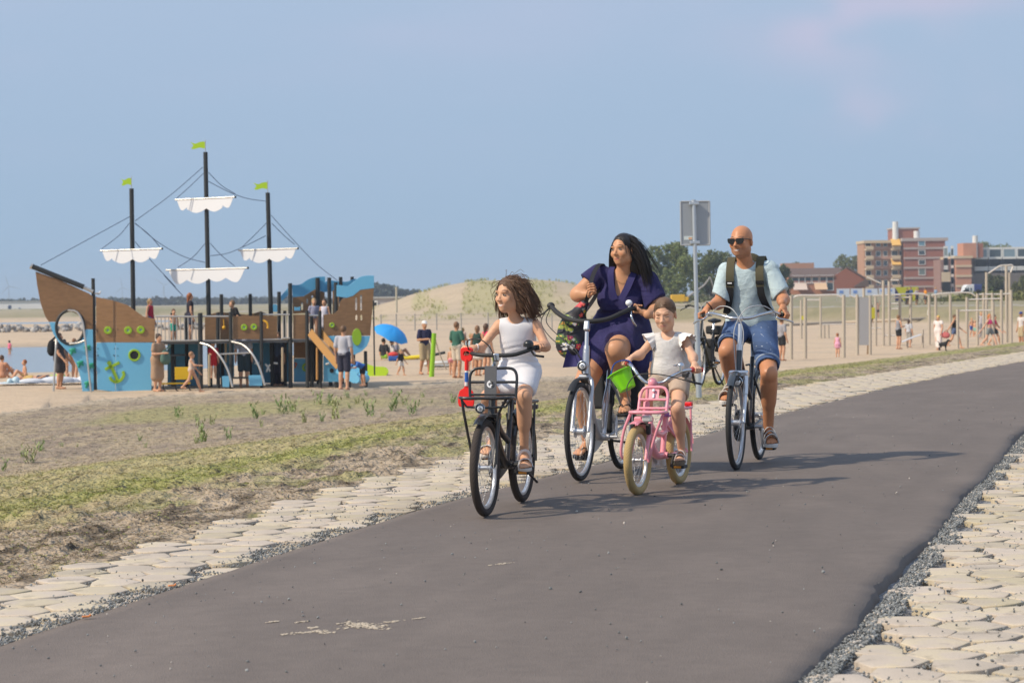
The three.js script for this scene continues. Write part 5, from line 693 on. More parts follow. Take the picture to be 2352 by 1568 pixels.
// the small girl on the pink bicycle
{
  const root = riderAt('small child in white ruffled blouse riding the pink bicycle', pinkO, pinkD);
  const J = { hip: V(-0.215, 0.735, -0.03), neck: V(-0.155, 1.035, -0.035), shR: V(-0.15, 1.01, 0.075), shL: V(-0.15, 1.01, -0.142), elR: V(-0.08, 0.905, 0.15), elL: V(-0.09, 0.89, -0.222), knL: V(0.085, 0.555, -0.165), knR: V(0.10, 0.635, 0.06) };
  const S = { w: 0.12, chestD: 0.08, bellyD: 0.085, waist: 0.098, hipD: 0.09, hipW: 0.11, sh: 0.032, neck: 0.036, arm: [0.033, 0.027, 0.021], leg: [0.062, 0.042, 0.038, 0.027] };
  const c = { J, S, skin: [0.66, 0.385, 0.25], hs: 0.70, fs: 0.72, soleY: 0.03, grips: { R: [V(0.01, 0.851, 0.224), V(0.065, -0.003, -0.055)], L: [V(0.006, 0.809, -0.277), V(-0.075, -0.005, -0.05)] }, pedals: { L: [V(-0.007, 0.17, -0.15), -0.05, 0.2], R: [V(-0.153, 0.307, 0.15), -0.25, 0.1] }, head: [V(-0.125, 1.172, -0.015), -0.10, -0.18, 0.03, 0.93], face: { jaw: 0.86, child: 1, smile: 0.1, brow: [0.22, 0.13, 0.08], lips: [0.52, 0.20, 0.18] } };
  const { B, hm, feet } = buildRider(root, c); eyesOn(root, hm, { open: 0 });
  const D = bodyOps(J, S, 0.014), blouseM = cloth(0.70, 0.68, 0.66, { roughness: 0.95 });
  const bl = part('blouse', solid([...D.torso.slice(0, 4), uni(ellip(J.hip.clone().add(V(0.03, 0.06, 0)), [0.115, 0.10, 0.135]), 0.05), sub(ellip(J.neck.clone().add(V(0.06, 0.03, 0)), [0.085, 0.062, 0.052]), 0.01), sub(roundCone(J.shR.clone().add(V(0, -0.02, 0.02)), J.elR, 0.045, 0.045), 0.01), sub(roundCone(J.shL.clone().add(V(0, -0.02, -0.02)), J.elL, 0.045, 0.045), 0.01), cut(half([0, 0.735, 0], V(0.1, -1, 0)), 0.01)], 0.007, (x, y, z) => 0.009 * (fbm(x * 13, y * 4.5, 3, z * 17) - 0.5) + 0.003 * (fbm(x * 40, y * 25, 2, z * 40) - 0.5)), blouseM, root);
  for (const [s, sh, el] of [[1, J.shR, J.elR], [-1, J.shL, J.elL]]) part('ruffle_sleeve', (() => { const g = new THREE.CylinderGeometry(0.040, 0.064, 0.07, 40, 5, true), p = g.attributes.position; for (let k = 0; k < p.count; k++) { const a = Math.atan2(p.getZ(k), p.getX(k)), t = 0.5 - p.getY(k) / 0.07, f = 1 + 0.13 * t * Math.sin(a * 9 + s); p.setX(k, p.getX(k) * f); p.setZ(k, p.getZ(k) * f); } const d = el.clone().sub(sh).normalize().add(V(0.05, 0.1, s * 0.42)).normalize(); g.applyQuaternion(new THREE.Quaternion().setFromUnitVectors(V(0, -1, 0), d)); const o = sh.clone().addScaledVector(d, 0.032).add(V(0, 0.012, -s * 0.014)); g.translate(o.x, o.y, o.z); g.computeVertexNormals(); return g; })(), new THREE.MeshStandardMaterial({ color: col(0.76, 0.74, 0.72), roughness: 0.95, side: THREE.DoubleSide }), bl);
  const kL = along(D.hpL, J.knL, 0.5), kR = along(D.hpR, J.knR, 0.5);
  part('shorts', solid([D.torso[2], uni(roundCone(D.hpL, kL, 0.072, 0.07), 0.03), uni(roundCone(D.hpR, kR, 0.072, 0.07), 0.03), cut(half([0, 0.78, 0], V(0, 1, 0))), cut(half(kL.clone().add(V(0.03, 0, 0)), V(0.8, -0.6, 0)))], 0.007, swayedFolds(0.004, 20, 3)), cloth(0.52, 0.40, 0.31), root);
  const hm1 = mat(0.145, 0.083, 0.045, 0.55), hair = part('hair', solid([uni(ellip([0, 0.043, -0.020], [0.079, 0.090, 0.100]), 0), uni(ellip([0, 0.01, -0.115], [0.035, 0.035, 0.03]), 0.02), sub(ellip([0, -0.04, 0.085], [0.072, 0.104, 0.078]), 0.015), cut(half([0, -0.055, 0], V(0, -1, 0.3)))], 0.005, (x, y, z) => 0.0022 * (fbm(x * 90, y * 60, 3, z * 25) - 0.5) * 2).applyMatrix4(hm), hm1, root);
  part('hair_locks', locks(41, 600, { len: 0.15, r0: 0.0019, wind: [0, 0, -0.3], gravity: 0.1, curl: 0.05, spread: 0.03, hairline: 0.012, lie: 1.02, steps: 9, hug: 1 }).map(g => g.applyMatrix4(hm)), hm1, hair);
  for (const k of ['R', 'L']) { const s = c.fs, sd = k === 'R' ? 1 : -1, g = new THREE.Group(); g.name = 'sandal'; root.add(g); part('sole', soleGeo(s, sd, 0.03).applyMatrix4(feet[k]), mat(0.16, 0.12, 0.08, 0.8), g); for (const x of [0.115, 0.045]) part('strap', strap([[x * s, 0.0, -0.05 * s], [x * s, 0.045 * s + (x < 0.1 ? 0.012 : 0), -0.032 * s], [x * s, 0.055 * s + (x < 0.1 ? 0.02 : 0), 0], [x * s, 0.045 * s + (x < 0.1 ? 0.012 : 0), 0.032 * s], [x * s, 0.0, 0.05 * s]], 0.034 * s, 0.006, [1, 0.35, 0]).applyMatrix4(feet[k]), pmat(0.62, 0.55, 0.52, 0.45), g); }
  // toy bucket hooked over her right hand
  const bk = thing('toy_bucket', 'lime green toy bucket with blue handle hanging from the pink bicycle handlebar', 'bucket', root.position.clone(), root.rotation.y), lime = pmat(0.22, 0.72, 0.01, 0.3, { side: THREE.DoubleSide });
  const bm = new THREE.Matrix4().compose(V(0.05, 0.735, 0.225), new THREE.Quaternion().setFromEuler(new THREE.Euler(0.48, 0, 0.05)), V(1, 1, 1));
  const pr = [[0.0, -0.065], [0.050, -0.065], [0.054, -0.06], [0.078, 0.056], [0.086, 0.058], [0.088, 0.066], [0.084, 0.068], [0.074, 0.062], [0.050, -0.058], [0.0, -0.058]].map(p => new THREE.Vector2(p[0], p[1]));
  const gB = new THREE.LatheGeometry(pr, 40); { const p = gB.attributes.position; for (let k = 0; k < p.count; k++) if (p.getY(k) < -0.03) { const a = Math.atan2(p.getZ(k), p.getX(k)), f = 1 + 0.08 * Math.sign(Math.sin(a * 5)) * sstep(-0.03, -0.06, p.getY(k)); p.setX(k, p.getX(k) * f); p.setZ(k, p.getZ(k) * f); } gB.computeVertexNormals(); }
  part('pail', gB.applyMatrix4(bm), lime, bk); part('pouring_lip', T(plate(smooth2([[-0.03, 0], [0, 0.028], [0.03, 0]], 4), 0.006), 0, 0.066, 0.09, -1.3).applyMatrix4(bm), lime, bk);
  part('handle', strap([V(0.0, 0.05, 0.086).applyMatrix4(bm), V(0.03, 0.845, 0.30), V(0.035, 0.872, 0.245), V(0.045, 0.868, 0.185), V(0.05, 0.80, 0.145), V(0.0, 0.05, -0.086).applyMatrix4(bm)], 0.014, 0.007, [1, 0, 0], 40), pmat(0.012, 0.06, 0.30, 0.35), bk);
}
// the bald man
{
  const root = riderAt('bald man in pale blue shirt and sunglasses riding the dark grey bicycle', manO, manD);
  const J = { hip: V(-0.355, 1.06, 0.025), neck: V(-0.205, 1.53, 0.03), shR: V(-0.20, 1.485, 0.19), shL: V(-0.20, 1.495, -0.155), elR: V(-0.15, 1.245, 0.235), elL: V(-0.15, 1.265, -0.265), knR: V(0.115, 0.875, 0.135), knL: V(0.10, 0.70, -0.185) };
  const S = { w: 0.185, chestD: 0.112, bellyD: 0.118, waist: 0.152, hipD: 0.13, hipW: 0.165, sh: 0.05, neck: 0.058, arm: [0.052, 0.044, 0.031], leg: [0.092, 0.064, 0.056, 0.040] };
  const c = { J, S, skin: [0.54, 0.245, 0.125], rough: 0.42, hs: 1.0, fs: 1.04, soleY: 0.03, grips: { R: [V(0.02, 1.15, 0.335), V(0.10, 0.012, -0.03)], L: [V(0.02, 1.15, -0.293), V(-0.10, -0.012, -0.03)] }, pedals: { L: [V(-0.068, 0.135, -0.165), -0.06, 0.3], R: [V(-0.052, 0.472, 0.165), -0.12, 0.1] }, head: [V(-0.125, 1.712, 0.055), 0.27, 0.0, 0.02, 1.06], face: { jaw: 1.08, cheek: 1.05, smile: 1.1, brow: [0.10, 0.05, 0.03], lips: [0.45, 0.19, 0.14], teeth: 1, stubble: [0.20, 0.13, 0.10] } };
  const { B, hm, hands, feet } = buildRider(root, c);
  const gl = new THREE.Group(); gl.name = 'sunglasses'; root.add(gl); const lens = pmat(0.008, 0.008, 0.009, 0.06, { clearcoat: 1, clearcoatRoughness: 0.05 });
  for (const s of [-1, 1]) { part('lens', T(plate(smooth2([[-0.030, 0.014], [0.0, 0.018], [0.030, 0.017], [0.027, -0.012], [0.004, -0.024], [-0.022, -0.018]].map(p => [p[0] * s, p[1]]), 4, true), 0.004, 0.001), s * 0.034, 0.008, 0.099, 0.05, s * 0.16, 0).applyMatrix4(hm), lens, gl); part('temple', tube([[s * 0.062, 0.018, 0.092], [s * 0.079, 0.018, 0.06], [s * 0.081, 0.014, -0.012]], 0.0028, 6).applyMatrix4(hm), satinBlack, gl); }
  part('bridge', tube([[-0.008, 0.016, 0.1025], [0, 0.019, 0.105], [0.008, 0.016, 0.1025]], 0.003, 6).applyMatrix4(hm), satinBlack, gl);
  const D = bodyOps(J, S, 0.02), tee = cloth(0.55, 0.68, 0.715), q = torsoQ(J), nv = (x, y, z) => J.neck.clone().add(V(x, y, z).applyQuaternion(q));
  const shirt = part('t_shirt', solid([...D.torso.slice(0, 4), uni(ellip(J.hip.clone().add(V(0.0, 0.06, 0)), [0.155, 0.11, 0.185], q), 0.05), uni(roundCone(J.shR, along(J.shR, J.elR, 0.3), 0.068, 0.06), 0.03), uni(roundCone(J.shL, along(J.shL, J.elL, 0.3), 0.068, 0.06), 0.03), sub(ellip(nv(0.03, 0.055, 0), [0.085, 0.072, 0.076]), 0.01), cut(half([0, 1.005, 0], V(0.12, -1, 0.12)), 0.01)], 0.0085,
    (x, y, z) => 0.019 * (fbm(x * 8 + 2, y * 6 + z * 7, 3, z * 9 - y * 4) - 0.5) + 0.012 * (fbm(x * 20, y * 9, 2, z * 22) - 0.5)), tee, root);
  for (const k of ['R', 'L']) { const a = J['sh' + k], e = J['el' + k], d = e.clone().sub(a); part('sleeve', solid([uni(roundCone(a.clone().addScaledVector(d, -0.05), along(a, e, 0.95), 0.066, 0.078), 0), cut(half(along(a, e, 0.82), d.clone().add(V(0, 0, k === 'R' ? 0.1 : -0.1))))], 0.007, (x, y, z) => 0.010 * (fbm(x * 14, y * 8 + z * 9, 3, z * 14) - 0.5)), tee, shirt); }
  part('collar', new THREE.TorusGeometry(0.07, 0.007, 6, 30).applyMatrix4(frameAt(nv(0.012, 0.0, 0), V(0.5, 1, 0).applyQuaternion(q), V(1, 0, 0))), tee, shirt);
  const kL = along(D.hpL, J.knL, 0.80), kR = along(D.hpR, J.knR, 0.76), denimMap = texture(512, (u, v) => { const n = tileFbm(u, v, 5, 5, 91), f = 0.5 + 0.5 * Math.sin((u * 1.0 + v * 2) * 6.2832 * 60), p = tileFbm(u, v, 60, 2, 97); const k = 0.45 + 0.9 * n + 0.12 * f; return p > 0.87 ? [0.5, 0.55, 0.62] : [0.075 * k * 0.85, 0.135 * k * 0.85, 0.29 * k * 0.85]; });
  const denim = new THREE.MeshStandardMaterial({ map: withRepeat(denimMap, 2), roughness: 0.9 });
  const sh = part('denim_shorts', solid([D.torso[2], uni(roundCone(D.hpL, kL, 0.112, 0.092), 0.04), uni(roundCone(D.hpR, kR, 0.112, 0.092), 0.04), cut(half([0, 1.10, 0], V(0, 1, 0))), sub(roundCone(kL.clone().add(J.knL.clone().sub(D.hpL).normalize().multiplyScalar(0.09)), J.knL.clone().add(J.knL.clone().sub(D.hpL)), 0.10, 0.3), 0), sub(roundCone(kR.clone().add(J.knR.clone().sub(D.hpR).normalize().multiplyScalar(0.09)), J.knR.clone().add(J.knR.clone().sub(D.hpR)), 0.10, 0.3), 0)], 0.0085, swayedFolds(0.008, 12, 7)), denim, root);
  for (const [k, hp, kn] of [['L', D.hpL, J.knL], ['R', D.hpR, J.knR]]) { const d = kn.clone().sub(hp).normalize(), o = along(hp, kn, k === 'L' ? 0.80 : 0.76).addScaledVector(d, -0.012); part('cuff', new THREE.TorusGeometry(0.089, 0.010, 8, 40).applyMatrix4(frameAt(o, d, V(1, 0.3, 0.2))), mat(0.30, 0.36, 0.46, 0.9), sh); }
  part('belt', [box(0.03, 0.03, 0.09, -0.22, 1.055, 0.04, 0.008)], mat(0.03, 0.03, 0.035, 0.6), root);
  part('wrist_cord', new THREE.TorusGeometry(0.034, 0.005, 8, 24).applyMatrix4(hands.R.clone().multiply(new THREE.Matrix4().makeTranslation(0, 0.026, -0.085))), mat(0.06, 0.02, 0.015, 0.7), root);
  for (const k of ['R', 'L']) { const s = c.fs, sd = k === 'R' ? 1 : -1, g = new THREE.Group(); g.name = 'sandal'; root.add(g); part('sole', soleGeo(s, sd, 0.028).applyMatrix4(feet[k]), mat(0.66, 0.63, 0.59, 0.8), g); for (const [x, h, w] of [[0.12, 0.052, 0.05], [0.055, 0.07, 0.042], [0.0, 0.092, 0.034]]) part('strap', strap([[x * s, 0.0, -0.052 * s], [x * s, h * 0.8 * s, -0.038 * s], [x * s, (h + 0.012) * s, 0], [x * s, h * 0.8 * s, 0.038 * s], [x * s, 0.0, 0.052 * s]], w * s, 0.007, [1, 0.4, 0]).applyMatrix4(feet[k]), mat(0.58, 0.56, 0.53, 0.85), g); }
  // rucksack on his back
  const rs = thing('rucksack', 'olive and black rucksack worn on the bald man\'s back', 'rucksack', root.position.clone(), root.rotation.y), olive = cloth(0.085, 0.075, 0.042), blk = cloth(0.015, 0.015, 0.016);
  part('pack', solid([uni(ellip(nv(-0.225, -0.23, 0), [0.085, 0.24, 0.13], q), 0), uni(ellip(nv(-0.20, -0.14, 0), [0.08, 0.18, 0.13], q), 0.05)], 0.012), olive, rs);
  for (const s of [-1, 1]) { const o = s * 0.115, st = new THREE.Group(); st.name = 'shoulder_strap'; rs.add(st); part('webbing', strap([nv(-0.14, -0.01, o), nv(-0.06, 0.052, o), nv(0.03, 0.042, o), nv(0.112, -0.035, o), nv(0.138, -0.13, o * 1.02)], 0.062, 0.012, V(0, 0, 1).applyQuaternion(q), 40), olive, st); part('lower_webbing', strap([nv(0.138, -0.125, o * 1.02), nv(0.14, -0.20, o * 1.08), nv(0.115, -0.29, o * 1.3), nv(0.02, -0.38, o * 1.55), nv(-0.12, -0.40, o * 1.25)], 0.055, 0.010, V(0, 0.3, 1).applyQuaternion(q), 40), blk, st); part('strap_tag', T(box(0.064, 0.026, 0.016, 0, 0, 0, 0.003)).applyMatrix4(frameAt(nv(0.136, -0.095, o * 1.01), V(1, 0.3, 0).applyQuaternion(q))), blk, st); if (s > 0) part('strap_label', T(box(0.034, 0.010, 0.003)).applyMatrix4(frameAt(nv(0.147, -0.092, o * 1.01), V(1, 0.3, 0).applyQuaternion(q))), mat(0.7, 0.7, 0.7, 0.5), st); }
  part('hanging_strap', strap([nv(-0.12, -0.40, 0.15), [-0.26, 1.0, 0.235], [-0.24, 0.86, 0.27]], 0.05, 0.008, [0.2, 0, 1]), blk, rs);
}
// toy spade hung on the black bicycle's handlebar
{
  const sp = thing('toy_spade', 'red plastic toy spade hanging from the black bicycle handlebar', 'spade', V(girlO[0], 0.005, girlO[1]), Math.atan2(-girlD[1], girlD[0])), red = pmat(0.80, 0.02, 0.015, 0.32);
  const M = new THREE.Matrix4().compose(V(0.13, 0.0, 0.222), new THREE.Quaternion().setFromEuler(new THREE.Euler(-0.03, Math.PI / 2 - 0.1, 0)), V(1, 1, 1)); const put = g => g.applyMatrix4(M);
  part('grip', put(T(plate(smooth2([[-0.036, 0.055], [0.036, 0.055], [0.04, 0.02], [0.03, -0.02], [-0.03, -0.02], [-0.04, 0.02]], 4, true), 0.018, 0.004, [smooth2([[-0.02, 0.038], [0.02, 0.038], [0.022, 0.01], [-0.022, 0.01]], 3, true)]), 0, 0.945, 0)), red, sp);
  part('neck', put(rod([0, 0.865, 0], [0, 0.932, 0], 0.013, 0.014, 12)), red, sp); const wood = new THREE.MeshStandardMaterial({ map: texture(64, (u, v) => (v > 0.22 && v < 0.82 ? [0.03, 0.12, 0.45] : [0.75, 0.72, 0.7])), roughness: 0.4 });
  part('shaft', put(T(new THREE.CylinderGeometry(0.0115, 0.0115, 0.10, 14), 0, 0.82, 0)), wood, sp);
  part('blade', put(T(plate(smooth2([[-0.012, 0.12], [0.012, 0.12], [0.014, 0.085], [0.045, 0.06], [0.047, -0.03], [0.0, -0.034], [-0.047, -0.03], [-0.045, 0.06], [-0.014, 0.085]], 4, true), 0.008, 0.003), 0, 0.675, 0)), red, sp);
}
// ---------- the wooden play ship on the sand: x from bow to stern, z towards the path ----------
const woodMap = texture(512, (u, v) => { const g = tileFbm(u * 1, v, 3, 3, 101), s = tileNoise(u, v * 1, 4, 5) * 0, l = tileFbm((u * 0.25) % 1, v, 48, 4, 105); const k = 0.8 + 0.3 * (l - 0.5) + 0.25 * (g - 0.5) + s; return [k, k * 0.98, k * 0.95]; });
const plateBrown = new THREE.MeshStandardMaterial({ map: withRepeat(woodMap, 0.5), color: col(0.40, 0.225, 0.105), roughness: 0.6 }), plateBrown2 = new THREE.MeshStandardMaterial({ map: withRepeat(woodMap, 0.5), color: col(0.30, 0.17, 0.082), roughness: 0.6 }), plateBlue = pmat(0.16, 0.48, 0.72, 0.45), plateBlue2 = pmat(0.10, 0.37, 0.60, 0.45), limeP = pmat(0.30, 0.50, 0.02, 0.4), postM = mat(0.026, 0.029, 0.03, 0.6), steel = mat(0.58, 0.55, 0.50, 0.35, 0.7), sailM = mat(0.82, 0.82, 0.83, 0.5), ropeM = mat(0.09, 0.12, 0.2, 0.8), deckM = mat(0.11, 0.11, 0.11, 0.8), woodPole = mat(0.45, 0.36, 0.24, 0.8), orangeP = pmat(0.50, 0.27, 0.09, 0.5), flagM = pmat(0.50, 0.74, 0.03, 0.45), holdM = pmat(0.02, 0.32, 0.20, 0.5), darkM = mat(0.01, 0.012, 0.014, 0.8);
const shipPos = ground(480, 893), shipTurn = 0.12, ship = thing('play_ship', 'wooden pirate play ship with three masts, white sails and blue hull on the sand', 'play ship', shipPos, shipTurn);
ship.updateMatrixWorld(true); const shipInv = ship.matrixWorld.clone().invert(), shipN = V(Math.sin(shipTurn), 0, Math.cos(shipTurn));
const SL = (px, py, z = 0) => { const p = onPlane(px, py, shipPos.clone().addScaledVector(shipN, z), shipN).applyMatrix4(shipInv); return [p.x, p.y, z]; };
const z3 = (x, y, z = 0) => SL((50 + x / 4.3556) * 0.9408, (620 + y / 4.3556) * 0.9408, z), z4 = (x, y, z = 0) => SL((480 + x / 4.6128) * 0.9408, (640 + y / 4.6128) * 0.9408, z), z1 = (x, y, z = -1.3) => SL((50 + x / 4.1267) * 0.9408, (320 + y / 4.1267) * 0.9408, z), z2 = (x, y, z = -1.3) => SL((400 + x / 3.92) * 0.9408, (320 + y / 3.92) * 0.9408, z);
const board = (f, pts, z, th = 0.03, holes = []) => T(plate(pts.map(p => f(p[0], p[1], z)), th, 0.004, holes.map(h => h.map(p => f(p[0], p[1], z)))), 0, 0, z);
const upright = (name, a, b, r, m, parent) => part(name, rod(a, b, r, r, 12), m, parent);
const arcP = (cx, cy, rx, ry, a0, a1, n = 14) => Array.from({ length: n + 1 }, (_, i) => { const a = (a0 + (a1 - a0) * i / n) * Math.PI / 180; return [cx + Math.cos(a) * rx, cy + Math.sin(a) * ry]; });
{ // bow
  const b = new THREE.Group(); b.name = 'bow'; ship.add(b);
  part('bow_panel', board(z3, [[155, 185], [172, 330], [208, 520], [262, 670], [300, 722], ...arcP(525, 778, 148, 178, 200, 353), [690, 798], [766, 800], [765, 452], [725, 420], [640, 380], [400, 270]], 0), plateBrown2, b);
  part('bow_panel', board(z3, [[302, 725], ...arcP(525, 778, 148, 178, 197, 7, 18), [766, 803], [775, 1455], [655, 1460], [640, 1340], [600, 1200], [545, 1090], [470, 1010], [400, 935], [345, 850]], 0), plateBlue, b);
  part('crawl_ring', tube(arcP(525, 778, 150, 180, 0, 345, 24).map(p => z3(p[0], p[1], 0)), 0.045, 8, 60, true), postM, b);
  part('bow_beam', [rod(z3(112, 128, 0), z3(668, 350, 0), 0.075, 0.075, 14)], postM, b); part('beam_cap', rod(z3(104, 125, 0), z3(122, 132, 0), 0.085, 0.085, 14), steel, b); part('beam_bracket', rod(z3(660, 350, 0), z3(768, 398, 0), 0.05), steel, b);
  part('climbing_tube', tube([z3(500, 598, 0.1), z3(590, 612, 0.12), z3(648, 700, 0.16), z3(682, 900, 0.22), z3(722, 1250, 0.3), z3(747, 1480, 0.35)], 0.03, 8, 30), steel, b); part('climbing_tube', tube([z3(515, 955, 0.08), z3(600, 945, 0.14), z3(684, 918, 0.2)], 0.026, 8, 14), steel, b); part('climbing_tube', tube([z3(378, 905, -0.6), z3(372, 1000, -0.5), z3(345, 1480, -0.4)], 0.03, 8, 14), steel, b);
  for (const [x, y] of [[550, 1030], [630, 1165], [708, 1000], [740, 1190], [710, 1380]]) { const p = z3(x, y, 0.04); part('climbing_hold', solid([uni(roundCone([p[0] - 0.07, p[1] + 0.03, 0.04], [p[0] + 0.06, p[1] + 0.06, 0.05], 0.035), 0), uni(roundCone([p[0] - 0.02, p[1] + 0.04, 0.05], [p[0] - 0.04, p[1] - 0.09, 0.04], 0.035), 0.03), uni(roundCone([p[0], p[1] + 0.02, 0.05], [p[0] + 0.08, p[1] - 0.04, 0.04], 0.03), 0.03)], 0.018), holdM, b); }
}
const holedRing = (f, x, y, r, ri, parent, z = 0.03) => { const c = f(x, y, z), e = f(x + r, y, z), R = Math.abs(e[0] - c[0]), Ri = R * ri / r; const g = part('porthole', T(plate(ring(c[0], c[1], R, 26), 0.04, 0.008, [ring(c[0], c[1], Ri, 20)]), 0, 0, z), limeP, parent); part('porthole_center', T(new THREE.CylinderGeometry(Ri * 1.02, Ri * 1.02, 0.02, 18), c[0], c[1], z - 0.005, Math.PI / 2), ri / r > 0.5 ? darkM : mat(0.25, 0.35, 0.3, 0.4), g); };
{ // fore hull
  const h = new THREE.Group(); h.name = 'fore_hull'; ship.add(h);
  part('brown_panel', board(z3, [[800, 455], [985, 495], [985, 937], [800, 937]], 0), plateBrown, h); part('brown_panel', board(z3, [[1015, 505], [1130, 540], [1230, 610], [1300, 662], [1425, 690], [1425, 937], [1015, 937]], 0), plateBrown, h); part('panel_joint', board(z3, [[986, 496], [1014, 504], [1014, 937], [986, 937]], -0.012), plateBrown2, h);
  part('blue_panel', board(z3, [[805, 942], [1005, 942], [1005, 1462], [812, 1442]], 0), plateBlue, h); part('blue_panel', board(z3, [[1009, 942], [1402, 942], [1388, 1465], [1009, 1463]], 0, 0.03, [ring(1207, 1075, 46, 20)]), plateBlue, h);
  for (const [x, y] of [[925, 810], [1140, 810], [1275, 805]]) holedRing(z3, x, y, 42, 15, h); holedRing(z3, 1207, 1075, 66, 46, h);
  // anchor
  const an = []; const thick = (pts, w) => { const c = pts.map(p => z3(p[0], p[1], 0.03)); an.push(strap(c, w, 0.03, [0, 0, 0.001], 30)); };
  const flat = (pts, w) => { const o = [], n = pts.length, L = [], Rr = []; for (let i = 0; i < n; i++) { const a = pts[Math.max(0, i - 1)], b = pts[Math.min(n - 1, i + 1)], dx = b[0] - a[0], dy = b[1] - a[1], l = Math.hypot(dx, dy); L.push([pts[i][0] - dy / l * w, pts[i][1] + dx / l * w]); Rr.unshift([pts[i][0] + dy / l * w, pts[i][1] - dx / l * w]); } return board(z3, [...L, ...Rr], 0.03, 0.03); };
  part('anchor', [flat([[940, 1165], [975, 1225], [1010, 1300], [1030, 1355]], 17), flat([[895, 1225], [960, 1195], [1048, 1152]], 15), flat(smooth2([[945, 1305], [965, 1340], [1010, 1358], [1060, 1340], [1095, 1285], [1085, 1245]], 4), 15), board(z3, ring(940, 1158, 24, 14), 0.034, 0.03)], limeP, h);
  part('bolts', [[815, 800], [815, 820], [985, 800], [1030, 800], [1415, 805], [995, 1005], [1030, 1005], [820, 1005], [820, 1080], [995, 1080], [1030, 1080], [985, 1075], [820, 1075]].map(([x, y]) => { const p = z3(x, y, 0.018); return T(new THREE.CylinderGeometry(0.016, 0.016, 0.01, 8), ...p, Math.PI / 2); }), postM, h).userData.kind = 'stuff';
  upright('corner_post', z3(767, 258, -0.06), z3(790, 1445, -0.06), 0.052, postM, ship);
}
// masts with spars, sails and flags
function mast(top, bottom, fl, sails) {
  const m = part('mast', rod(bottom, top, 0.072, 0.066, 14), postM, ship); const fx = top[0], fy = top[1];
  part('flagpole', rod([fx, fy, top[2]], [fx, fy + 0.36, top[2]], 0.012), steel, m); part('flag', T(plate(smooth2([[0, 0.30], [-0.14, 0.30], [-0.28, 0.25], [-0.42, 0.29], [-0.34, 0.2], [-0.40, 0.1], [-0.30, 0.09], [-0.15, 0.13], [0, 0.11]].map(p => [p[0] * fl, p[1]]), 3, true), 0.012), fx - 0.015, fy, top[2]), flagM, m);
  for (const [x, y, len, hgt, turn, skew] of sails) {
    const g = new THREE.Group(); g.name = 'sail'; g.position.set(x, y, top[2] + 0.10); g.rotation.y = turn; m.add(g); const L = len / 2;
    part('spar', rod([-L * 1.02, -0.01, 0], [L * 1.02, 0.01, 0], 0.024), steel, g); part('spar_cap', rod([L * 1.02, 0.01, 0], [L * 1.05, 0.011, 0], 0.034), darkM, g);
    const lobes = skew ? [[0, 0.24, 1], [0.24, 0.52, 0.98], [0.52, 0.75, 0.86], [0.77, 1, 0.92]] : [[0, 0.18, 0.8], [0.18, 0.52, 1], [0.52, 0.81, 0.95], [0.81, 1, 0.72]]; const pts = [[-L * 0.96, -0.02]]; lobes.forEach(([a, b, d], i) => { for (let k = 0; k <= 8; k++) { const u = lerp(a, b, k / 8), e = Math.sin(k / 8 * Math.PI), f = (i === 0 && k < 4) ? Math.sin(k / 8 * Math.PI) : (i === 3 && k > 4) ? Math.sin(k / 8 * Math.PI) : 1; pts.push([lerp(-L * 0.96, L * 0.96, u), -hgt * d * (0.72 * f + 0.28 * e)]); } }); pts.push([L * 0.96, -0.02]);
    part('sailcloth', plate(pts, 0.014), sailM, g);
  }
}
const mz = -1.3; { const m1 = z1(1115, 578), b1 = z1(1135, 2050), s1 = z1(1110, 1195); mast(m1, [b1[0], -0.1, mz], 0.68, [[s1[0], s1[1], 2.0, 0.40, -0.45, 0]]); const m2 = z2(395, 200), b2 = z2(430, 1750), u2 = z2(390, 645), l2 = z2(405, 1320); mast(m2, [b2[0], -0.1, mz], 1, [[u2[0], u2[1], 1.98, 0.42, -0.5, 0], [l2[0], l2[1], 2.62, 0.44, -0.45, 1]]); const m3 = z2(992, 588), b3 = z2(1030, 1750), s3 = z2(992, 1132); mast(m3, [b3[0], -0.1, mz], 0.95, [[s3[0], s3[1], 1.9, 0.40, -0.45, 0]]); }
const rope = (f, pts, za = mz, zb = mz) => { const n = pts.length; part('rigging_rope', tube(pts.map((p, i) => f(p[0], p[1], lerp(za, zb, i / (n - 1)))), 0.011, 5, 24), ropeM, ship); };
rope(z1, [[200, 1350], [640, 1110], [1095, 862]], 0, mz); rope(z1, [[815, 1185], [1000, 1040], [1095, 925]]); rope(z1, [[1150, 905], [1500, 650], [1835, 362]]); rope(z1, [[1150, 930], [1290, 1040], [1400, 1165]]); rope(z1, [[1150, 925], [1400, 1130], [1660, 1270], [1857, 1322]]); rope(z1, [[1150, 1112], [1300, 1290], [1560, 1570]]); rope(z1, [[1565, 680], [1700, 560], [1840, 425]]);
rope(z2, [[425, 395], [550, 520], [680, 600]]); rope(z2, [[425, 482], [640, 590], [800, 645], [975, 670]]); rope(z2, [[395, 1072], [270, 1210], [130, 1305]]); rope(z2, [[440, 1072], [550, 1190], [675, 1290]]); rope(z2, [[445, 1192], [600, 1170], [750, 1110], [975, 1000]]); rope(z2, [[978, 880], [850, 1010], [740, 1115]]); rope(z2, [[1030, 880], [1150, 1000], [1250, 1085]]); rope(z2, [[1025, 805], [1250, 1055], [1470, 1280], [1660, 1430]], mz, -0.6); rope(z2, [[0, 1380], [90, 1480], [180, 1575]]);
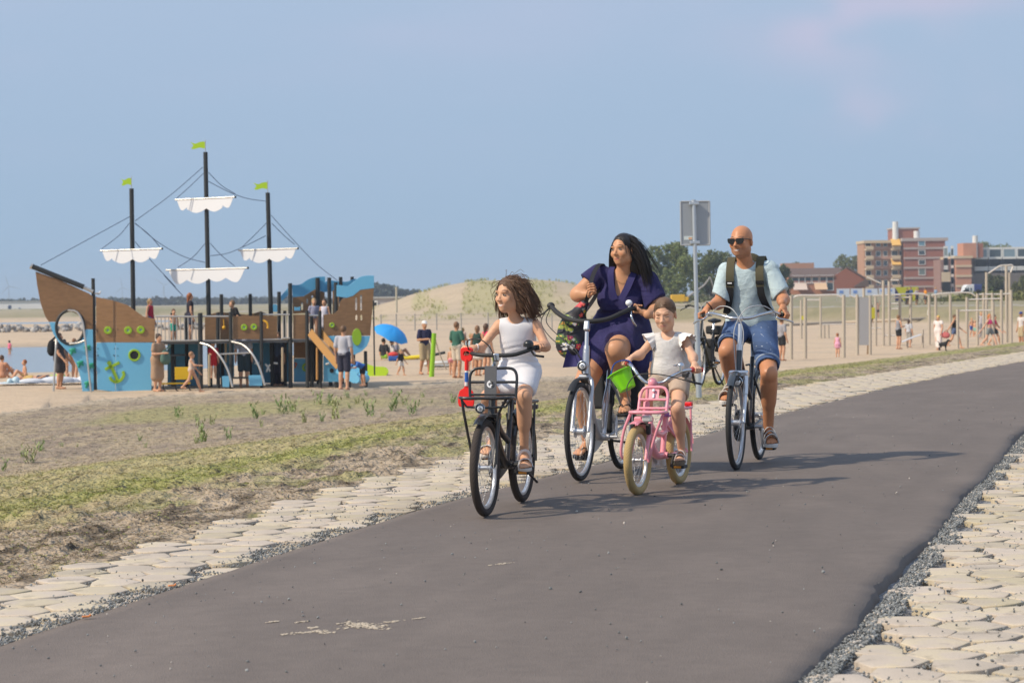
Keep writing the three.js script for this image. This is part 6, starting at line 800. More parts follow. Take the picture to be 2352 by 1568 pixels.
{ // deck, rails and posts amidships
  const d0 = z3(1425, 935, 0), d1 = z4(1440, 880, 0), fx = d0[0], lx = d1[0]; part('deck', box(lx - fx, 0.07, 2.5, (fx + lx) / 2, d0[1] - 0.04, -1.3), deckM, ship); const dy = d0[1];
  part('fore_deck', box(fx - z3(800, 0)[0], 0.07, 2.4, (fx + z3(800, 0)[0]) / 2, dy - 0.05, -1.3), deckM, ship);
  const rail = (x0, x1, y0, y1, z, n, f) => { const g = new THREE.Group(); g.name = 'railing'; ship.add(g); const a = f(x0, y0, z), b = f(x1, y0, z), c = f(x0, y1, z); part('top_rail', rod(a, b, 0.026), steel, g); part('bottom_rail', rod([a[0], c[1], z], [b[0], c[1], z], 0.022), steel, g); for (let k = 0; k < n; k++) { const x = lerp(a[0], b[0], (k + 0.5) / n); part('baluster', rod([x, c[1], z], [x, a[1], z], 0.016, 0.016, 7), steel, g); } };
  rail(1430, 1880, 665, 925, 0, 11, z3); rail(955, 1045, 590, 855, 0, 3, z4); rail(0, 380, 610, 885, -0.05, 0, z4); rail(740, 1050, 590, 870, -0.05, 0, z4); rail(1255, 1400, 600, 870, -0.05, 0, z4);
  for (const [x0, x1, y0, y1, z, m] of [[405, 738, 605, 868, 0, plateBrown2], [90, 215, 610, 885, -0.3, plateBrown2], [262, 380, 615, 885, -0.35, plateBrown2], [745, 905, 605, 868, -0.3, plateBrown2], [1085, 1225, 590, 865, -0.05, plateBrown2]]) part('side_panel', board(z4, [[x0, y0], [x1, y0], [x1, y1], [x0, y1]], z), m, ship);
  part('crest_panel', board(z4, [[100, 600], [240, 560], [380, 570], [560, 590], [640, 575], [720, 550], [790, 580], [790, 610], [100, 620]], -2.5), plateBrown2, ship);
  for (const [x, y] of [[532, 732], [643, 728]]) holedRing(z4, x, y, 36, 14, ship);
  for (const [f, x, y0, y1, z, r] of [[z3, 1905, 630, 1430, 0.02, 0.062], [z4, 40, 570, 1400, 0.02, 0.06], [z4, 275, 360, 880, -2.4, 0.055], [z4, 600, 355, 880, -2.4, 0.055], [z4, 235, 565, 1390, -0.3, 0.055], [z4, 380, 560, 1395, 0.02, 0.055], [z4, 725, 560, 1380, 0.02, 0.05], [z4, 925, 332, 1350, -1.6, 0.055], [z4, 1050, 236, 1352, -0.05, 0.06], [z4, 1360, 175, 880, -1.9, 0.066], [z4, 1240, 545, 1350, 0, 0.055], [z4, 1385, 545, 1345, 0, 0.05], [z4, 1490, 172, 600, -0.9, 0.06], [z4, 1565, 225, 1345, -0.06, 0.055], [z4, 1620, 165, 500, -1.9, 0.055], [z4, 1750, 162, 500, -2.3, 0.055], [z4, 1705, 312, 1000, -0.1, 0.055], [z4, 990, 545, 1350, -1.2, 0.05], [z4, 1290, 600, 1350, -0.4, 0.055], [z4, 1900, 1000, 1340, -0.1, 0.05], [z3, 1610, 625, 1430, -2.3, 0.055], [z3, 1760, 625, 1430, -2.3, 0.055]]) { const a = f(x, y0, z), b = f(x + 6, y1, z); upright('support_post', [b[0], Math.min(b[1], -0.05), z], a, r, postM, ship); }
  // under the deck: far wall, shop counter, stools, poles, ladders
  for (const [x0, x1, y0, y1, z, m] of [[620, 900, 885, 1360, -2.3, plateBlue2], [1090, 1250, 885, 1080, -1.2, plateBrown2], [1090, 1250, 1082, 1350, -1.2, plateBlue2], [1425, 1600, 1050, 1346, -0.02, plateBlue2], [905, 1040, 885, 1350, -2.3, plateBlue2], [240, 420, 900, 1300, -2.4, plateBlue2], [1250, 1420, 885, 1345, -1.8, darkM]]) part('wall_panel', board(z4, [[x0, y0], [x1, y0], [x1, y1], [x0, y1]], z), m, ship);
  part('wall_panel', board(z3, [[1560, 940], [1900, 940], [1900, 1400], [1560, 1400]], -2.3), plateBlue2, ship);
  part('counter_top', T(new THREE.CylinderGeometry(0.36, 0.36, 0.05, 24), ...z3(1620, 1075, -0.8)), mat(0.08, 0.09, 0.1, 0.5), ship); part('counter_leg', rod(z3(1625, 1080, -0.8), z3(1625, 1400, -0.8), 0.07), postM, ship);
  part('climbing_arch', tube([z4(40, 910, 0.1), z4(150, 945, 0.3), z4(262, 1060, 0.55), z4(350, 1220, 0.7), z4(400, 1405, 0.8)], 0.034, 8, 30), steel, ship); part('climbing_arch', tube([z4(390, 893, 0.1), z4(520, 932, 0.3), z4(622, 1032, 0.55), z4(702, 1180, 0.7), z4(766, 1385, 0.8)], 0.034, 8, 30), steel, ship); part('arch_rung', rod(z4(262, 1035, 0.5), z4(612, 1018, 0.5), 0.022), steel, ship);
  for (const [x, y0, y1, z, m] of [[140, 1040, 1390, 0.2, woodPole], [965, 960, 1342, 0.05, woodPole], [325, 890, 1130, -0.6, woodPole], [1355, 960, 1322, 0.05, orangeP]]) upright('hand_pole', z4(x, y1, z), z4(x, y0, z), 0.035, m, ship);
  const seatG = (x0, x1, y0, y1) => { const a = z4(x0, y0, 0.1), b = z4(x1, y1, 0.1); part('blue_seat', board(z4, [[x0, y0], [x1, y0 - 4], [x1 - 8, y1], [x0 + 8, y1]], 0.1, 0.3), plateBlue, ship); }; seatG(283, 372, 1285, 1402); seatG(582, 742, 1275, 1388); part('bench_board', box(0.75, 0.05, 0.25, z4(520, 1300, 0)[0], z4(520, 1300, 0)[1], -0.05), postM, ship);
  const bar = (pts, m, w, z) => part('game_piece', tube(pts.map(p => z4(p[0], p[1], z)), w, 6, 12), m, ship); const wh = mat(0.7, 0.7, 0.66, 0.5); bar([[770, 1145], [800, 1180], [825, 1230]], wh, 0.03, -0.4); bar([[825, 1150], [800, 1190], [785, 1235]], wh, 0.03, -0.4); bar([[650, 1140], [705, 1132]], wh, 0.03, -0.4); bar([[865, 1132], [912, 1140]], wh, 0.03, -0.4); bar([[1245, 1140], [1205, 1155], [1195, 1190], [1215, 1218], [1250, 1222]], limeP, 0.035, -1.15); bar([[1098, 1135], [1122, 1140], [1100, 1190]], mat(0.5, 0.2, 0.15, 0.6), 0.03, -1.15); bar([[1450, 1150], [1490, 1138]], wh, 0.03, 0.03); part('peep_hole', T(new THREE.CylinderGeometry(0.065, 0.065, 0.02, 18), ...z4(1520, 1220, 0.0), Math.PI / 2), darkM, ship);
  part('speaking_tube', tube([z4(740, 650, 0.02), z4(790, 680, 0.06), z4(800, 720, 0.05), z4(795, 745, 0.05)], 0.028, 8), pmat(0.75, 0.40, 0.02, 0.4), ship); part('rope_knot', [ball(0.055, ...z4(305, 735, -0.25)), rod(z4(300, 640, -0.3), z4(305, 735, -0.25), 0.012)], pmat(0.75, 0.40, 0.02, 0.4), ship);
}
{ // stern
  const s = new THREE.Group(); s.name = 'stern'; ship.add(s); const slit = (x, y0, y1, w = 12) => [[x - w, y0 + 20], [x, y0], [x + w, y0 + 20], [x + w, y1 - 12], [x, y1], [x - w, y1 - 12]];
  part('stern_panel', board(z4, [[1425, 588], [1545, 580], [1592, 540], [1612, 450], [1640, 412], [1760, 380], [1842, 312], [1995, 292], [1982, 480], [1968, 640], [1955, 826], [1425, 826]], 0, 0.03, [slit(1795, 392, 545), slit(1850, 360, 548), slit(1797, 585, 658), slit(1853, 585, 658)]), plateBrown2, s);
  part('stern_panel', board(z4, [[1470, 830], [1953, 830], [1940, 890], [1915, 945], [1860, 1000], [1780, 1040], [1690, 1052], [1560, 1052]], 0), plateBlue, s);
  part('stern_wave', board(z4, smooth2([[1575, 255], [1640, 262], [1700, 268], [1770, 215], [1840, 165], [1920, 150], [1996, 150]], 4).concat([[1996, 290], [1842, 310], [1760, 378], [1690, 400], [1575, 385]]), 0.005), plateBlue, s);
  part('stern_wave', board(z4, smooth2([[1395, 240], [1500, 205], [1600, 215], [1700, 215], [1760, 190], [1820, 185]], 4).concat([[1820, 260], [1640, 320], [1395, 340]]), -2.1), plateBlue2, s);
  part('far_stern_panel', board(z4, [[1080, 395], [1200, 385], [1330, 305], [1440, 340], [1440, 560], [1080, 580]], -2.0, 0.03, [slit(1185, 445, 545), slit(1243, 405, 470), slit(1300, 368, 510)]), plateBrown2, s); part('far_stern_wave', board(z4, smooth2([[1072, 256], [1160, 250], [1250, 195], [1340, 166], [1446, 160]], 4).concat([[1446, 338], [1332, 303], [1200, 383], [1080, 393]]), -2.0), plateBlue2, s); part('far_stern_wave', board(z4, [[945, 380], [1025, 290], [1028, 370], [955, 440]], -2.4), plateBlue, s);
  part('small_wave', board(z4, smooth2([[850, 480], [895, 475], [930, 510], [940, 548], [850, 552]], 3, true), -2.2), plateBlue, s); part('small_wave', board(z4, [[1098, 500], [1130, 510], [1165, 500], [1165, 545], [1098, 545]], -1.9), plateBlue, s);
  part('stern_back_panel', board(z4, [[1530, 315], [1600, 315], [1600, 580], [1530, 580]], -1.6), plateBrown, s); part('corner_wave', board(z4, [[1715, 330], [1755, 360], [1745, 440], [1715, 420]], -0.02), plateBlue, s);
  part('green_disc', T(plate(ring(0, 0, 0.14, 24, 0.25), 0.03, 0.006), ...z4(1803, 842, 0.03)), limeP, s); holedRing(z4, 1523, 708, 30, 12, s);
  upright('stern_pole', z4(2003, 1270, 0.3), z4(1990, 430, 0.3), 0.022, postM, s); part('stern_deck', box(1.5, 0.07, 2.4, z4(1600, 880)[0], z4(1600, 880)[1], -1.2), deckM, s);
  // slide
  const sl = new THREE.Group(); sl.name = 'slide'; ship.add(sl); const A = V(...z4(1330, 830, 0.1)), Bp = V(...z4(1650, 1190, 0.9)), C = V(...z4(1850, 1318, 1.2)), side = V(-0.55, 0, 0.8).normalize().multiplyScalar(0.26); const lift = (p, k, h) => p.clone().addScaledVector(side, k).add(V(0, h, 0));
  for (const k of [1, -1]) { part('slide_side', strap([lift(A, k, 0.12), lift(along(A, Bp, 0.5), k, 0.08), lift(Bp, k, 0.06)], 0.24, 0.03, [0, 1, 0], 16), orangeP, sl); part('slide_end', strap([lift(Bp, k, 0.03), lift(along(Bp, C, 0.5), k, 0.02), lift(C, k, 0.05)], 0.34, 0.05, [0, 1, 0], 12), plateBlue, sl); } part('slide_bed', strap([A, along(A, Bp, 0.5), Bp, along(Bp, C, 0.5).add(V(0, -0.04, 0)), C], 0.5, 0.012, side, 24), steel, sl); part('slide_lip', rod(lift(C, 1.1, 0.02), lift(C, -1.1, 0.02), 0.12, 0.12, 16), plateBlue, sl);
}
// ---------- far shore: water, rocks, white hall, trees, wind turbines ----------
const waterM = pmat(0.26, 0.30, 0.32, 0.22, { bumpMap: withRepeat(texture(512, (u, v) => tileFbm(u, v, 10, 5, 131)), 0.25), bumpScale: 0.09 });
{ const g = new THREE.PlaneGeometry(500, 420, 1, 1).rotateX(-Math.PI / 2); planarUV(g, 1); const m = new THREE.Mesh(g, waterM); m.position.set(-255, SEA, -245); m.name = 'bay_water'; m.receiveShadow = true; scene.add(m); tag(m, null, null, null, 'structure'); }
{ const dam = thing('rock_dam', 'long low dam of grey boulders along the far strip of water', 'rock dam', null), r = rng(301), ms = [[0.33, 0.31, 0.29], [0.25, 0.24, 0.23], [0.42, 0.40, 0.37]].map(c => mat(...c, 0.95));
  const variants = Array.from({ length: 5 }, (_, v) => { const g = new THREE.IcosahedronGeometry(0.6, 1), p = g.attributes.position; for (let i = 0; i < p.count; i++) { const k = 0.75 + 0.5 * vnoise(p.getX(i) * 3 + v * 9, p.getY(i) * 3, p.getZ(i) * 3); p.setXYZ(i, p.getX(i) * k * 1.2, p.getY(i) * k * 0.8, p.getZ(i) * k); } g.computeVertexNormals(); return g; });
  for (let k = 0; k < 280; k++) { const t = r(), D = 203 + r() * 7, x = lerp(-0.235, -0.13, t) * D, m = new THREE.Mesh(variants[r() * 5 | 0], ms[r() * 3 | 0]); m.name = 'rock'; m.castShadow = m.receiveShadow = true; const s = 0.2 + r() * 0.28; m.scale.setScalar(s); m.position.set(x, land(x, D) + 0.1 + r() * 0.5 * (1 - Math.abs(D - 206) / 4.5), -D); m.rotation.set(r() * 6, r() * 6, r() * 6); dam.add(m); } }
{ const D = 690, a = at(-6, 697, D), b = at(125, 695, D), y0 = -0.75; const w = thing('storage_hall', 'long low white hall on the far shore behind the bow of the ship', 'building'); part('wall', box(b.x - a.x + 6, 3.1, 8, (a.x + b.x) / 2 - 3, y0 + 1.55, -D - 4), mat(0.72, 0.71, 0.70, 0.8), w); part('roof', box(b.x - a.x + 7, 0.15, 8.6, (a.x + b.x) / 2 - 3, y0 + 3.18, -D - 4), mat(0.5, 0.5, 0.5, 0.7), w); const dx = at(21, 705, D).x; part('door', box(0.95, 1.5, 0.12, dx, y0 + 1.25, -D + 0.02), mat(0.03, 0.06, 0.14, 0.6), w); part('hatch', box(0.6, 0.6, 0.12, at(44, 708, D).x, y0 + 0.9, -D + 0.02), mat(0.2, 0.24, 0.35, 0.6), w); }
// foliage: clumps of leaf-sized faces spread through a crown
const leafG = (() => { const g = new THREE.BufferGeometry(), p = [], idx = []; const r = rng(5); for (let k = 0; k < 7; k++) { const a = r() * 6.28, t = (r() - 0.5) * 2.2, c = V((r() - 0.5) * 1.5, (r() - 0.5) * 1.1, (r() - 0.5) * 1.5), u = V(Math.cos(a), t * 0.4, Math.sin(a)).multiplyScalar(0.5), v = V(-Math.sin(a) * 0.5, 0.6, Math.cos(a) * 0.5).multiplyScalar(0.45), o = p.length / 3; for (const q of [c.clone().sub(u), c.clone().add(v), c.clone().add(u), c.clone().sub(v)]) p.push(q.x, q.y, q.z); idx.push(o, o + 1, o + 2, o, o + 2, o + 3); } g.setAttribute('position', new THREE.Float32BufferAttribute(p, 3)); g.setIndex(idx); g.computeVertexNormals(); return g; })();
const leafM = new THREE.MeshStandardMaterial({ color: col(1, 1, 1), roughness: 0.9, side: THREE.DoubleSide });
function foliage(name, blobs, n, size, tone, seed, parent) { // blobs: [x, y, z, rx, ry, rz]; a crown is one mesh, a far tree line an instanced mass
  const r = rng(seed), ms = [], cs = [], q = new THREE.Quaternion(), tot = blobs.reduce((s, b) => s + b[3] * b[4], 0);
  for (const b of blobs) { const k = Math.round(n * b[3] * b[4] / tot); for (let j = 0; j < k; j++) { let u; do u = V(r() * 2 - 1, r() * 2 - 1, r() * 2 - 1); while (u.lengthSq() > 1); u.multiplyScalar(0.55 + 0.27 / Math.max(0.4, u.length()) + 0.12 * r()); q.setFromEuler(new THREE.Euler(r() * 6, r() * 6, r() * 6)); const s = size * (0.6 + 0.8 * r()); ms.push(new THREE.Matrix4().compose(V(b[0] + u.x * b[3], b[1] + u.y * b[4], b[2] + u.z * b[5]), q, V(s, s, s))); const t = 0.7 + 0.6 * r(), w = r() * 0.25; cs.push([tone[0] * t * (1 + w), tone[1] * t, tone[2] * t]); } }
  let o; const N = ms.length;
  if (parent) { const p0 = leafG.attributes.position, k = p0.count, pos = new Float32Array(N * k * 3), cl = new Float32Array(N * k * 3), i0 = leafG.index.array, idx = new Uint32Array(N * i0.length), v = V(0, 0, 0); for (let i = 0; i < N; i++) { for (let j = 0; j < k; j++) { v.fromBufferAttribute(p0, j).applyMatrix4(ms[i]); const at0 = (i * k + j) * 3; pos[at0] = v.x; pos[at0 + 1] = v.y; pos[at0 + 2] = v.z; cl.set(cs[i], at0); } for (let j = 0; j < i0.length; j++) idx[i * i0.length + j] = i0[j] + i * k; } const g = new THREE.BufferGeometry(); g.setAttribute('position', new THREE.BufferAttribute(pos, 3)); g.setAttribute('color', new THREE.BufferAttribute(cl, 3)); g.setIndex(new THREE.BufferAttribute(idx, 1)); g.computeVertexNormals(); o = new THREE.Mesh(g, leafVM); }
  else { o = new THREE.InstancedMesh(leafG, leafM, N); const c = new THREE.Color(); ms.forEach((m, i) => { o.setMatrixAt(i, m); o.setColorAt(i, c.setRGB(...cs[i])); }); }
  o.name = parent ? name : numbered(name); o.castShadow = o.receiveShadow = true; (parent || scene).add(o); return o;
}
const leafVM = new THREE.MeshStandardMaterial({ vertexColors: true, roughness: 0.9, side: THREE.DoubleSide });
const crown = (seed, w, h, n, d = w) => { const r = rng(seed), o = []; for (let k = 0; k < n; k++) { const a = r() * 6.28, t = r(), y = (t * 1.75 - 0.9) * h * 0.5, rr = w * 0.82 * Math.sqrt(Math.max(0.12, 1 - (Math.max(0, y) / h * 1.9) ** 2)) * Math.pow(r(), 0.6), s = 0.14 + 0.17 * r(); o.push([Math.cos(a) * rr, y, Math.sin(a) * rr * d / w, w * s, h * s * 0.75, d * s]); } return o; };
function tree(name, label, px, py0, py1, wpx, D, tone, seed, n = 1400, group, trunk = 0.12) { // seen between those heights
  const top = at(px, py0, D), base = at(px, py1, D), H = top.y - base.y, w = wpx / FPX * D / 2, t = thing(name, label, 'tree', V(top.x, base.y - 1.5, -D), 0, group); const hb = H * trunk + 1.5;
  const tr = [rod([0, 0, 0], [0.1, hb + H * 0.2, 0], H * 0.03, H * 0.018, 8)]; const r = rng(seed + 1); for (let k = 0; k < 5; k++) { const a = r() * 6.28; tr.push(rod([0.05, hb * (0.7 + 0.1 * k), 0], [Math.cos(a) * w * 0.5, hb + H * (0.15 + 0.35 * r()), Math.sin(a) * w * 0.5], H * 0.012, H * 0.004, 5)); } part('trunk', tr, mat(0.09, 0.07, 0.05, 0.95), t);
  const c = foliage('crown', crown(seed, w, H * (1 - trunk) * 0.94, 30).map(b => [b[0], b[1] + hb + H * (1 - trunk) * 0.46, b[2], b[3], b[4], b[5]]), n, Math.max(0.3, H * 0.028), tone, seed + 2, t); return t;
}
const FAR = [0.055, 0.075, 0.055];
function treeline(label, x0, x1, ys, D, n, seed, tone = FAR) { const r = rng(seed), blobs = []; const yb = at(0, 0, D); for (let k = 0; k < 60; k++) { const t = (k + r()) / 60, px = lerp(x0, x1, t), i = t * (ys.length - 1), j = Math.min(ys.length - 2, Math.floor(i)), py = lerp(ys[j], ys[j + 1], i - j), p = at(px, py, D + (r() - 0.5) * 30), h = (p.y + 2.5) / 2; blobs.push([p.x, p.y - h * 0.95, p.z, (x1 - x0) / 60 / FPX * D * 1.1, h, 7]); } tag(foliage('treeline', blobs, n, D * 0.0016, tone, seed), label, 'trees', null, 'stuff'); }
treeline('distant hazy tree line along the horizon at the far shore', -30, 330, [692, 690, 692, 689, 690, 692, 690, 687, 690], 1150, 2600, 401); treeline('distant hazy tree line on the horizon behind the ship\'s middle', 330, 700, [690, 688, 686, 689, 688, 687, 686, 687, 686], 1150, 2800, 402, [0.05, 0.07, 0.06]); treeline('hazy wooded ridge rising behind the stern of the ship', 690, 1010, [688, 690, 688, 664, 650, 655, 668, 672, 684], 900, 4200, 403, [0.05, 0.072, 0.06]); treeline('low hazy trees behind the dune beside the woman', 1270, 1340, [672, 656, 655, 660, 668], 700, 1100, 404, [0.05, 0.075, 0.06]); treeline('flat hazy tree line behind the dune top', 1210, 1270, [671, 665, 668], 900, 300, 405);
function turbine(px, hub, base, D, rot, label) { const h = at(px, hub, D), t = thing('wind_turbine', label, 'wind turbine', V(h.x, -1.5, -D), 0, 'wind turbines on the horizon'), H = h.y + 1.5, L = H * 0.55, m = mat(0.34, 0.40, 0.46, 0.6); part('tower', rod([0, 0, 0], [0, H, 0], H * 0.02, H * 0.012, 8), m, t); part('nacelle', box(H * 0.03, H * 0.035, H * 0.09, 0, H, 0, 0.2), m, t); for (let k = 0; k < 3; k++) part('blade', T(plate([[-0.02 * L, 0], [0.03 * L, 0.2 * L], [0.0, L], [-0.012 * L, L], [-0.03 * L, 0.15 * L]], 0.02 * L), 0, H, H * 0.05, 0, 0, rot + k * 2.0944), m, t); }
turbine(19, 657, 740, 1900, 0.3, 'far wind turbine left of the ship\'s bow'); turbine(280, 660, 735, 1900, 0.15, 'far wind turbine just left of the first mast'); turbine(376, 655, 735, 1900, 0.9, 'far wind turbine right of the first mast');
// ---------- exercise park, sign, parked bicycle, houses and trees on the right ----------
const zR = (x, y) => [(1880 + x / 6.534) * 0.9408, (660 + y / 6.534) * 0.9408], zQ = (x, y) => [(2180 + x / 5.6) * 0.9408, (620 + y / 5.6) * 0.9408], zM = (x, y) => [(880 + x / 5.004) * 0.9408, (660 + y / 5.004) * 0.9408], zB = (x, y) => [(1880 + x / 3.7935) * 0.9408, (520 + y / 3.7935) * 0.9408];
const parkPost = mat(0.46, 0.40, 0.32, 0.75), parkBar = mat(0.72, 0.66, 0.58, 0.4, 0.2);
function parkFrame(label, f, posts, bars, D = null, extra) { // posts [x, top, foot]; bars [[x, y], ...]
  const p0 = ground(...f(posts[0][0], posts[0][2]), -1.4), Dn = D || -p0.z, t = thing('exercise_frame', label, 'exercise frame', V(p0.x, 0, -Dn), 0, 'steel exercise frames on the sand'); const P = (x, y) => { const q = at(...f(x, y), Dn); return [q.x - p0.x, q.y, 0]; };
  for (const [x, a, b] of posts) { const u = P(x, a), v = P(x + 3, b); part('post', rod([v[0], Math.min(v[1], -1.3), 0], u, 0.072, 0.072, 10), parkPost, t); }
  for (const b of bars) part('bar', tube(b.map(q => P(q[0], q[1])), 0.038, 8, 16), parkBar, t); if (extra) extra(t, P, Dn); return t;
}
parkFrame('exercise frame with long bent top rail just right of the bald man', zR, [[340, 400, 1420], [565, 430, 1405], [1180, 390, 1370]], [[[365, 445], [425, 408], [750, 400], [1080, 396], [1150, 436]], [[250, 458], [330, 458]]], null, (t, P) => part('yellow_tag', box(0.09, 0.16, 0.03, ...P(525, 755)), mat(0.6, 0.55, 0.05, 0.5), t));
parkFrame('pair of exercise posts holding a grey board beside the wooden pole', zR, [[1395, 385, 1352], [1600, 400, 1340]], [[[1275, 398], [1360, 430]]], null, (t, P) => { const a = P(1420, 430), b = P(1588, 1190); part('board', box(b[0] - a[0], a[1] - b[1], 0.04, (a[0] + b[0]) / 2, (a[1] + b[1]) / 2, 0.02), mat(0.36, 0.36, 0.37, 0.7), t); });
{ const p = ground(...zR(1592, 1332), -1.4), D = -p.z, t = thing('wooden_pole', 'rough wooden pole with yellow box beside the grey board', 'pole', V(p.x, -1.5, -D)), top = at(...zR(1605, 560), D); part('trunk', [rod([-0.05, 0, 0.12], [top.x - p.x, top.y + 1.5, 0.12], 0.10, 0.075, 8), ball(0.2, top.x - p.x, at(...zR(1590, 680), D).y + 1.5, 0.1, [0.7, 2.2, 0.7])], mat(0.20, 0.13, 0.075, 0.95), t); const q = at(...zR(1637, 680), D); part('yellow_box', box(0.16, 0.5, 0.16, q.x - p.x, q.y + 1.5, 0.2, 0.02), pmat(0.55, 0.50, 0.03, 0.5), t); }
parkFrame('far low exercise bars between the bent rail posts', zR, [[500, 470, 1090], [810, 430, 1255], [868, 870, 1245], [935, 870, 1240]], [[[830, 862], [1370, 850]], [[580, 470], [800, 468]]]);
parkFrame('tall exercise tower with slanted top rail before the brick flats', zR, [[1690, 420, 1205], [1812, 160, 1245], [1905, 170, 1195], [1500, 280, 430]], [[[1550, 105], [1650, 150], [1770, 205]], [[1930, 155], [2060, 155]], [[1630, 925], [1780, 920]], [[1840, 1040], [2000, 1040]], [[1650, 400], [2090, 385]], [[1930, 530], [2050, 528]], [[1930, 615], [2050, 610]]]);
parkFrame('long overhead ladder frame behind the lady in white', zQ, [[500, 560, 1245], [100, 545, 1180], [245, 565, 1150], [590, 560, 1150], [790, 550, 1180]], [[[-60, 565], [60, 552], [430, 548], [490, 575]], [[530, 565], [640, 545], [1080, 535], [1130, 575]], [[0, 595], [240, 590]]], null, (t, P) => { part('white_tag', box(0.12, 0.28, 0.03, ...P(492, 800)), mat(0.75, 0.75, 0.72, 0.5), t); part('white_tag', box(0.1, 0.2, 0.03, ...P(247, 745)), mat(0.75, 0.75, 0.72, 0.5), t); });
parkFrame('middle height pull-up bar between two posts before the hedge', zQ, [[1018, 590, 1282], [1490, 490, 1225]], [[[1040, 622], [1250, 616], [1475, 610]]]);
parkFrame('lowest pull-up bar in front of the running girl', zQ, [[890, 750, 1295], [1375, 650, 1275]], [[[905, 777], [1130, 772], [1355, 770]]]);
parkFrame('tall exercise gate with raised bent top bar', zQ, [[1285, 250, 1215], [1598, 250, 1215], [1556, 160, 1215]], [[[1305, 268], [1400, 205], [1480, 158], [1560, 153], [1650, 155], [1635, 205], [1615, 250]]]);
parkFrame('exercise posts with high crossbar at the edge of the photograph', zQ, [[1160, 540, 1255], [1245, 530, 1230], [1622, 490, 1235], [1365, 530, 1220]], [[[1180, 552], [1330, 549], [1480, 548]], [[1510, 547], [1620, 543]]]);
{ const p = ground(...zQ(415, 1285), -1.4), D = -p.z, t = thing('sit_up_bench', 'low slanted exercise bench with pale board behind the lady in white', 'bench', V(p.x, p.y, -D)); const P = (x, y) => { const q = at(...zQ(x, y), D); return [q.x - p.x, q.y - p.y, 0]; }; part('post', rod([0, 0, 0], P(415, 1030), 0.05), parkPost, t); part('post', rod(P(200, 1290), P(200, 1190), 0.04), parkPost, t); part('board', strap([P(130, 1200), P(260, 1145), P(390, 1100)], 0.35, 0.05, [0, 0, 1]), mat(0.62, 0.64, 0.68, 0.5), t); }
{ const a = ground(...zQ(560, 850), -1.2), b = ground(...zQ(1590, 815), -1.2); const t = thing('timber_edging', 'low timber kerb beam along the back of the sand park', 'timber beam', V(0, 0, 0)); const pts = []; for (let k = 0; k < 9; k++) { const px = lerp(1800, 2345, k / 8), g = ground(px, lerp(752, 727, k / 8) - 3, -1.2); pts.push([g.x, g.y + 0.1, g.z]); } for (let k = 0; k < 8; k++) part('beam', rod(pts[k], pts[k + 1], 0.14, 0.14, 6), mat(0.46, 0.37, 0.27, 0.85), t); }
// road sign seen from behind, and the bicycle parked against it
{ const base = onPlane(1606, 921, V(0, -0.06, 0), V(0, 1, 0)), D = -base.z, t = thing('road_sign', 'back of rectangular grey sign on tall pole beside the path', 'sign', base), k = D / FPX; const grey = mat(0.40, 0.42, 0.44, 0.5, 0.6), zinc = mat(0.52, 0.56, 0.60, 0.42, 0.65); const top = at(1594, 462, D), lean = (top.x - base.x) / (top.y - base.y); const at2 = (y) => [lean * y, y, 0];
  part('pole', [rod(at2(-0.2), at2(top.y - base.y + 0.02), 0.027, 0.027, 14), rod(at2(0), at2(1.15), 0.038, 0.036, 14)], zinc, t); const y1 = top.y - base.y, y0 = at(1598, 562, D).y - base.y, w = 66 * k, cx = at(1598, 510, D).x - base.x; const panel = T(new RoundedBoxGeometry(w, y1 - y0, 0.012, 2, 0.005), cx, (y0 + y1) / 2, -0.05); part('panel', panel, grey, t); part('panel_rim', [rod([cx - w / 2, y0, -0.045], [cx - w / 2, y1, -0.045], 0.012), rod([cx + w / 2, y0, -0.045], [cx + w / 2, y1, -0.045], 0.012), rod([cx - w / 2, y0, -0.045], [cx + w / 2, y0, -0.045], 0.012), rod([cx - w / 2, y1, -0.045], [cx + w / 2, y1, -0.045], 0.012)], mat(0.5, 0.51, 0.52, 0.45, 0.6), t); part('clamp', box(0.13, 0.04, 0.06, ...at2(y1 - 0.03), 0.008), zinc, t); part('clamp', box(0.13, 0.04, 0.06, ...at2(y0 + 0.03), 0.008), zinc, t); part('sticker', box(w * 0.3, 0.05, 0.003, cx - w * 0.25, y0 + 0.09, -0.041), mat(0.6, 0.66, 0.66, 0.5), t); part('sticker', box(w * 0.12, 0.03, 0.003, cx - w * 0.18, y0 + 0.085, -0.0385), mat(0.65, 0.4, 0.25, 0.5), t); }
{ const b = thing('parked_bicycle', 'black bicycle with saddlebag parked against the sign pole', 'bicycle', V(2.86, -0.02, -32.15), Math.atan2(-0.93, -0.36)); cityBike(b, { main: black, fork: black, bar: satinBlack, lampMat: satinBlack, crank: 0.4, hbY: 1.16 }); part('saddlebag', [box(0.34, 0.30, 0.13, -0.52, 0.60, -0.14, 0.03), box(0.34, 0.12, 0.30, -0.52, 0.82, 0, 0.03)], mat(0.02, 0.02, 0.022, 0.75), b); part('kickstand', rod([-0.1, 0.28, -0.06], [-0.2, 0.01, -0.16], 0.012), satinBlack, b); part('battery', box(0.10, 0.36, 0.09, -0.06, 0.52, 0, 0.02), satinBlack, b); }
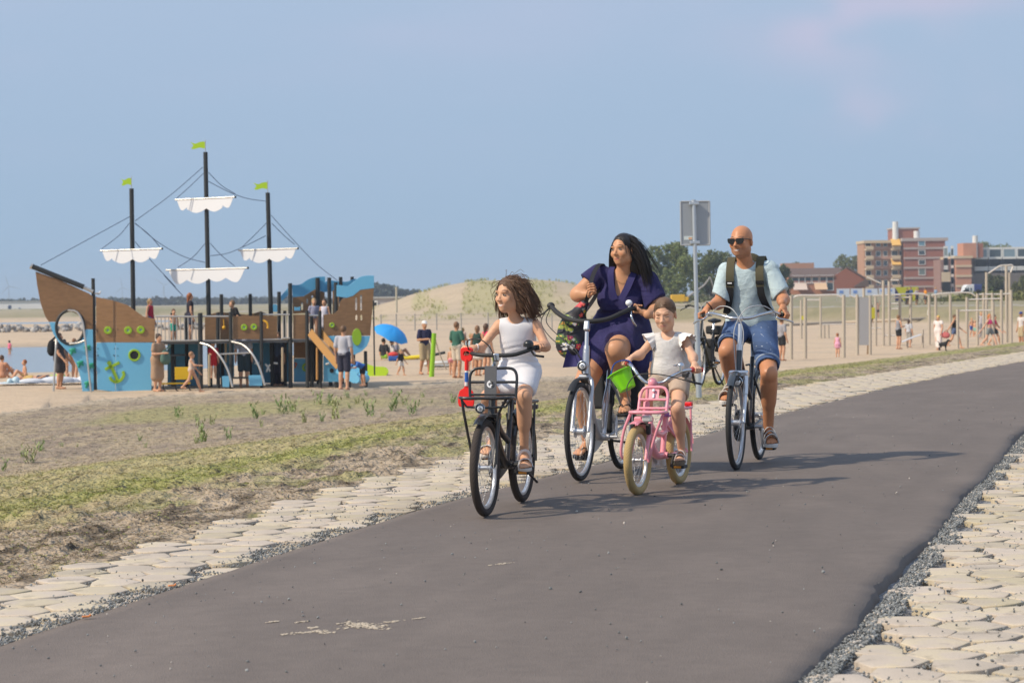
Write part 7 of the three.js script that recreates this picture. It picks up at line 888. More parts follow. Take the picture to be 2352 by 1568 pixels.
// brick flats
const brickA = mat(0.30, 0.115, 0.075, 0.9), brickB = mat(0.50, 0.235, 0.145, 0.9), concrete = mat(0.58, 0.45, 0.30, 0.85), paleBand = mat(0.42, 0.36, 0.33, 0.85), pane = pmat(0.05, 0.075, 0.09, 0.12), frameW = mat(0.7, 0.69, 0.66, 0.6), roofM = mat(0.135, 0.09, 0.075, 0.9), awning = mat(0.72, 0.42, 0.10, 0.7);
function windowAt(parent, x, y, z, w, h, ry = 0, m = pane) { const g = new THREE.Group(); g.name = 'window'; g.position.set(x, y, z); g.rotation.y = ry; parent.add(g); part('pane', box(w * 0.86, h * 0.86, 0.1, 0, 0, 0), m, g); part('frame', [box(w, h * 0.1, 0.22, 0, h * 0.48, 0), box(w, h * 0.1, 0.22, 0, -h * 0.48, 0), box(w * 0.09, h, 0.2, -w * 0.46, 0, 0), box(w * 0.09, h, 0.2, w * 0.46, 0, 0)], frameW, g); }
{ // tall block: blind brick gable to us, balconies on the side that turns away
  const D = 620, f = (x, y) => at(...zB(x, y), D), a = f(1245, 250), b = f(1625, 250), base = f(1245, 720).y - 4, H = a.y - base, W = b.x - a.x, t = thing('apartment_block', 'tall brown brick apartment block with balconies and rooftop tower', 'apartment block', V(a.x, base, -D)); const fl = (f(0, 345).y - f(0, 435).y), y0 = f(0, 258).y - base; const dp = 26;
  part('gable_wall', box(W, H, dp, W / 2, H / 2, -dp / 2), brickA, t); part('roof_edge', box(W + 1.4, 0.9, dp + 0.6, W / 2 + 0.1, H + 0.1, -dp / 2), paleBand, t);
  for (let k = 0; k < 5; k++) { const y = f(0, [345, 435, 525, 620, 700][k]).y - base; part('floor_band', box(W + 0.3, 0.55, 0.4, W / 2, y, 0.05), paleBand, t); }
  const wx = f(1405, 0).x - a.x; [[295, 60, pmat(0.12, 0.25, 0.33, 0.15)], [385, 45, pane], [475, 45, pane], [562, 65, pmat(0.16, 0.22, 0.22, 0.2)]].forEach(([y, h, m]) => windowAt(t, wx, f(0, y).y - base, 0.06, 2.0, h / 3.7935 * 0.9408 / FPX * D, 0, m));
  const tw = f(1165, 0).x - a.x, tw1 = f(1398, 0).x - a.x, ty = f(0, 155).y - base; part('roof_tower', box(tw1 - tw, ty - H, 10, (tw + tw1) / 2, (ty + H) / 2, -8), brickA, t); part('tower_edge', box(tw1 - tw + 0.6, 0.4, 10.5, (tw + tw1) / 2, ty, -8), paleBand, t); part('chimney', rod([f(1180, 0).x - a.x, H, -3], [f(1180, 0).x - a.x, f(0, 92).y - base, -3], 0.9, 0.8, 10), frameW, t); part('chimney', rod([f(1375, 0).x - a.x, H, -2.5], [f(1375, 0).x - a.x, f(0, 182).y - base, -2.5], 0.9, 0.85, 10), frameW, t);
  // receding front with balconies
  const fx = f(895, 0).x - a.x, n = 5; part('front_wall', box(-fx + 0.5, H - 0.6, 12, fx / 2, (H - 0.6) / 2, -9.5), mat(0.44, 0.24, 0.145, 0.9), t); part('front_roof', box(-fx + 1, 0.8, 14, fx / 2, H - 0.3, -9), concrete, t);
  for (let k = 0; k < n; k++) { const y = y0 - (k + 0.5) * fl * 1.0; for (const [u, w, bal] of [[0.09, 0.2, 1], [0.36, 0.17, 0], [0.55, 0.14, 0], [0.80, 0.22, 1], [0.955, 0.08, 0]]) { const x = fx * (1 - u); windowAt(t, x, y + fl * 0.06, -3.4, -fx * w * 0.8, fl * 0.55, 0, u < 0.2 ? darkM : pane); if (bal) part('balcony', [box(-fx * w, fl * 0.34, 0.4, x, y - fl * 0.33, -0.6), box(-fx * w, 0.5, 3, x, y - fl * 0.52, -2)], concrete, t); } part('parapet', box(-fx * 0.5, fl * 0.26, 0.6, fx * 0.52, y - fl * 0.38, -3.3), mat(0.46, 0.27, 0.2, 0.9), t); if (k === 0 || k === 2) part('awning', T(box(-fx * 0.24, 0.3, 3.2), fx * 0.2, y + fl * 0.18, -1.2, 0.6), awning, t); }
}
{ // lower block at the right
  const D = 600, f = (x, y) => at(...zB(x, y), D), a = f(1725, 415), b = f(1868, 415), base = f(0, 735).y - 4, H = a.y - base, W = b.x - a.x, t = thing('apartment_block', 'lower pale brick apartment block at the edge behind the white truck', 'apartment block', V(a.x, base, -D)); part('gable_wall', box(W, H, 20, W / 2, H / 2, -10), brickB, t); part('roof_edge', box(W + 0.8, 0.7, 20.4, W / 2, H + 0.2, -10), concrete, t); for (const y of [515, 607, 700]) part('floor_band', box(W + 0.2, 0.6, 0.4, W / 2, f(0, y).y - base, 0.05), concrete, t);
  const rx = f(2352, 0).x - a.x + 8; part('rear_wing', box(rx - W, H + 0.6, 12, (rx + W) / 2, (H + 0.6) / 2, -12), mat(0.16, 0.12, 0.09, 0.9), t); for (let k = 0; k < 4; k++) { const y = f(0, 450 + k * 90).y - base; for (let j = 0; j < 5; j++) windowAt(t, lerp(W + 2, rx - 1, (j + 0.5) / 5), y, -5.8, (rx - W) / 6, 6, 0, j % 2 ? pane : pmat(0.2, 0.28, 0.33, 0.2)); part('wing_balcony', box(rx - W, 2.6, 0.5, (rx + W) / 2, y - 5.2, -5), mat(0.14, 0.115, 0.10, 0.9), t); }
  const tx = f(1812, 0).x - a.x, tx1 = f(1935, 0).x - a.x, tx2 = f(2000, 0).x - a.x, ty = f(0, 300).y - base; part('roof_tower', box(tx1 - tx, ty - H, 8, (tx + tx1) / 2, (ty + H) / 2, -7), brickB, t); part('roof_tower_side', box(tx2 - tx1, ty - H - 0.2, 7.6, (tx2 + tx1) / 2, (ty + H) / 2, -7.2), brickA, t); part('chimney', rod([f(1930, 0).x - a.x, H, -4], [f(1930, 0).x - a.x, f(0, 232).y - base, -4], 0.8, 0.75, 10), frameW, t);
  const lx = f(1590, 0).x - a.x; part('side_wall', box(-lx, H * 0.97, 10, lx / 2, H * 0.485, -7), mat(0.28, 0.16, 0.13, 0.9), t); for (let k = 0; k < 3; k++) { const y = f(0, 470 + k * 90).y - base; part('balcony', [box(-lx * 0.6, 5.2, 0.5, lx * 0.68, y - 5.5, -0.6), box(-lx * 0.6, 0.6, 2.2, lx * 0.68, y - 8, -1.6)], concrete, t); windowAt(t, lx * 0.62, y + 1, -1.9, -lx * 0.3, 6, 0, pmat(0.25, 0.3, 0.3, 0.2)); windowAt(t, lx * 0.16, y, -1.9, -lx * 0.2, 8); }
}
{ // terrace of brick houses with brown tiled roof
  const D = 430, f = (x, y) => at(...zB(x, y), D), a = f(175, 600), b = f(600, 600), ridge = f(0, 512).y, eave = f(0, 585).y, base = f(0, 720).y - 2.5, W = b.x - a.x, t = thing('terraced_house', 'row of brick houses with brown tiled roof left of the apartment block', 'house', V(a.x, base, -D)); const E = eave - base, R = ridge - base, dp = 9; part('front_wall', box(W, E, dp, W / 2, E / 2, -dp / 2), brickB, t);
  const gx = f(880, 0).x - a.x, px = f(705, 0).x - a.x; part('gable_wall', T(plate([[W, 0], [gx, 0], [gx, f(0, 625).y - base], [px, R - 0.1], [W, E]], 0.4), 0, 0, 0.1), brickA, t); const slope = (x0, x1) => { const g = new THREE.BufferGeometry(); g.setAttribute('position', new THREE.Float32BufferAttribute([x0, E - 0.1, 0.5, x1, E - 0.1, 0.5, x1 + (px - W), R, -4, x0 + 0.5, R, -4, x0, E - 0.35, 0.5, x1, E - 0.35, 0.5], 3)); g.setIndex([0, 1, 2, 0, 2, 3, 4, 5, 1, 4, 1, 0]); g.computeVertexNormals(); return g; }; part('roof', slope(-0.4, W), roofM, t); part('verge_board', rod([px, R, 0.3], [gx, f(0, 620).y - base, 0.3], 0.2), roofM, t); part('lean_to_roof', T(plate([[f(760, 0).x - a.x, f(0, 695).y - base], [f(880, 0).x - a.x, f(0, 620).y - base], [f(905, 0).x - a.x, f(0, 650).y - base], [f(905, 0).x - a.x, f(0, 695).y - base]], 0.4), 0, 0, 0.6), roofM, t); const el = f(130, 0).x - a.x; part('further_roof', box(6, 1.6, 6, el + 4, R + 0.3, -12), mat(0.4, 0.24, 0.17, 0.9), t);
  for (const x of [230, 293, 345, 415, 487, 553]) windowAt(t, f(x, 0).x - a.x, f(0, 618).y - base, 0.06, 1.1 * D / 430 * 1.2, 1.5); part('window_band', box(W, 0.35, 0.15, W / 2, f(0, 640).y - base, 0.05), mat(0.5, 0.25, 0.19, 0.9), t); for (const [x0, x1, m] of [[200, 330, mat(0.6, 0.48, 0.4, 0.8)], [400, 515, mat(0.62, 0.42, 0.26, 0.8)]]) part('awning', T(box(f(x1, 0).x - f(x0, 0).x, 0.08, 2.4), (f(x0, 0).x + f(x1, 0).x) / 2 - a.x, f(0, 685).y - base, 1.2, 0.55), m, t); windowAt(t, f(550, 0).x - a.x, f(0, 688).y - base, 0.06, 1.4, 1.5);
}
// trees and hedges
tree('broad_tree', 'tall loose green tree behind the sign pole', 1550, 546, 692, 150, 380, [0.16, 0.215, 0.07], 601, 3000); tree('broad_tree', 'dark rounded tree touching the bald man\'s arm', 1632, 570, 695, 120, 390, [0.13, 0.175, 0.06], 611, 2600); tree('broad_tree', 'small dark tree left of the brick terrace', 1792, 606, 690, 66, 385, [0.06, 0.095, 0.04], 621, 1500); tree('broad_tree', 'green tree between terrace and tall apartment block', 1962, 584, 690, 110, 640, [0.14, 0.18, 0.06], 631, 2200); tree('broad_tree', 'low tree peeping over the brown terrace roof', 1832, 602, 640, 44, 560, [0.10, 0.13, 0.05], 641, 700); tree('broad_tree', 'tree top above the flat roof right of the rooftop tower', 2285, 556, 660, 150, 760, [0.17, 0.22, 0.06], 651, 2600); tree('broad_tree', 'small tree behind the gap between both apartment blocks', 2190, 580, 640, 30, 700, [0.12, 0.16, 0.06], 661, 500); tree('broad_tree', 'dark bushy tree before the lower apartment block', 2290, 626, 690, 70, 420, [0.07, 0.09, 0.035], 671, 1700, null, 0.1); tree('broad_tree', 'bushy tree at the right border of the photograph', 2352, 632, 700, 70, 400, [0.10, 0.12, 0.04], 681, 1700, null, 0.1); tree('broad_tree', 'dark tree behind the woman\'s shoulder', 1510, 600, 700, 60, 400, [0.10, 0.13, 0.05], 691, 1500);
treeline('dense green hedge on the dyke behind the exercise park', 2130, 2370, [688, 682, 672, 668, 672, 670], 300, 3200, 701, [0.14, 0.16, 0.05]); treeline('scrubby bushes at the foot of the tree behind the man', 1490, 1800, [680, 676, 682, 684, 690], 350, 1600, 702, [0.09, 0.11, 0.05]);
// building-site things beyond the dyke
{ const D = 330, f = (px, py) => at(px, py, D), o = f(1575, 690), t = thing('excavator', 'yellow excavator with grey arm beyond the grass behind the sign pole', 'excavator', o), L = (px, py, z = 0) => { const p = f(px, py); return [p.x - o.x, p.y - o.y, z]; }; const yel = pmat(0.75, 0.42, 0.02, 0.45), gr = mat(0.30, 0.28, 0.27, 0.6); part('cab_body', box(2.1, 1.1, 1.6, ...L(1557, 685), 0.1), yel, t); part('hood', T(box(1.2, 0.7, 1.5, 0, 0, 0, 0.08), ...L(1572, 686), 0, 0, -0.25), yel, t); part('boom', [rod(L(1580, 682), L(1618, 655), 0.17, 0.14), rod(L(1618, 655), L(1632, 636), 0.14, 0.11)], gr, t); part('stick', rod(L(1632, 637), L(1642, 668), 0.11, 0.08), gr, t); part('bucket', ball(0.35, ...L(1641, 672), [1, 0.8, 0.8]), gr, t); part('tracks', box(2.4, 0.5, 1.7, ...L(1565, 696), 0.15), mat(0.06, 0.06, 0.06, 0.9), t); }
{ const D = 300, t = thing('site_fence', 'white printed fence cloth in front of the terrace and flats', 'fence', V(0, 0, 0)), cells = [[zB(620, 700), zB(740, 775)], [zB(748, 698), zB(870, 775)], [zB(880, 700), zB(1000, 760)], [zB(1010, 695), zB(1090, 750)], [zB(1100, 695), zB(1160, 745)]]; cells.forEach(([a, b], k) => { const p = at(...a, D), q = at(...b, D); part('fence_cloth', box(q.x - p.x, p.y - q.y, 0.05, (p.x + q.x) / 2, (p.y + q.y) / 2, -D), mat(0.58, 0.62, 0.70, 0.7), t); part('print_patch', box((q.x - p.x) * 0.3, (p.y - q.y) * 0.35, 0.02, lerp(p.x, q.x, 0.35), lerp(p.y, q.y, 0.4), -D + 0.05), mat(0.16, 0.28, 0.62, 0.6), t); part('fence_post', rod([p.x, q.y - 0.5, -D], [p.x, p.y + 0.1, -D], 0.04), steel, t); }); }
{ const D = 262, f = (x, y) => at(...zQ(x, y), D), a = f(35, 452), b = f(352, 545), t = thing('banner', 'lime and navy banner panel behind the far cyclists', 'banner', V(a.x, 0, -D)), w = b.x - a.x; part('lime_field', T(plate([[0, a.y], [w, a.y], [w, b.y - 0.8], [w * 0.35, b.y - 0.8]], 0.06), 0, 0, 0), pmat(0.48, 0.46, 0.03, 0.5), t); part('navy_field', T(plate([[0, a.y - 0.15], [w * 0.34, b.y - 0.8], [0, b.y - 0.8]], 0.06), 0, 0, 0), mat(0.03, 0.03, 0.12, 0.6), t); }
{ const D = 300, f = (x, y) => at(...zQ(x, y), D), o = f(1085, 530), t = thing('box_truck', 'white truck with blue side panel parked by the flats', 'truck', o), L = (x, y) => { const p = f(x, y); return [p.x - o.x, p.y - o.y]; }; const P = (l) => l.map(q => L(...q)); part('cab', plate(P([[950, 530], [970, 450], [1000, 418], [1095, 415], [1095, 530]]), 2.2, 0.05), pmat(0.72, 0.72, 0.72, 0.35), t); part('cargo_box', plate(P([[1096, 412], [1205, 415], [1190, 528], [1096, 528]]), 2.3, 0.05), pmat(0.06, 0.08, 0.22, 0.4), t); for (const [x0, x1] of [[965, 990], [1000, 1020], [1040, 1060]]) part('window', T(plate(P([[x0, 495], [x0 + 4, 462], [x1, 462], [x1, 495]]), 0.1), 0, 0, 1.1), pane, t); for (const x of [985, 1150]) part('wheel', T(new THREE.CylinderGeometry(0.5, 0.5, 0.4, 16), ...L(x, 535), 1, Math.PI / 2), rubber, t); }
// rope fence at the foot of the dune
{ const t = thing('dune_fence', 'wire fence with grey posts at the foot of the dune', 'fence', V(0, 0, 0)), pts = []; for (const [x, y] of [[250, 700], [437, 705], [665, 700], [930, 695], [1230, 690], [1560, 685], [1850, 690], [2120, 690], [2340, 690]]) { const D = 178, p = at(...zM(x, y), D), y0 = land(p.x, D); pts.push([p.x, y0, -D]); part('post', rod([p.x, y0 - 0.2, -D], [p.x, y0 + 1.35, -D], 0.055, 0.055, 7), mat(0.36, 0.34, 0.30, 0.8), t); } for (let k = 0; k + 1 < pts.length; k++) for (const h of [0.45, 0.85, 1.25]) part('wire', rod([pts[k][0], pts[k][1] + h, pts[k][2]], [pts[k + 1][0], pts[k + 1][1] + h, pts[k + 1][2]], 0.01, 0.01, 4), mat(0.3, 0.3, 0.3, 0.6), t); const D = 210, q = at(...zM(440, 440), D), q1 = at(...zM(440, 215), D), s = thing('marker_post', 'pale tall post left of the dune', 'post', V(q.x, q.y - 0.6, -D)); part('shaft', rod([0, 0, 0], [0, q1.y - q.y + 0.6, 0], 0.1, 0.09, 8), mat(0.45, 0.42, 0.32, 0.8), s); part('cap', ball(0.11, 0, q1.y - q.y + 0.6, 0), mat(0.4, 0.38, 0.3, 0.8), s); }
// small village behind the dune
{ const t = thing('village_house', 'hazy reddish houses at the foot of the wooded ridge', 'house', V(0, 0, 0)); const r = rng(31); for (let k = 0; k < 6; k++) { const D = 620, p = at(...zM(lerp(270, 600, k / 6 + r() * 0.06), 410), D), w = 6 + r() * 3; part('house_wall', box(w, 2.2, 6, p.x, p.y - 1, -D), mat(0.5, 0.36, 0.32, 0.9), t); part('roof', T(plate([[-w / 2 - 0.4, 0], [w / 2 + 0.4, 0], [0, 1.6]], 6), p.x, p.y + 0.1, -D), mat(0.32, 0.16, 0.12, 0.9), t); } }
{ const D = 255, f = (x, y) => at(...zM(x, y), D), p = f(215, 480), t = thing('beach_cabin', 'small pale cabin with two dark windows right of the stern', 'cabin', V(p.x, p.y, -D)); part('wall', box(6, 2.6, 3, 0, 0, 0), mat(0.48, 0.44, 0.42, 0.8), t); part('roof', box(6.4, 0.2, 3.4, 0, 1.4, 0), mat(0.4, 0.4, 0.38, 0.8), t); windowAt(t, -0.6, 0, 1.52, 1.3, 2.0, 0, darkM); windowAt(t, 1.9, 0, 1.52, 1.5, 1.6, 0, darkM); }
// ---------- people on the beach, the ship and the far path ----------
const tint = (c) => cloth(...c, { bumpScale: 0 });
const SK = [0.58, 0.32, 0.195], SKT = [0.50, 0.26, 0.145], BROWN = [0.10, 0.05, 0.025], BLOND = [0.42, 0.28, 0.13], DARK = [0.025, 0.018, 0.014], GREY = [0.36, 0.35, 0.34], RED = [0.30, 0.10, 0.035];
const foot0 = (px, py, y = null) => y === null ? ground(px, py, -1.3) : onPlane(px, py, V(0, y, 0), V(0, 1, 0));
// yaw 0 faces the camera, positive turns towards the right of the picture
function folk(label, pos, h, yaw, o = {}) {
  const t = thing('person', label, 'person', pos, yaw, o.group), s = h / 1.7, k = (x, y, z) => V(x * s, y * s, z * s), kid = h < 1.3 ? 1 : 0, sw = o.walk || 0, fat = o.fat || 1; // x to the picture's right when facing us, z forwards
  let J; const lean = o.lean || 0, hy = 0.90 + (o.hipUp || 0), sit = o.sit, sp = V(0, Math.cos(lean), Math.sin(lean)), up = (d, x = 0, z = 0) => V(x, hy, o.hipZ || 0).addScaledVector(sp, d).add(V(0, 0, z));
  const Jr = { hip: up(0.03), neck: up(0.52), shR: up(0.47, -0.175 * fat), shL: up(0.47, 0.175 * fat), head: up(0.68, 0, 0.02) };
  const arm = (side, a) => { const S0 = Jr[side > 0 ? 'shL' : 'shR']; if (a === 'hips') return [S0.clone().add(V(side * 0.16, -0.26, -0.06)), S0.clone().add(V(side * 0.02, -0.44, 0.08))]; if (a === 'fold') return [S0.clone().add(V(side * 0.06, -0.27, 0.02)), S0.clone().add(V(-side * 0.1, -0.25, 0.26))]; if (a === 'up') return [S0.clone().add(V(side * 0.08, 0.22, 0.05)), S0.clone().add(V(side * 0.03, 0.45, 0.1))]; if (a === 'fwd') return [S0.clone().add(V(side * 0.05, -0.2, 0.16)), S0.clone().add(V(side * 0.02, -0.22, 0.4))]; const g = typeof a === 'number' ? a : side * sw * 0.6; return [S0.clone().add(V(side * 0.05, -0.28, g * 0.3 - 0.02)), S0.clone().add(V(side * 0.06, -0.52, g * 0.8 + 0.05))]; };
  [Jr.elL, Jr.wrL] = arm(1, o.armL); [Jr.elR, Jr.wrR] = arm(-1, o.armR);
  const leg = (side) => { const x = side * 0.09; if (sit) return [V(x * 1.4, hy + (sit === 'ground' ? 0.3 : -0.02), (o.hipZ || 0) + 0.38), V(x * 1.4, hy - (sit === 'ground' ? 0.04 : 0.42), (o.hipZ || 0) + (sit === 'ground' ? 0.62 : 0.4))]; const g = side * sw; return [V(x, 0.48 + Math.abs(g) * 0.03, g * 0.22 + 0.03 + (g < 0 ? 0.05 : 0)), V(x * (o.wide || 1) * 1.05, 0.08 + (g < 0 ? 0.10 * sw * sw * 2 : 0), g * 0.42 - 0.02)]; };
  [Jr.knL, Jr.anL] = leg(1); [Jr.knR, Jr.anR] = leg(-1); for (const q of Object.keys(Jr)) Jr[q].multiplyScalar(s); J = Jr; J.nk = J.head.clone().add(k(0, -0.08, -0.02));
  // bodyOps takes x as forwards and z as right: turn the joints into that frame and back
  const A = (v) => V(v.z, v.y, -v.x), JJ = {}; for (const q of Object.keys(J)) JJ[q] = A(J[q]); const M = basis(V(0, 0, 1), V(0, 1, 0), V(-1, 0, 0));
  const S = { w: 0.165 * fat, chestD: 0.10 * fat, bellyD: 0.10 * fat * (o.belly || 1), waist: 0.135 * fat, hipD: 0.115 * fat, hipW: 0.155 * fat, sh: 0.045, neck: 0.05, arm: [0.046 * fat, 0.038 * fat, 0.028], leg: [0.085 * fat, 0.058 * fat, 0.052 * fat, 0.038] }; for (const q of Object.keys(S)) S[q] = Array.isArray(S[q]) ? S[q].map(v => v * s) : S[q] * s; if (o.bust) S.bust = 0.06 * s;
  const cell = 0.0165 * Math.max(0.6, s), B = bodyOps(JJ, S), skin = o.skin || SK, hs = s * (kid ? 1.25 : 1), hc = JJ.head.clone().add(V(0, kid ? 0.03 * s : 0, 0)); const hv = (x, y, z) => hc.clone().add(V(x * hs, y * hs, z * hs)); const face = o.face ? V(Math.cos(o.face), 0, -Math.sin(o.face)) : V(1, 0, 0);
  const ops = [...B.torso, ...B.arms, ...B.legs, uni(ellip(hc.clone().addScaledVector(face, -0.012 * hs), [0.088 * hs, 0.105 * hs, 0.076 * hs]), 0.02), uni(ellip(hc.clone().addScaledVector(face, 0.035 * hs).add(V(0, -0.06 * hs, 0)), [0.05 * hs, 0.055 * hs, 0.05 * hs]), 0.03), uni(ellip(hc.clone().addScaledVector(face, 0.093 * hs).add(V(0, -0.02 * hs, 0)), [0.018 * hs, 0.022 * hs, 0.014 * hs]), 0.02)];
  for (const q of ['R', 'L']) { const w = JJ['wr' + q], d = w.clone().sub(JJ['el' + q]).normalize(), sd = V(0, 0, 1).cross(d).normalize(); ops.push(uni(roundCone(w, w.clone().addScaledVector(d, 0.09 * s), 0.03 * s, 0.032 * s), 0.02)); for (let f = 0; f < 4; f++) { const b0 = w.clone().addScaledVector(d, 0.10 * s).add(V((f - 1.5) * 0.018 * s, 0, 0)); ops.push(uni(roundCone(b0, b0.clone().addScaledVector(d, 0.07 * s), 0.011 * s, 0.01 * s), 0.008)); } ops.push(uni(roundCone(w.clone().addScaledVector(d, 0.05 * s), w.clone().addScaledVector(d, 0.09 * s).add(V(0.045 * s, 0, 0)), 0.013 * s, 0.011 * s), 0.01)); const a = JJ['an' + q], fd = sit === 'ground' ? V(0.5, 0.6, 0) : V(1, -0.15 * (o.tip || 0), 0); ops.push(uni(roundCone(a.clone().add(V(-0.04 * s, -0.035 * s, 0)), a.clone().addScaledVector(fd, 0.15 * s).add(V(0, -0.055 * s, 0)), 0.042 * s, 0.03 * s), 0.03)); }
  const g0 = skinPaint(solid(ops, cell), skin, 4).applyMatrix4(M), m0 = new THREE.Mesh(g0, skinMat(0.6)); m0.name = 'body'; m0.castShadow = m0.receiveShadow = true; t.add(m0); if (kid) m0.userData.small = 1;
  const wear = (name, ops2, c, cl = cell) => part(name, solid(ops2, cl, swayedFolds(0.006 * s, 14 / s, 3)).applyMatrix4(M), tint(c), t), D = bodyOps(JJ, S, 0.014), lo = (f) => [along(D.hpL, JJ.knL, f), along(D.hpR, JJ.knR, f)], yAt = (y) => y * s;
  const sleeve = (f) => ['R', 'L'].map(q => uni(roundCone(JJ['sh' + q], along(JJ['sh' + q], JJ['el' + q], f), S.arm[0] + 0.016 * s, S.arm[0] + 0.02 * s), 0.03));
  const spine = V(Math.sin(lean), Math.cos(lean), 0), hemAt = (d, sgn) => cut(half(JJ.hip.clone().addScaledVector(spine, d * s), spine.clone().multiplyScalar(sgn)));
  if (o.top) wear(o.topName || 'shirt', [...D.torso.slice(0, o.bust ? 6 : 4), ...(o.sleeve === 0 ? [] : sleeve(o.sleeve || 0.7)), sub(roundCone(JJ.neck.clone().addScaledVector(spine, 0.02 * s), JJ.neck.clone().addScaledVector(spine, 0.12 * s), 0.062 * s, 0.075 * s), 0.01), ...(o.sleeve === 0 ? ['R', 'L'].map(q => sub(roundCone(JJ['sh' + q], JJ['el' + q], S.arm[0] + 0.02 * s, S.arm[0] + 0.02 * s), 0.01)) : []), hemAt(o.hem === undefined ? -0.02 : o.hem, -1)], o.top);
  if (o.bottom) { const [kL, kR] = lo(o.len || 0.62); wear(o.skirt ? 'skirt' : o.len > 1 ? 'trousers' : 'shorts', [D.torso[2], uni(roundCone(D.hpL, kL, S.leg[0] + 0.022 * s, S.leg[0] * (o.skirt ? 1.15 : 0.85) + 0.018 * s), o.skirt ? 0.1 : 0.02), uni(roundCone(D.hpR, kR, S.leg[0] + 0.022 * s, S.leg[0] * (o.skirt ? 1.15 : 0.85) + 0.018 * s), o.skirt ? 0.12 : 0.02), ...(o.len > 1 ? ['R', 'L'].map(q => uni(roundCone(JJ['kn' + q], JJ['an' + q], S.leg[1] + 0.02 * s, S.leg[3] + 0.022 * s), 0.02)) : []), hemAt(0.1, 1)], o.bottom); }
  if (o.dress) { const f = o.len || 1, [kL, kR] = [D.hpL.clone().lerp(f > 1 ? JJ.anL : JJ.knL, f > 1 ? f - 0.55 : f), D.hpR.clone().lerp(f > 1 ? JJ.anR : JJ.knR, f > 1 ? f - 0.55 : f)]; wear(o.dressName || 'dress', [...D.torso.slice(0, o.bust ? 6 : 4), ...(o.sleeve ? sleeve(o.sleeve) : []), ...(f < 0.2 ? [] : [uni(roundCone(D.hpL, kL, 0.12 * s, 0.13 * s), 0.1 * s), uni(roundCone(D.hpR, kR, 0.12 * s, 0.13 * s), 0.14 * s)]), sub(roundCone(JJ.neck.clone().addScaledVector(spine, 0.0), JJ.neck.clone().addScaledVector(spine, 0.12 * s), 0.066 * s, 0.08 * s), 0.01), ...(o.sleeve ? [] : ['R', 'L'].map(q => sub(roundCone(JJ['sh' + q], JJ['el' + q], S.arm[0] + 0.018 * s, S.arm[0] + 0.018 * s), 0.01)))], o.dress); }
  if (o.hair) { const hn = o.hairLen || 0, hops = [uni(ellip(hc.clone().addScaledVector(face, -0.024 * hs).add(V(0, 0.022 * hs, 0)), [0.094 * hs, 0.104 * hs, 0.084 * hs]), 0)]; if (hn) hops.push(uni(roundCone(hc.clone().addScaledVector(face, -0.06 * hs), hc.clone().addScaledVector(face, -0.09 * hs).add(V(0, -hn * s, 0)), 0.07 * hs, 0.035 * hs), 0.04)); if (o.bun) hops.push(uni(ellip(hc.clone().addScaledVector(face, -0.09 * hs).add(V(0, 0.08 * hs, 0)), [0.045 * hs, 0.045 * hs, 0.045 * hs]), 0.02)); hops.push(sub(ellip(hc.clone().addScaledVector(face, 0.09 * hs).add(V(0, -0.04 * hs, 0)), [0.09 * hs, 0.10 * hs, 0.09 * hs]), 0.02)); part('hair', solid(hops, cell * 0.8, (x, y, z) => 0.008 * hs * (fbm(x * 40, y * 40, 2, z * 40) - 0.5)).applyMatrix4(M), mat(...o.hair, 0.6), t); }
  if (o.cap) part('cap', [solid([uni(ellip(hv(-0.012, 0.055, 0), [0.096 * hs, 0.075 * hs, 0.086 * hs]), 0), uni(ellip(hc.clone().addScaledVector(face, 0.09 * hs).add(V(0, 0.035 * hs, 0)), [0.07 * hs, 0.012 * hs, 0.065 * hs]), 0.01), cut(half(hv(0, 0.02, 0), V(0, -1, 0)))], cell * 0.7).applyMatrix4(M)], tint(o.cap), t);
  t.userData.J = undefined; delete t.userData.J; t.joint = (n) => JJ[n].clone().applyMatrix4(M); return t;
}
const bagOn = (label, p, name, at0, r, c) => { const b = thing(name, label, name.replace('_', ' '), p.position.clone(), p.rotation.y); part('bag_body', solid([uni(ellip(at0, r), 0), uni(ellip(at0.clone().add(V(0, -r[1] * 0.4, 0)), [r[0] * 0.95, r[1] * 0.6, r[2] * 1.05]), 0.04)], 0.02), tint(c), b); part('strap', tube([at0.clone().add(V(r[0] * 0.5, r[1] * 0.9, 0)), at0.clone().add(V(r[0] * 0.6, r[1] * 1.6, r[2] * 1.2)), at0.clone().add(V(-r[0] * 0.4, r[1] * 0.9, 0))], 0.016, 6), tint(c.map(v => v * 0.6)), b); return b; };
const R90 = Math.PI / 2;
// left beach
{ const p = folk('woman in dark grey dress standing beyond the bow with backpack', foot0(137, 893), 1.66, 1.35, { dress: [0.055, 0.05, 0.055], len: 0.75, sleeve: 0.45, hair: BROWN, fat: 1.12, armL: 0.2, armR: 0.3 }); bagOn('black backpack on the woman beyond the bow', p, 'back_pack', V(0, 1.22, -0.24), [0.15, 0.24, 0.13], [0.012, 0.012, 0.013]); }
folk('child in pink top wading in the bay', V(foot0(21, 812, SEA).x, SEA - 0.25, foot0(21, 812, SEA).z), 1.05, 2.6, { top: [0.75, 0.16, 0.25], sleeve: 0.5, hair: DARK, armL: 'fwd' });
folk('sunbather sitting at the far left edge of the beach', V(foot0(4, 868).x, foot0(4, 868).y - 0.62, foot0(4, 868).z), 1.6, 2.8, { sit: 'ground', hipUp: -0.2, hair: BROWN, top: [0.5, 0.25, 0.15], armR: 'fwd' });
folk('red-haired child sitting on the sand by the water', V(foot0(56, 868).x, foot0(56, 868).y - 0.42, foot0(56, 868).z), 1.15, -1.2, { sit: 'ground', hipUp: -0.2, hair: RED, bottom: [0.5, 0.35, 0.15], len: 0.4 });
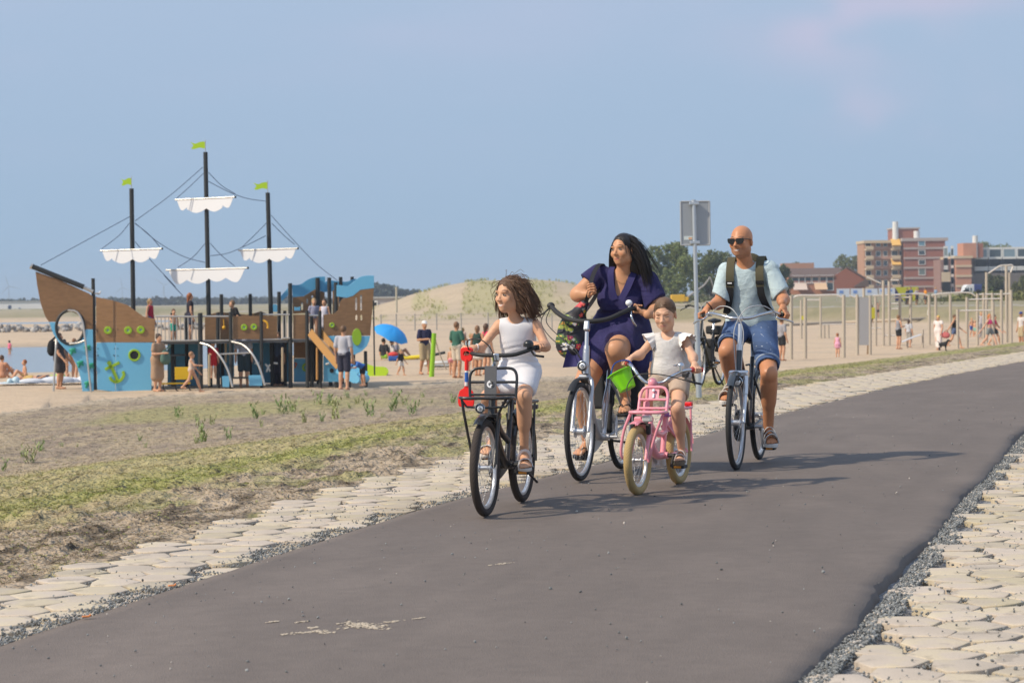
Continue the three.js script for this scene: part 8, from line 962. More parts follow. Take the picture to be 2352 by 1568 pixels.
function lying(label, px, py, h, yaw, o) { const q = foot0(px, py), t = folk(label, q, h, 0, o); t.rotation.set(-R90, 0, yaw, 'YXZ'); t.rotation.order = 'YXZ'; t.rotation.set(-R90, yaw, 0); t.position.y += 0.12; t.position.x -= Math.sin(yaw) * -h / 2; return t; }
lying('sunbather in dark trunks lying on the sand by the water', 96, 878, 1.7, R90, { bottom: [0.03, 0.035, 0.06], len: 0.6, hair: BROWN, top: [0.55, 0.36, 0.12], hem: 0.2 });
{ const q = foot0(140, 878), towel = (label, px, py, w, c) => { const p = foot0(px, py); const t = thing('beach_towel', label, 'towel', p.add(V(0, 0.05, 0)), 0.1); const g = new THREE.PlaneGeometry(w, 0.9, 10, 6).rotateX(-R90), a = g.attributes.position; for (let i = 0; i < a.count; i++) a.setY(i, 0.06 * fbm(a.getX(i) * 3 + px, a.getZ(i) * 3, 2)); g.computeVertexNormals(); part('cloth', g, mat(...c, 0.95, 0, { side: THREE.DoubleSide }), t); part('crumpled_fold', solid([uni(ellip([w * 0.2, 0.1, 0], [w * 0.2, 0.12, 0.25]), 0), uni(ellip([-w * 0.1, 0.08, 0.1], [w * 0.15, 0.09, 0.2]), 0.05)], 0.03), tint(c), t); }; towel('pale towel under the sunbather by the water', 92, 884, 2.6, [0.6, 0.62, 0.66]); towel('lime green towel heaped on the sand beyond the bow', 124, 876, 0.9, [0.35, 0.62, 0.12]); towel('white towel and bag on the sand right of the woman with backpack', 176, 882, 1.3, [0.75, 0.75, 0.78]); towel('small pale blue cloth on the sand near the left border', 27, 884, 0.6, [0.5, 0.62, 0.66]); }
folk('dark-haired bather seen low through the bow ring', foot0(148, 872), 1.35, 2.9, { hair: DARK, top: [0.1, 0.08, 0.1] }); folk('brown-haired bather seen higher through the bow ring', foot0(171, 872), 1.38, 2.6, { hair: [0.2, 0.1, 0.05], top: [0.5, 0.3, 0.2] });
{ const p = folk('woman in beige patterned dress bending over a phone before the ship', foot0(362, 899), 1.66, 0.9, { dress: [0.38, 0.25, 0.16], len: 1.15, sleeve: 0.6, hair: [0.05, 0.03, 0.02], bun: 1, armL: 'fold', armR: 'fold', lean: 0.1 }); bagOn('green backpack held in front by the woman in beige', p, 'day_pack', V(0.05, 0.98, 0.28), [0.17, 0.21, 0.11], [0.09, 0.16, 0.13]); }
folk('small child in cream swimsuit striding past the yellow bench', standing(440, 880, 62.0), 1.1, R90, { dress: [0.58, 0.45, 0.36], dressName: 'swimsuit', len: 0.1, hair: [0.3, 0.15, 0.07], walk: 0.9, armL: 0.3, armR: 'fwd' });
{ const q = foot0(395, 898), b = thing('yellow_bench', 'low yellow bench in front of the play ship', 'bench', q.add(V(0, 0, 0)), 0.1), yel = pmat(0.75, 0.47, 0.01, 0.4); part('seat', box(0.85, 0.04, 0.3, 0.1, 0.22, 0, 0.01), yel, b); part('backrest', box(0.5, 0.36, 0.04, 0.32, 0.5, -0.2, 0.01), yel, b); for (const x of [-0.25, 0.1, 0.48]) part('leg', tube([[x, 0.2, 0.1], [x + 0.02, 0.04, 0.12], [x + 0.08, 0, 0.1]], 0.018, 6), postM, b); }
// on and under the ship
const shipPt = (px, py, z) => V(...SL(px, py, z)).applyMatrix4(ship.matrixWorld), deckY = () => V(0, SL(400, 787, 0)[1], 0).applyMatrix4(ship.matrixWorld).y;
const onDeck = (px, z) => { const p = shipPt(px, 780, z); p.y = deckY(); return p; }, under = (px, z) => { const p = shipPt(px, 880, z); p.y = land(p.x, -p.z); return p; };
folk('blond girl in red tank top on the ship\'s deck by the rail', onDeck(345, -1.2), 1.3, 1.2, { top: [0.45, 0.02, 0.05], sleeve: 0, hair: BLOND, hairLen: 0.2, bottom: [0.1, 0.1, 0.2] }); folk('red-haired woman in black top standing on the ship\'s deck', onDeck(437, -1.0), 1.45, 1.9, { top: [0.02, 0.018, 0.03], sleeve: 0.3, hair: RED, hairLen: 0.22, bottom: [0.05, 0.05, 0.08] }); folk('child in green shorts behind the white deck railing', onDeck(399, -0.8), 0.95, 0.5, { bottom: [0.02, 0.35, 0.25], hair: BROWN, armR: 'fwd' }); folk('boy in black shirt leaning over amidships', onDeck(548, -1.1), 1.22, -0.9, { top: [0.015, 0.015, 0.018], hair: [0.2, 0.12, 0.06], lean: 0.45, bottom: [0.1, 0.1, 0.12] }); folk('fair child at the slide top beneath the stern', onDeck(722, -1.2), 1.2, 0.2, { hair: BLOND, top: [0.3, 0.3, 0.4] }); folk('brown-haired girl in pale dress at the slide top', onDeck(746, -0.5), 1.18, -0.3, { hair: [0.06, 0.035, 0.02], hairLen: 0.12, dress: [0.6, 0.58, 0.66], len: 0.7 }); folk('small child sitting halfway down the orange slide', shipPt(770, 832, 0.35), 0.85, 0.6, { sit: 'ground', hipUp: -0.85, hair: [0.2, 0.1, 0.05], top: [0.5, 0.3, 0.25] });
folk('child in red suit clinging to a pole under the deck', under(490, -0.2).add(V(0, 0.3, 0)), 1.05, 0.3, { top: [0.5, 0.015, 0.02], bottom: [0.5, 0.015, 0.02], hair: BLOND, armR: 'fwd' }); folk('man in checked shirt and dark shorts standing under the ship\'s deck', under(560, -0.5), 1.72, 0.2, { top: [0.36, 0.40, 0.5], bottom: [0.03, 0.05, 0.06], len: 0.9, hair: DARK }); folk('person in dark clothes half hidden behind the deck posts', under(640, -1.3), 1.6, -0.4, { top: [0.05, 0.08, 0.15], hair: BROWN, bottom: [0.03, 0.03, 0.05], len: 1.1 });
folk('man in grey shirt and navy shorts watching the slide', standing(790, 880, 62.2), 1.82, 2.85, { top: [0.42, 0.42, 0.46], bottom: [0.035, 0.035, 0.06], len: 0.85, hair: [0.14, 0.075, 0.035], sleeve: 0.75 }); folk('boy in blue shirt bending over the slide end', standing(834, 875, 62.9).add(V(0, 0.1, 0)), 1.0, -0.9, { top: [0.05, 0.17, 0.52], bottom: [0.02, 0.02, 0.03], hair: BLOND, lean: 1.1, armL: 'fwd', armR: 'fwd' });
// middle of the beach
{ const g = foot0(893, 826), um = thing('beach_umbrella', 'bright blue beach umbrella tilted over people sitting on the sand', 'umbrella', g.clone().add(V(0.45, 0, 0))), D = -g.z, c = at(905, 762, D), cn = V(c.x, c.y, -D).sub(um.position), ax = V(-0.42, 0.88, 0.22).normalize().multiplyScalar(1), qx = new THREE.Quaternion().setFromUnitVectors(V(0, 1, 0), V(0.42, 0.88, 0.25).normalize()); const pr = []; for (let i = 0; i <= 10; i++) { const a = i / 10 * 1.05; pr.push(new THREE.Vector2(Math.sin(a) * 0.92, (Math.cos(a) - 1) * 0.8)); } const cg = new THREE.LatheGeometry(pr, 32); { const a = cg.attributes.position; for (let i = 0; i < a.count; i++) { const th = Math.atan2(a.getZ(i), a.getX(i)), r0 = Math.hypot(a.getX(i), a.getZ(i)); const f = 1 - 0.05 * Math.abs(Math.sin(th * 4)) * r0; a.setX(i, a.getX(i) * f); a.setZ(i, a.getZ(i) * f); a.setY(i, a.getY(i) + 0.05 * r0 * Math.abs(Math.sin(th * 4))); } cg.computeVertexNormals(); } cg.applyQuaternion(qx).translate(cn.x, cn.y + 0.2, 0); part('canopy', cg, new THREE.MeshStandardMaterial({ color: col(0.02, 0.30, 0.72), roughness: 0.7, side: THREE.DoubleSide }), um); part('pole', rod([0.05, 0, 0], [cn.x, cn.y + 0.2, 0], 0.02), steel, um); for (let k = 0; k < 8; k++) { const a = k * Math.PI / 4; part('rib', rod(V(0, -0.02, 0).applyQuaternion(qx).add(V(cn.x, cn.y + 0.2, 0)), V(Math.cos(a) * 0.75, -0.4, Math.sin(a) * 0.75).applyQuaternion(qx).add(V(cn.x, cn.y + 0.2, 0)), 0.006, 0.006, 4), steel, um); } }
const sitAt = (label, px, py, h, yaw, o) => { const q = foot0(px, py); return folk(label, V(q.x, q.y - h / 1.7 * 0.6, q.z), h, yaw, { sit: 'ground', hipUp: -0.18, ...o }); };
sitAt('person in black sitting left under the blue umbrella', 884, 826, 1.7, 2.3, { top: [0.02, 0.02, 0.025], hair: DARK, lean: -0.1, fat: 1.1, bottom: [0.3, 0.55, 0.05] }); sitAt('person in white top sitting in the middle under the blue umbrella', 900, 826, 1.6, 2.0, { top: [0.6, 0.55, 0.52], hair: [0.06, 0.03, 0.02], bottom: [0.1, 0.1, 0.15] }); sitAt('person in patterned grey top sitting nearest the umbrella pole', 912, 824, 1.6, 1.6, { top: [0.2, 0.2, 0.28], hair: [0.2, 0.1, 0.05], bottom: [0.05, 0.1, 0.3] });
{ const q = foot0(906, 829), t = thing('beach_bag', 'red and blue beach bag on the sand under the umbrella', 'bag', q); part('bag_body', box(0.5, 0.22, 0.3, 0, 0.11, 0, 0.06), mat(0.03, 0.10, 0.36, 0.8), t); part('red_cloth', ball(0.16, -0.05, 0.27, 0, [1.3, 0.7, 1]), mat(0.6, 0.06, 0.05, 0.9), t); const q2 = foot0(946, 826), y = thing('inflatable_mat', 'yellow inflatable mat on the sand beside the umbrella', 'air mat', q2); part('tube_ring', solid([uni(roundCone([-0.55, 0.06, 0], [0.5, 0.14, 0], 0.08, 0.08), 0), uni(roundCone([-0.5, 0.06, -0.3], [0.5, 0.12, -0.3], 0.08), 0.05)], 0.025), pmat(0.78, 0.62, 0.03, 0.4), y); part('pillow', ball(0.12, 0.6, 0.15, -0.15, [1, 0.8, 1.8]), mat(0.1, 0.1, 0.11, 0.7), y); }
folk('toddler in black shirt and white shorts walking on the sand', foot0(921, 862), 0.84, 1.0, { top: [0.02, 0.02, 0.022], bottom: [0.66, 0.64, 0.62], len: 0.6, hair: BLOND, walk: 0.5 }); folk('man in white cap, navy polo and khaki shorts', foot0(976, 860), 1.8, 0.5, { top: [0.025, 0.025, 0.07], bottom: [0.38, 0.30, 0.18], len: 0.95, cap: [0.75, 0.74, 0.72], armR: 'fold', belly: 1.2, skin: SKT, walk: 0.25 });
folk('man in green shirt and beige shorts seen from behind with baby', foot0(1050, 868), 1.8, 2.5, { top: [0.035, 0.12, 0.085], bottom: [0.58, 0.50, 0.40], len: 0.75, hair: [0.2, 0.10, 0.045], armL: 'fold', armR: 'fold', skin: SKT }); { const q = foot0(1050, 868); folk('fair baby carried on the green-shirted man\'s arm', at(1064, 792, -q.z + 0.05), 0.75, 2.6, { sit: 1, hipUp: -0.5, hair: BLOND, top: [0.6, 0.42, 0.34] }); }
folk('small child in pink bathing trunks beside the green-shirted man', foot0(1037, 861), 0.92, 2.9, { bottom: [0.72, 0.28, 0.32], len: 0.3, hair: BLOND, walk: 0.2 }); folk('woman in dark green top and white skirt facing away', foot0(1098, 863), 1.66, 2.7, { top: [0.02, 0.05, 0.04], sleeve: 0, bottom: [0.72, 0.68, 0.64], skirt: 1, len: 0.6, hair: [0.22, 0.12, 0.06], hairLen: 0.1, fat: 1.12, skin: SKT, walk: 0.2 }); folk('woman in pink top with long brown hair beside the girl\'s arm', foot0(1118, 860), 1.7, 2.4, { top: [0.70, 0.05, 0.13], sleeve: 0, hair: BROWN, hairLen: 0.24, bottom: [0.5, 0.5, 0.52], len: 0.6 }); folk('child in pale blue behind the group beside the green-shirted man', foot0(1082, 852), 1.3, 2.9, { top: [0.4, 0.55, 0.62], hair: BLOND, bottom: [0.5, 0.4, 0.4] });
{ const q = foot0(990, 865), D = -q.z, t = thing('swing_post', 'lime green leaning post with cable left of the green-shirted man', 'post', q), L = (px, py) => { const p = at(px, py, D); return [p.x - q.x, p.y - q.y, 0]; }; part('post', rod([0, -0.2, 0], L(997, 765), 0.085, 0.075, 14), pmat(0.28, 0.55, 0.02, 0.4), t); part('cable', tube([L(998, 772), L(1008, 810), L(1024, 850)].map((p, i) => [p[0], p[1], -i * 0.3]), 0.02, 6), steel, t); const s = foot0(1016, 848), n = thing('nest_swing', 'round net swing with white rim lying behind the lime post', 'swing', s); part('rim', T(new THREE.TorusGeometry(0.62, 0.06, 8, 36), 0, 0.18, 0, R90 - 0.12), mat(0.6, 0.6, 0.58, 0.6), n); for (let k = -3; k <= 3; k++) { part('net_rope', rod([k * 0.16, 0.15, -Math.sqrt(0.36 - (k * 0.16) ** 2)], [k * 0.16, 0.13, Math.sqrt(0.36 - (k * 0.16) ** 2)], 0.018), mat(0.4, 0.4, 0.38, 0.8), n); part('net_rope', rod([-Math.sqrt(0.36 - (k * 0.16) ** 2), 0.14, k * 0.16], [Math.sqrt(0.36 - (k * 0.16) ** 2), 0.14, k * 0.16], 0.018), mat(0.4, 0.4, 0.38, 0.8), n); } part('cross_beam', rod([-0.6, 0.45, -0.3], [0.1, 0.6, -0.3], 0.05), postM, n); const u = foot0(1145, 868); const g2 = thing('short_post', 'short lime green post behind the toy spade', 'post', foot0(1142, 858)); part('post', rod([0, 0, 0], [-0.1, 0.55, 0], 0.07), limeP, g2); part('cap', ball(0.072, -0.1, 0.55, 0), limeP, g2); }
{ const q = foot0(872, 862), t = thing('lime_slide', 'lime green slide foot with silver lip behind the ship\'s stern', 'slide', q); part('side', T(plate(smooth2([[-0.6, 0], [-0.6, 0.42], [-0.2, 0.3], [0.2, 0.26], [0.28, 0.12], [0.22, 0]], 3, true), 0.06), 0, 0, 0.22), flagM, t); part('side', T(plate(smooth2([[-0.6, 0], [-0.6, 0.42], [-0.2, 0.3], [0.2, 0.26], [0.28, 0.12], [0.22, 0]], 3, true), 0.06), 0, 0, -0.22), flagM, t); part('bed', box(0.8, 0.02, 0.42, -0.1, 0.08, 0), steel, t); }
// exercise park and behind
const zf = (f, x, y) => foot0(...f(x, y));
folk('person in grey shirt and black shorts behind the bald man\'s arm', zf(zR, 195, 1440), 1.72, 2.2, { top: [0.30, 0.29, 0.31], bottom: [0.02, 0.02, 0.022], len: 0.6, hair: BROWN }); folk('toddler in pink dress among the exercise posts', zf(zR, 1085, 1380), 0.98, 2.7, { dress: [0.72, 0.35, 0.48], len: 0.4, hair: RED }); folk('child hanging from the far exercise tower bar', zf(zR, 1725, 1000).add(V(0, 1.0, 0)), 1.1, 0.2, { hair: BROWN, armL: 'up', armR: 'up', bottom: [0.08, 0.06, 0.06], len: 0.4, skin: [0.55, 0.32, 0.22] });
folk('woman in grey tank top and black shorts watching by the overhead frame', zf(zQ, 85, 1300), 1.68, 2.0, { top: [0.24, 0.24, 0.26], sleeve: 0, bottom: [0.012, 0.012, 0.014], len: 0.5, hair: [0.22, 0.12, 0.05], armL: 'fold', armR: 'fold' }); folk('girl with ponytail in grey beside the slanted bench', zf(zQ, 225, 1275), 1.42, 2.4, { top: [0.45, 0.45, 0.47], hair: [0.07, 0.04, 0.025], hairLen: 0.16, bottom: [0.35, 0.33, 0.3], len: 0.9 });
{ const p = folk('old lady with short blond hair in long white dress walking', zf(zQ, 630, 1312), 1.66, -0.7, { dress: [0.74, 0.66, 0.62], len: 1.42, sleeve: 0.25, hair: [0.62, 0.42, 0.10], fat: 1.1, walk: 0.3 }); bagOn('red and grey handbag carried by the lady in white', p, 'hand_bag', V(0.42, 0.72, 0.05), [0.22, 0.15, 0.1], [0.45, 0.12, 0.12]); const bg = thing('black_dog', 'small black dog walking beside the lady in white', 'dog', zf(zQ, 690, 1318)); const c = 0.9; part('body', solid([uni(ellip([0, 0.30, 0], [0.09, 0.10, 0.2]), 0), uni(ellip([0, 0.32, 0.12], [0.085, 0.11, 0.1]), 0.04), uni(roundCone([0, 0.36, 0.18], [0, 0.46, 0.26], 0.055, 0.05), 0.04), uni(ellip([0, 0.48, 0.29], [0.055, 0.055, 0.07]), 0.03), uni(roundCone([0, 0.465, 0.34], [0, 0.455, 0.40], 0.03, 0.024), 0.02), uni(roundCone([0.04, 0.50, 0.27], [0.065, 0.44, 0.28], 0.02, 0.014), 0.01), uni(roundCone([-0.04, 0.50, 0.27], [-0.065, 0.44, 0.28], 0.02, 0.014), 0.01), ...[[-0.055, 0.14, 0.05], [0.055, 0.14, -0.04]].flatMap(([x, z, d]) => [uni(roundCone([x, 0.27, z], [x, 0.14, z + d * 0.3], 0.04, 0.026), 0.02), uni(roundCone([x, 0.14, z + d * 0.3], [x, 0.02, z + d], 0.024, 0.02), 0.01), uni(roundCone([x, 0.02, z + d], [x, 0.018, z + d + 0.03], 0.022, 0.02), 0.01)]), ...[[-0.055, -0.15, 0.05], [0.055, -0.15, -0.05]].flatMap(([x, z, d]) => [uni(roundCone([x, 0.29, z], [x, 0.19, z + 0.05 + d * 0.3], 0.055, 0.032), 0.02), uni(roundCone([x, 0.19, z + 0.05 + d * 0.3], [x, 0.11, z - 0.05 + d], 0.028, 0.02), 0.01), uni(roundCone([x, 0.11, z - 0.05 + d], [x, 0.02, z - 0.03 + d], 0.02, 0.018), 0.01), uni(roundCone([x, 0.02, z - 0.03 + d], [x, 0.018, z + d], 0.02, 0.02), 0.01)]), uni(roundCone([0, 0.35, -0.18], [0, 0.46, -0.30], 0.025, 0.012), 0.02)], 0.012), mat(0.012, 0.012, 0.013, 0.8), bg); bg.rotation.y = 0.9; }
folk('woman in black top and denim shorts running behind the lady in white', zf(zQ, 850, 1290), 1.66, 1.1, { top: [0.015, 0.015, 0.018], sleeve: 0, bottom: [0.10, 0.14, 0.26], len: 0.4, hair: [0.14, 0.08, 0.04], walk: 0.8 }); folk('boy in blue shorts on the far sand of the park', zf(zQ, 1085, 1130), 1.15, 0.4, { bottom: [0.05, 0.09, 0.32], hair: BLOND, walk: 0.3 }); folk('child in green trunks on the far sand of the park', zf(zQ, 1130, 1130), 1.0, -0.6, { bottom: [0.25, 0.45, 0.36], hair: BLOND }); folk('pale person standing behind the exercise posts', zf(zQ, 1215, 1160), 1.6, 0.2, { top: [0.5, 0.46, 0.46], hair: BLOND, bottom: [0.4, 0.38, 0.38], len: 1.1 });
folk('red-haired girl in pink top and grey shorts running', zf(zQ, 1330, 1295), 1.68, 0.9, { top: [0.85, 0.06, 0.22], topName: 'bikini_top', sleeve: 0, hem: 0.28, bottom: [0.2, 0.22, 0.22], len: 0.45, hair: [0.5, 0.18, 0.05], hairLen: 0.2, walk: 0.9, skin: [0.6, 0.36, 0.25] }); folk('girl in red top running beside the pink-topped girl', zf(zQ, 1400, 1270), 1.6, 1.0, { top: [0.6, 0.05, 0.12], sleeve: 0, hem: 0.28, bottom: [0.04, 0.05, 0.06], len: 0.45, hair: BROWN, hairLen: 0.15, walk: 0.7 });
folk('person in cap and pale clothes at the right border of the photograph', zf(zQ, 1765, 1260), 1.72, -1.0, { top: [0.62, 0.58, 0.55], sleeve: 0.3, bottom: [0.45, 0.36, 0.22], len: 0.9, hair: BLOND, cap: [0.03, 0.06, 0.25], skin: SKT }); folk('child in white shirt behind the small girl on the pink bicycle', foot0(1487, 868), 1.72, 2.6, { top: [0.74, 0.72, 0.7], hair: [0.2, 0.11, 0.06], bottom: [0.04, 0.07, 0.25], len: 0.8 });
// cyclists waiting on the far dyke
[[250, 1.8, [0.05, 0.09, 0.2], 'far rider in blue shirt standing with bicycle before the lime banner', -0.9], [330, 1.7, [0.6, 0.5, 0.5], 'far walker in pale clothes right of the blue-shirted rider', 0.6], [450, 1.7, [0.75, 0.28, 0.02], 'far rider in bright orange top on the dyke', -1.3], [590, 1.75, [0.22, 0.32, 0.45], 'far rider in light blue top right of the orange rider', -1.2], [205, 1.7, [0.04, 0.06, 0.12], 'far dark-clad walker left of the blue-shirted rider', 0.8]].forEach(([x, h, c, label, yaw], i) => { const q = onPlane(...zQ(x, 703), V(0, 0.02, 0), V(0, 1, 0)), D = 225, p = at(...zQ(x, 600), D); p.y = land(p.x, D); folk(label, p, h, yaw, { top: c, bottom: [0.06, 0.07, 0.1], len: 0.8, hair: i % 2 ? BLOND : BROWN, skin: SKT }); });
[[270, -0.9], [470, -1.3], [600, -1.2], [170, 1.2], [120, -1.1]].forEach(([x, yaw], i) => { const D = 224, p = at(...zQ(x + 20, 600), D); p.y = land(p.x, D); const b = thing('far_bicycle', ['dark bicycle held by the blue-shirted far rider', 'dark bicycle under the far rider in orange', 'dark bicycle beside the far rider in light blue', 'dark bicycle parked left of the lime banner', 'dark bicycle leaning at the left end of the far group'][i], 'bicycle', p, yaw + 0.3); const ws = [-0.53, 0.53].forEach(xx => part('wheel', T(new THREE.TorusGeometry(0.33, 0.025, 6, 24), xx, 0.35, 0), rubber, b)); part('frame', [rod([-0.53, 0.35, 0], [-0.2, 0.8, 0], 0.02), rod([-0.06, 0.3, 0], [-0.25, 0.92, 0], 0.02), rod([-0.06, 0.3, 0], [0.36, 0.8, 0], 0.022), rod([0.53, 0.35, 0], [0.32, 1.05, 0], 0.02), rod([-0.53, 0.35, 0], [-0.06, 0.3, 0], 0.018)], black, b); part('handlebar', rod([0.25, 1.08, -0.28], [0.25, 1.08, 0.28], 0.016), black, b); part('saddle', saddleGeo(0.26, 0.18).translate(-0.28, 0.95, 0), satinBlack, b); });
// a seagull on the bow beam bracket
{ const p = V(...z3(822, 445, 0)).applyMatrix4(ship.matrixWorld), g = thing('seagull', 'white gull perched on the ship\'s fore hull', 'gull', p); g.scale.setScalar(0.55); part('body', solid([uni(ellip([0, 0.13, 0], [0.13, 0.06, 0.06]), 0), uni(roundCone([0.08, 0.16, 0], [0.12, 0.22, 0], 0.035, 0.032), 0.03), uni(ellip([0.125, 0.235, 0], [0.036, 0.032, 0.03]), 0.01), uni(roundCone([0.15, 0.235, 0], [0.19, 0.228, 0], 0.012, 0.006), 0.01), uni(roundCone([-0.1, 0.13, 0], [-0.22, 0.12, 0], 0.03, 0.012), 0.03), uni(roundCone([0.02, 0.08, 0.02], [0.02, 0.0, 0.02], 0.008), 0.01), uni(roundCone([0.02, 0.08, -0.02], [0.02, 0.0, -0.02], 0.008), 0.01)], 0.01), mat(0.7, 0.7, 0.7, 0.8), g); part('wing', T(ball(0.1, 0, 0, 0, [1.4, 0.45, 0.25]), -0.05, 0.14, 0.05), mat(0.35, 0.36, 0.38, 0.8), g); part('wing', T(ball(0.1, 0, 0, 0, [1.4, 0.45, 0.25]), -0.05, 0.14, -0.05), mat(0.35, 0.36, 0.38, 0.8), g); }
// ---------- straw, grass and weeds on the verge ----------
{ const r = rng(811), n = 62000, blade = (() => { const g = new THREE.BufferGeometry(), p = [], idx = [], q = rng(4); for (let k = 0; k < 5; k++) { const a = q() * 6.28, l = 0.5 + 0.6 * q(), w = 0.05 + 0.03 * q(), c = Math.cos(a), s = Math.sin(a), t = 0.25 + q() * 0.75, o = p.length / 3; p.push(-s * w, 0, c * w, s * w, 0, -c * w, c * l * t * 0.5 + s * w * 0.6, l * (1 - t) * 0.8 + 0.12, s * l * t * 0.5, c * l * t, l * (1.1 - t) * 0.8, s * l * t); idx.push(o, o + 1, o + 2, o, o + 2, o + 3); } g.setAttribute('position', new THREE.Float32BufferAttribute(p, 3)); g.setIndex(idx); g.computeVertexNormals(); return g; })(); const ms = [], cs = [];
  for (let k = 0; k < n * 2 && ms.length < n; k++) { const D = 8.5 * Math.pow(46 / 8.5, Math.pow(r(), 0.8)), half0 = 0.25 * D, x = -half0 + r() * (paveL(D) + 0.02 + half0); if (x > paveL(D) + 0.03 || D > sandEdge(x) - 1) continue; const c = vergeColor(x, D), gr = c[1] / c[0]; const dens = gr > 0.9 ? 1 : fbm(x * 2.3, D * 1.5, 4) > 0.5 ? 0.35 : 0.75; if (r() > dens * (dykeDistance(x, D) < 1.6 ? 0.6 : 1)) continue; const s = (0.009 + 0.016 * r() * r()) * (1 + D / 45) * (gr > 0.95 ? 1.25 : 1); ms.push(new THREE.Matrix4().compose(V(x, land(x, D) + clod(x, D) + 0.008, -D), new THREE.Quaternion().setFromEuler(new THREE.Euler((r() - 0.5) * 0.6, r() * 6.28, (r() - 0.5) * 0.6)), V(s * 1.2, s * (0.5 + 0.6 * r()), s * 1.2))); const t = 0.75 + 0.7 * r(); const u = 0.62 + 0.85 * r() * r(); cs.push(r() < (gr > 0.9 ? 0.6 : 0.12) ? [0.27 * t, 0.29 * t, 0.085 * t] : [c[0] * u, c[1] * u * 0.98, c[2] * u * 0.92]); }
  const im = new THREE.InstancedMesh(blade, new THREE.MeshStandardMaterial({ color: col(1, 1, 1), roughness: 0.95, side: THREE.DoubleSide }), ms.length), c = new THREE.Color(); ms.forEach((m, i) => { im.setMatrixAt(i, m); im.setColorAt(i, c.setRGB(...cs[i])); }); im.name = 'mown_grass'; im.castShadow = im.receiveShadow = true; scene.add(im); tag(im, 'short mown grass and straw scattered over the verge', 'grass', null, 'stuff'); }
const weedMats = [[0.22, 0.31, 0.10], [0.27, 0.35, 0.12], [0.33, 0.36, 0.15]].map(c => mat(...c, 0.85, 0, { side: THREE.DoubleSide }));
function weedGeo(seed) { const r = rng(seed), p = [], idx = []; for (let s = 0; s < 7; s++) { const a = r() * 6.28, lean = 0.15 + 0.4 * r(), h = 0.5 + 0.5 * r(), bx = (r() - 0.5) * 0.4, bz = (r() - 0.5) * 0.4; for (let k = 0; k < 8; k++) { const t = (k + 1) / 8, cx = bx + Math.cos(a) * lean * t * t * h, cy = t * h, cz = bz + Math.sin(a) * lean * t * t * h, b = r() * 6.28, l = 0.10 + 0.12 * (1 - t) * r() + 0.05, u = V(Math.cos(b), 0.7, Math.sin(b)).multiplyScalar(l), v = V(-Math.sin(b), 0, Math.cos(b)).multiplyScalar(0.035), o = p.length / 3; p.push(cx - v.x, cy - 0.06, cz - v.z, cx + v.x, cy - 0.06, cz + v.z, cx + u.x, cy + u.y, cz + u.z, cx + u.x * 0.6 + v.x, cy + u.y * 0.5, cz + u.z * 0.6 + v.z); idx.push(o, o + 1, o + 3, o, o + 3, o + 2); } } const g = new THREE.BufferGeometry(); g.setAttribute('position', new THREE.Float32BufferAttribute(p, 3)); g.setIndex(idx); g.computeVertexNormals(); return g; }
const weedGeos = [1, 2, 3, 4, 5].map(k => weedGeo(820 + k));
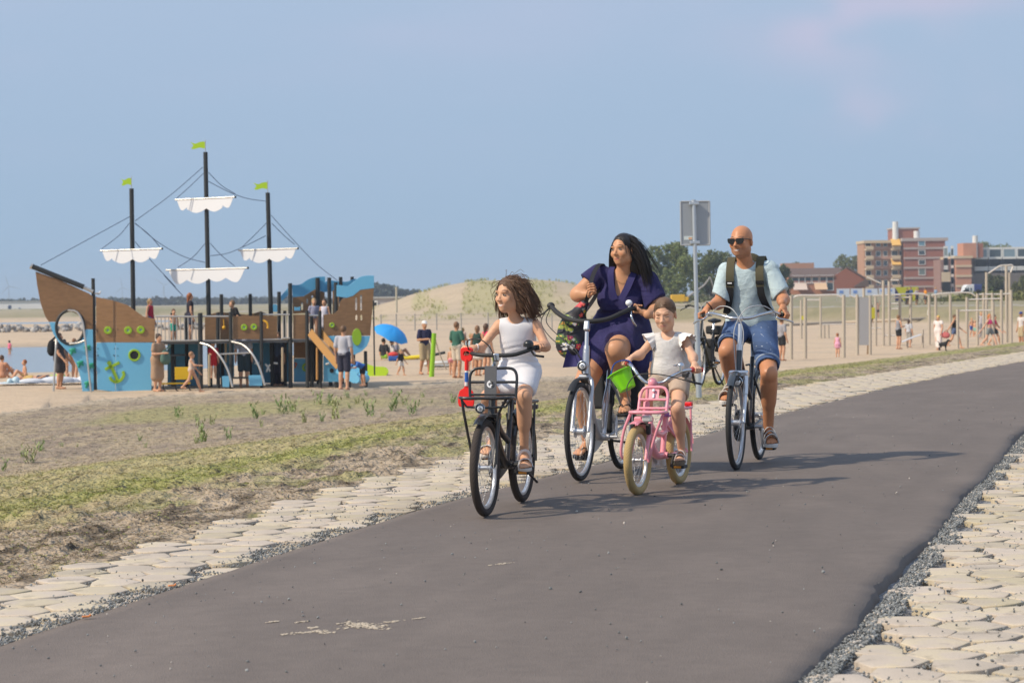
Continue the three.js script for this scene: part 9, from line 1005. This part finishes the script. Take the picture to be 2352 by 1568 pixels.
{ const r = rng(830), zL = (x, y) => [x / 3.408 * 0.9408, (940 + y / 3.408) * 0.9408], zC = (x, y) => [(600 + x / 4.3556) * 0.9408, (900 + y / 4.3556) * 0.9408]; const list = [[zL, 35, 720, 90], [zL, 190, 600, 70], [zL, 245, 655, 150], [zL, 330, 560, 95], [zL, 510, 520, 50], [zL, 640, 520, 30], [zL, 1160, 470, 60], [zL, 1205, 525, 45], [zL, 1055, 305, 45], [zL, 1480, 275, 110], [zL, 1690, 480, 150], [zL, 1630, 490, 80], [zL, 1900, 455, 95], [zL, 1640, 310, 60], [zL, 1765, 340, 90], [zC, 95, 540, 150], [zC, 180, 500, 70], [zC, 160, 630, 80], [zC, 400, 490, 190], [zC, 500, 470, 130], [zC, 620, 580, 120], [zC, 810, 570, 100], [zC, 765, 390, 140], [zC, 960, 540, 220], [zC, 1075, 320, 90], [zC, 1100, 430, 60], [zC, 1190, 380, 100], [zC, 1320, 515, 170], [zC, 1280, 290, 60], [zC, 1455, 530, 70], [zC, 1580, 460, 190], [zC, 1540, 280, 50], [zC, 1690, 390, 100], [zC, 1770, 500, 150], [zC, 1880, 310, 70], [zC, 1980, 370, 50], [zC, 2200, 370, 110], [zC, 900, 400, 120]];
  list.forEach(([f, x, y, hpx], i) => { const q = ground(...f(x, y), -0.7), h = hpx / (f === zL ? 3.408 : 4.3556) * 0.9408 / FPX * -q.z; const m = new THREE.Mesh(weedGeos[i % 5], weedMats[i % 3]); m.name = numbered('weed'); m.position.copy(q); m.rotation.y = r() * 6; m.scale.set(h * 1.15, h * 1.3, h * 1.15); m.castShadow = m.receiveShadow = true; scene.add(m); tag(m, 'green weed sprouting from the bare verge between path and sand', 'weed', 'weeds on the verge'); }); }
{ // dune grass tufts
  const r = rng(841), ms = [], cs = []; for (let k = 0; k < 9000 && ms.length < 900; k++) { const D = 205 + r() * 55, x = -22 + r() * 44, dn = duneShape(x, D); if (dn < 0.3 || fbm(x * 0.5 + 3, D * 0.09 + 1, 4) < 0.46) continue; const s = 0.16 + 0.24 * r(); ms.push(new THREE.Matrix4().compose(V(x, land(x, D), -D), new THREE.Quaternion().setFromEuler(new THREE.Euler(0, r() * 6, 0)), V(s, s, s))); const t = 0.8 + 0.5 * r(); cs.push([0.40 * t, 0.39 * t, 0.16 * t]); }
  const im = new THREE.InstancedMesh(weedGeos[2], mat(1, 1, 1, 0.9, 0, { side: THREE.DoubleSide }), ms.length), c = new THREE.Color(); ms.forEach((m, i) => { im.setMatrixAt(i, m); im.setColorAt(i, c.setRGB(...cs[i])); }); im.name = 'dune_grass'; scene.add(im); im.castShadow = true; tag(im, 'yellow green marram grass growing on the sand dune', 'grass', null, 'stuff'); }
{ for (const [px, py, label] of [[196, 1417, 'orange plastic scrap lying at the asphalt edge'], [393, 1346, 'orange scrap in the gravel further along the asphalt edge']]) { const p = onPlane(px, py, V(0, 0.004, 0), V(0, 1, 0)), t = thing('plastic_scrap', label, 'scrap', p, 0.3); part('shard', box(0.03, 0.006, 0.018, 0, 0.003, 0, 0.002), mat(0.75, 0.25, 0.06, 0.5), t); part('curled_end', T(box(0.01, 0.005, 0.016), 0.018, 0.007, 0, 0, 0, 0.7), mat(0.75, 0.25, 0.06, 0.5), t); } }
renderer.render(scene, camera);
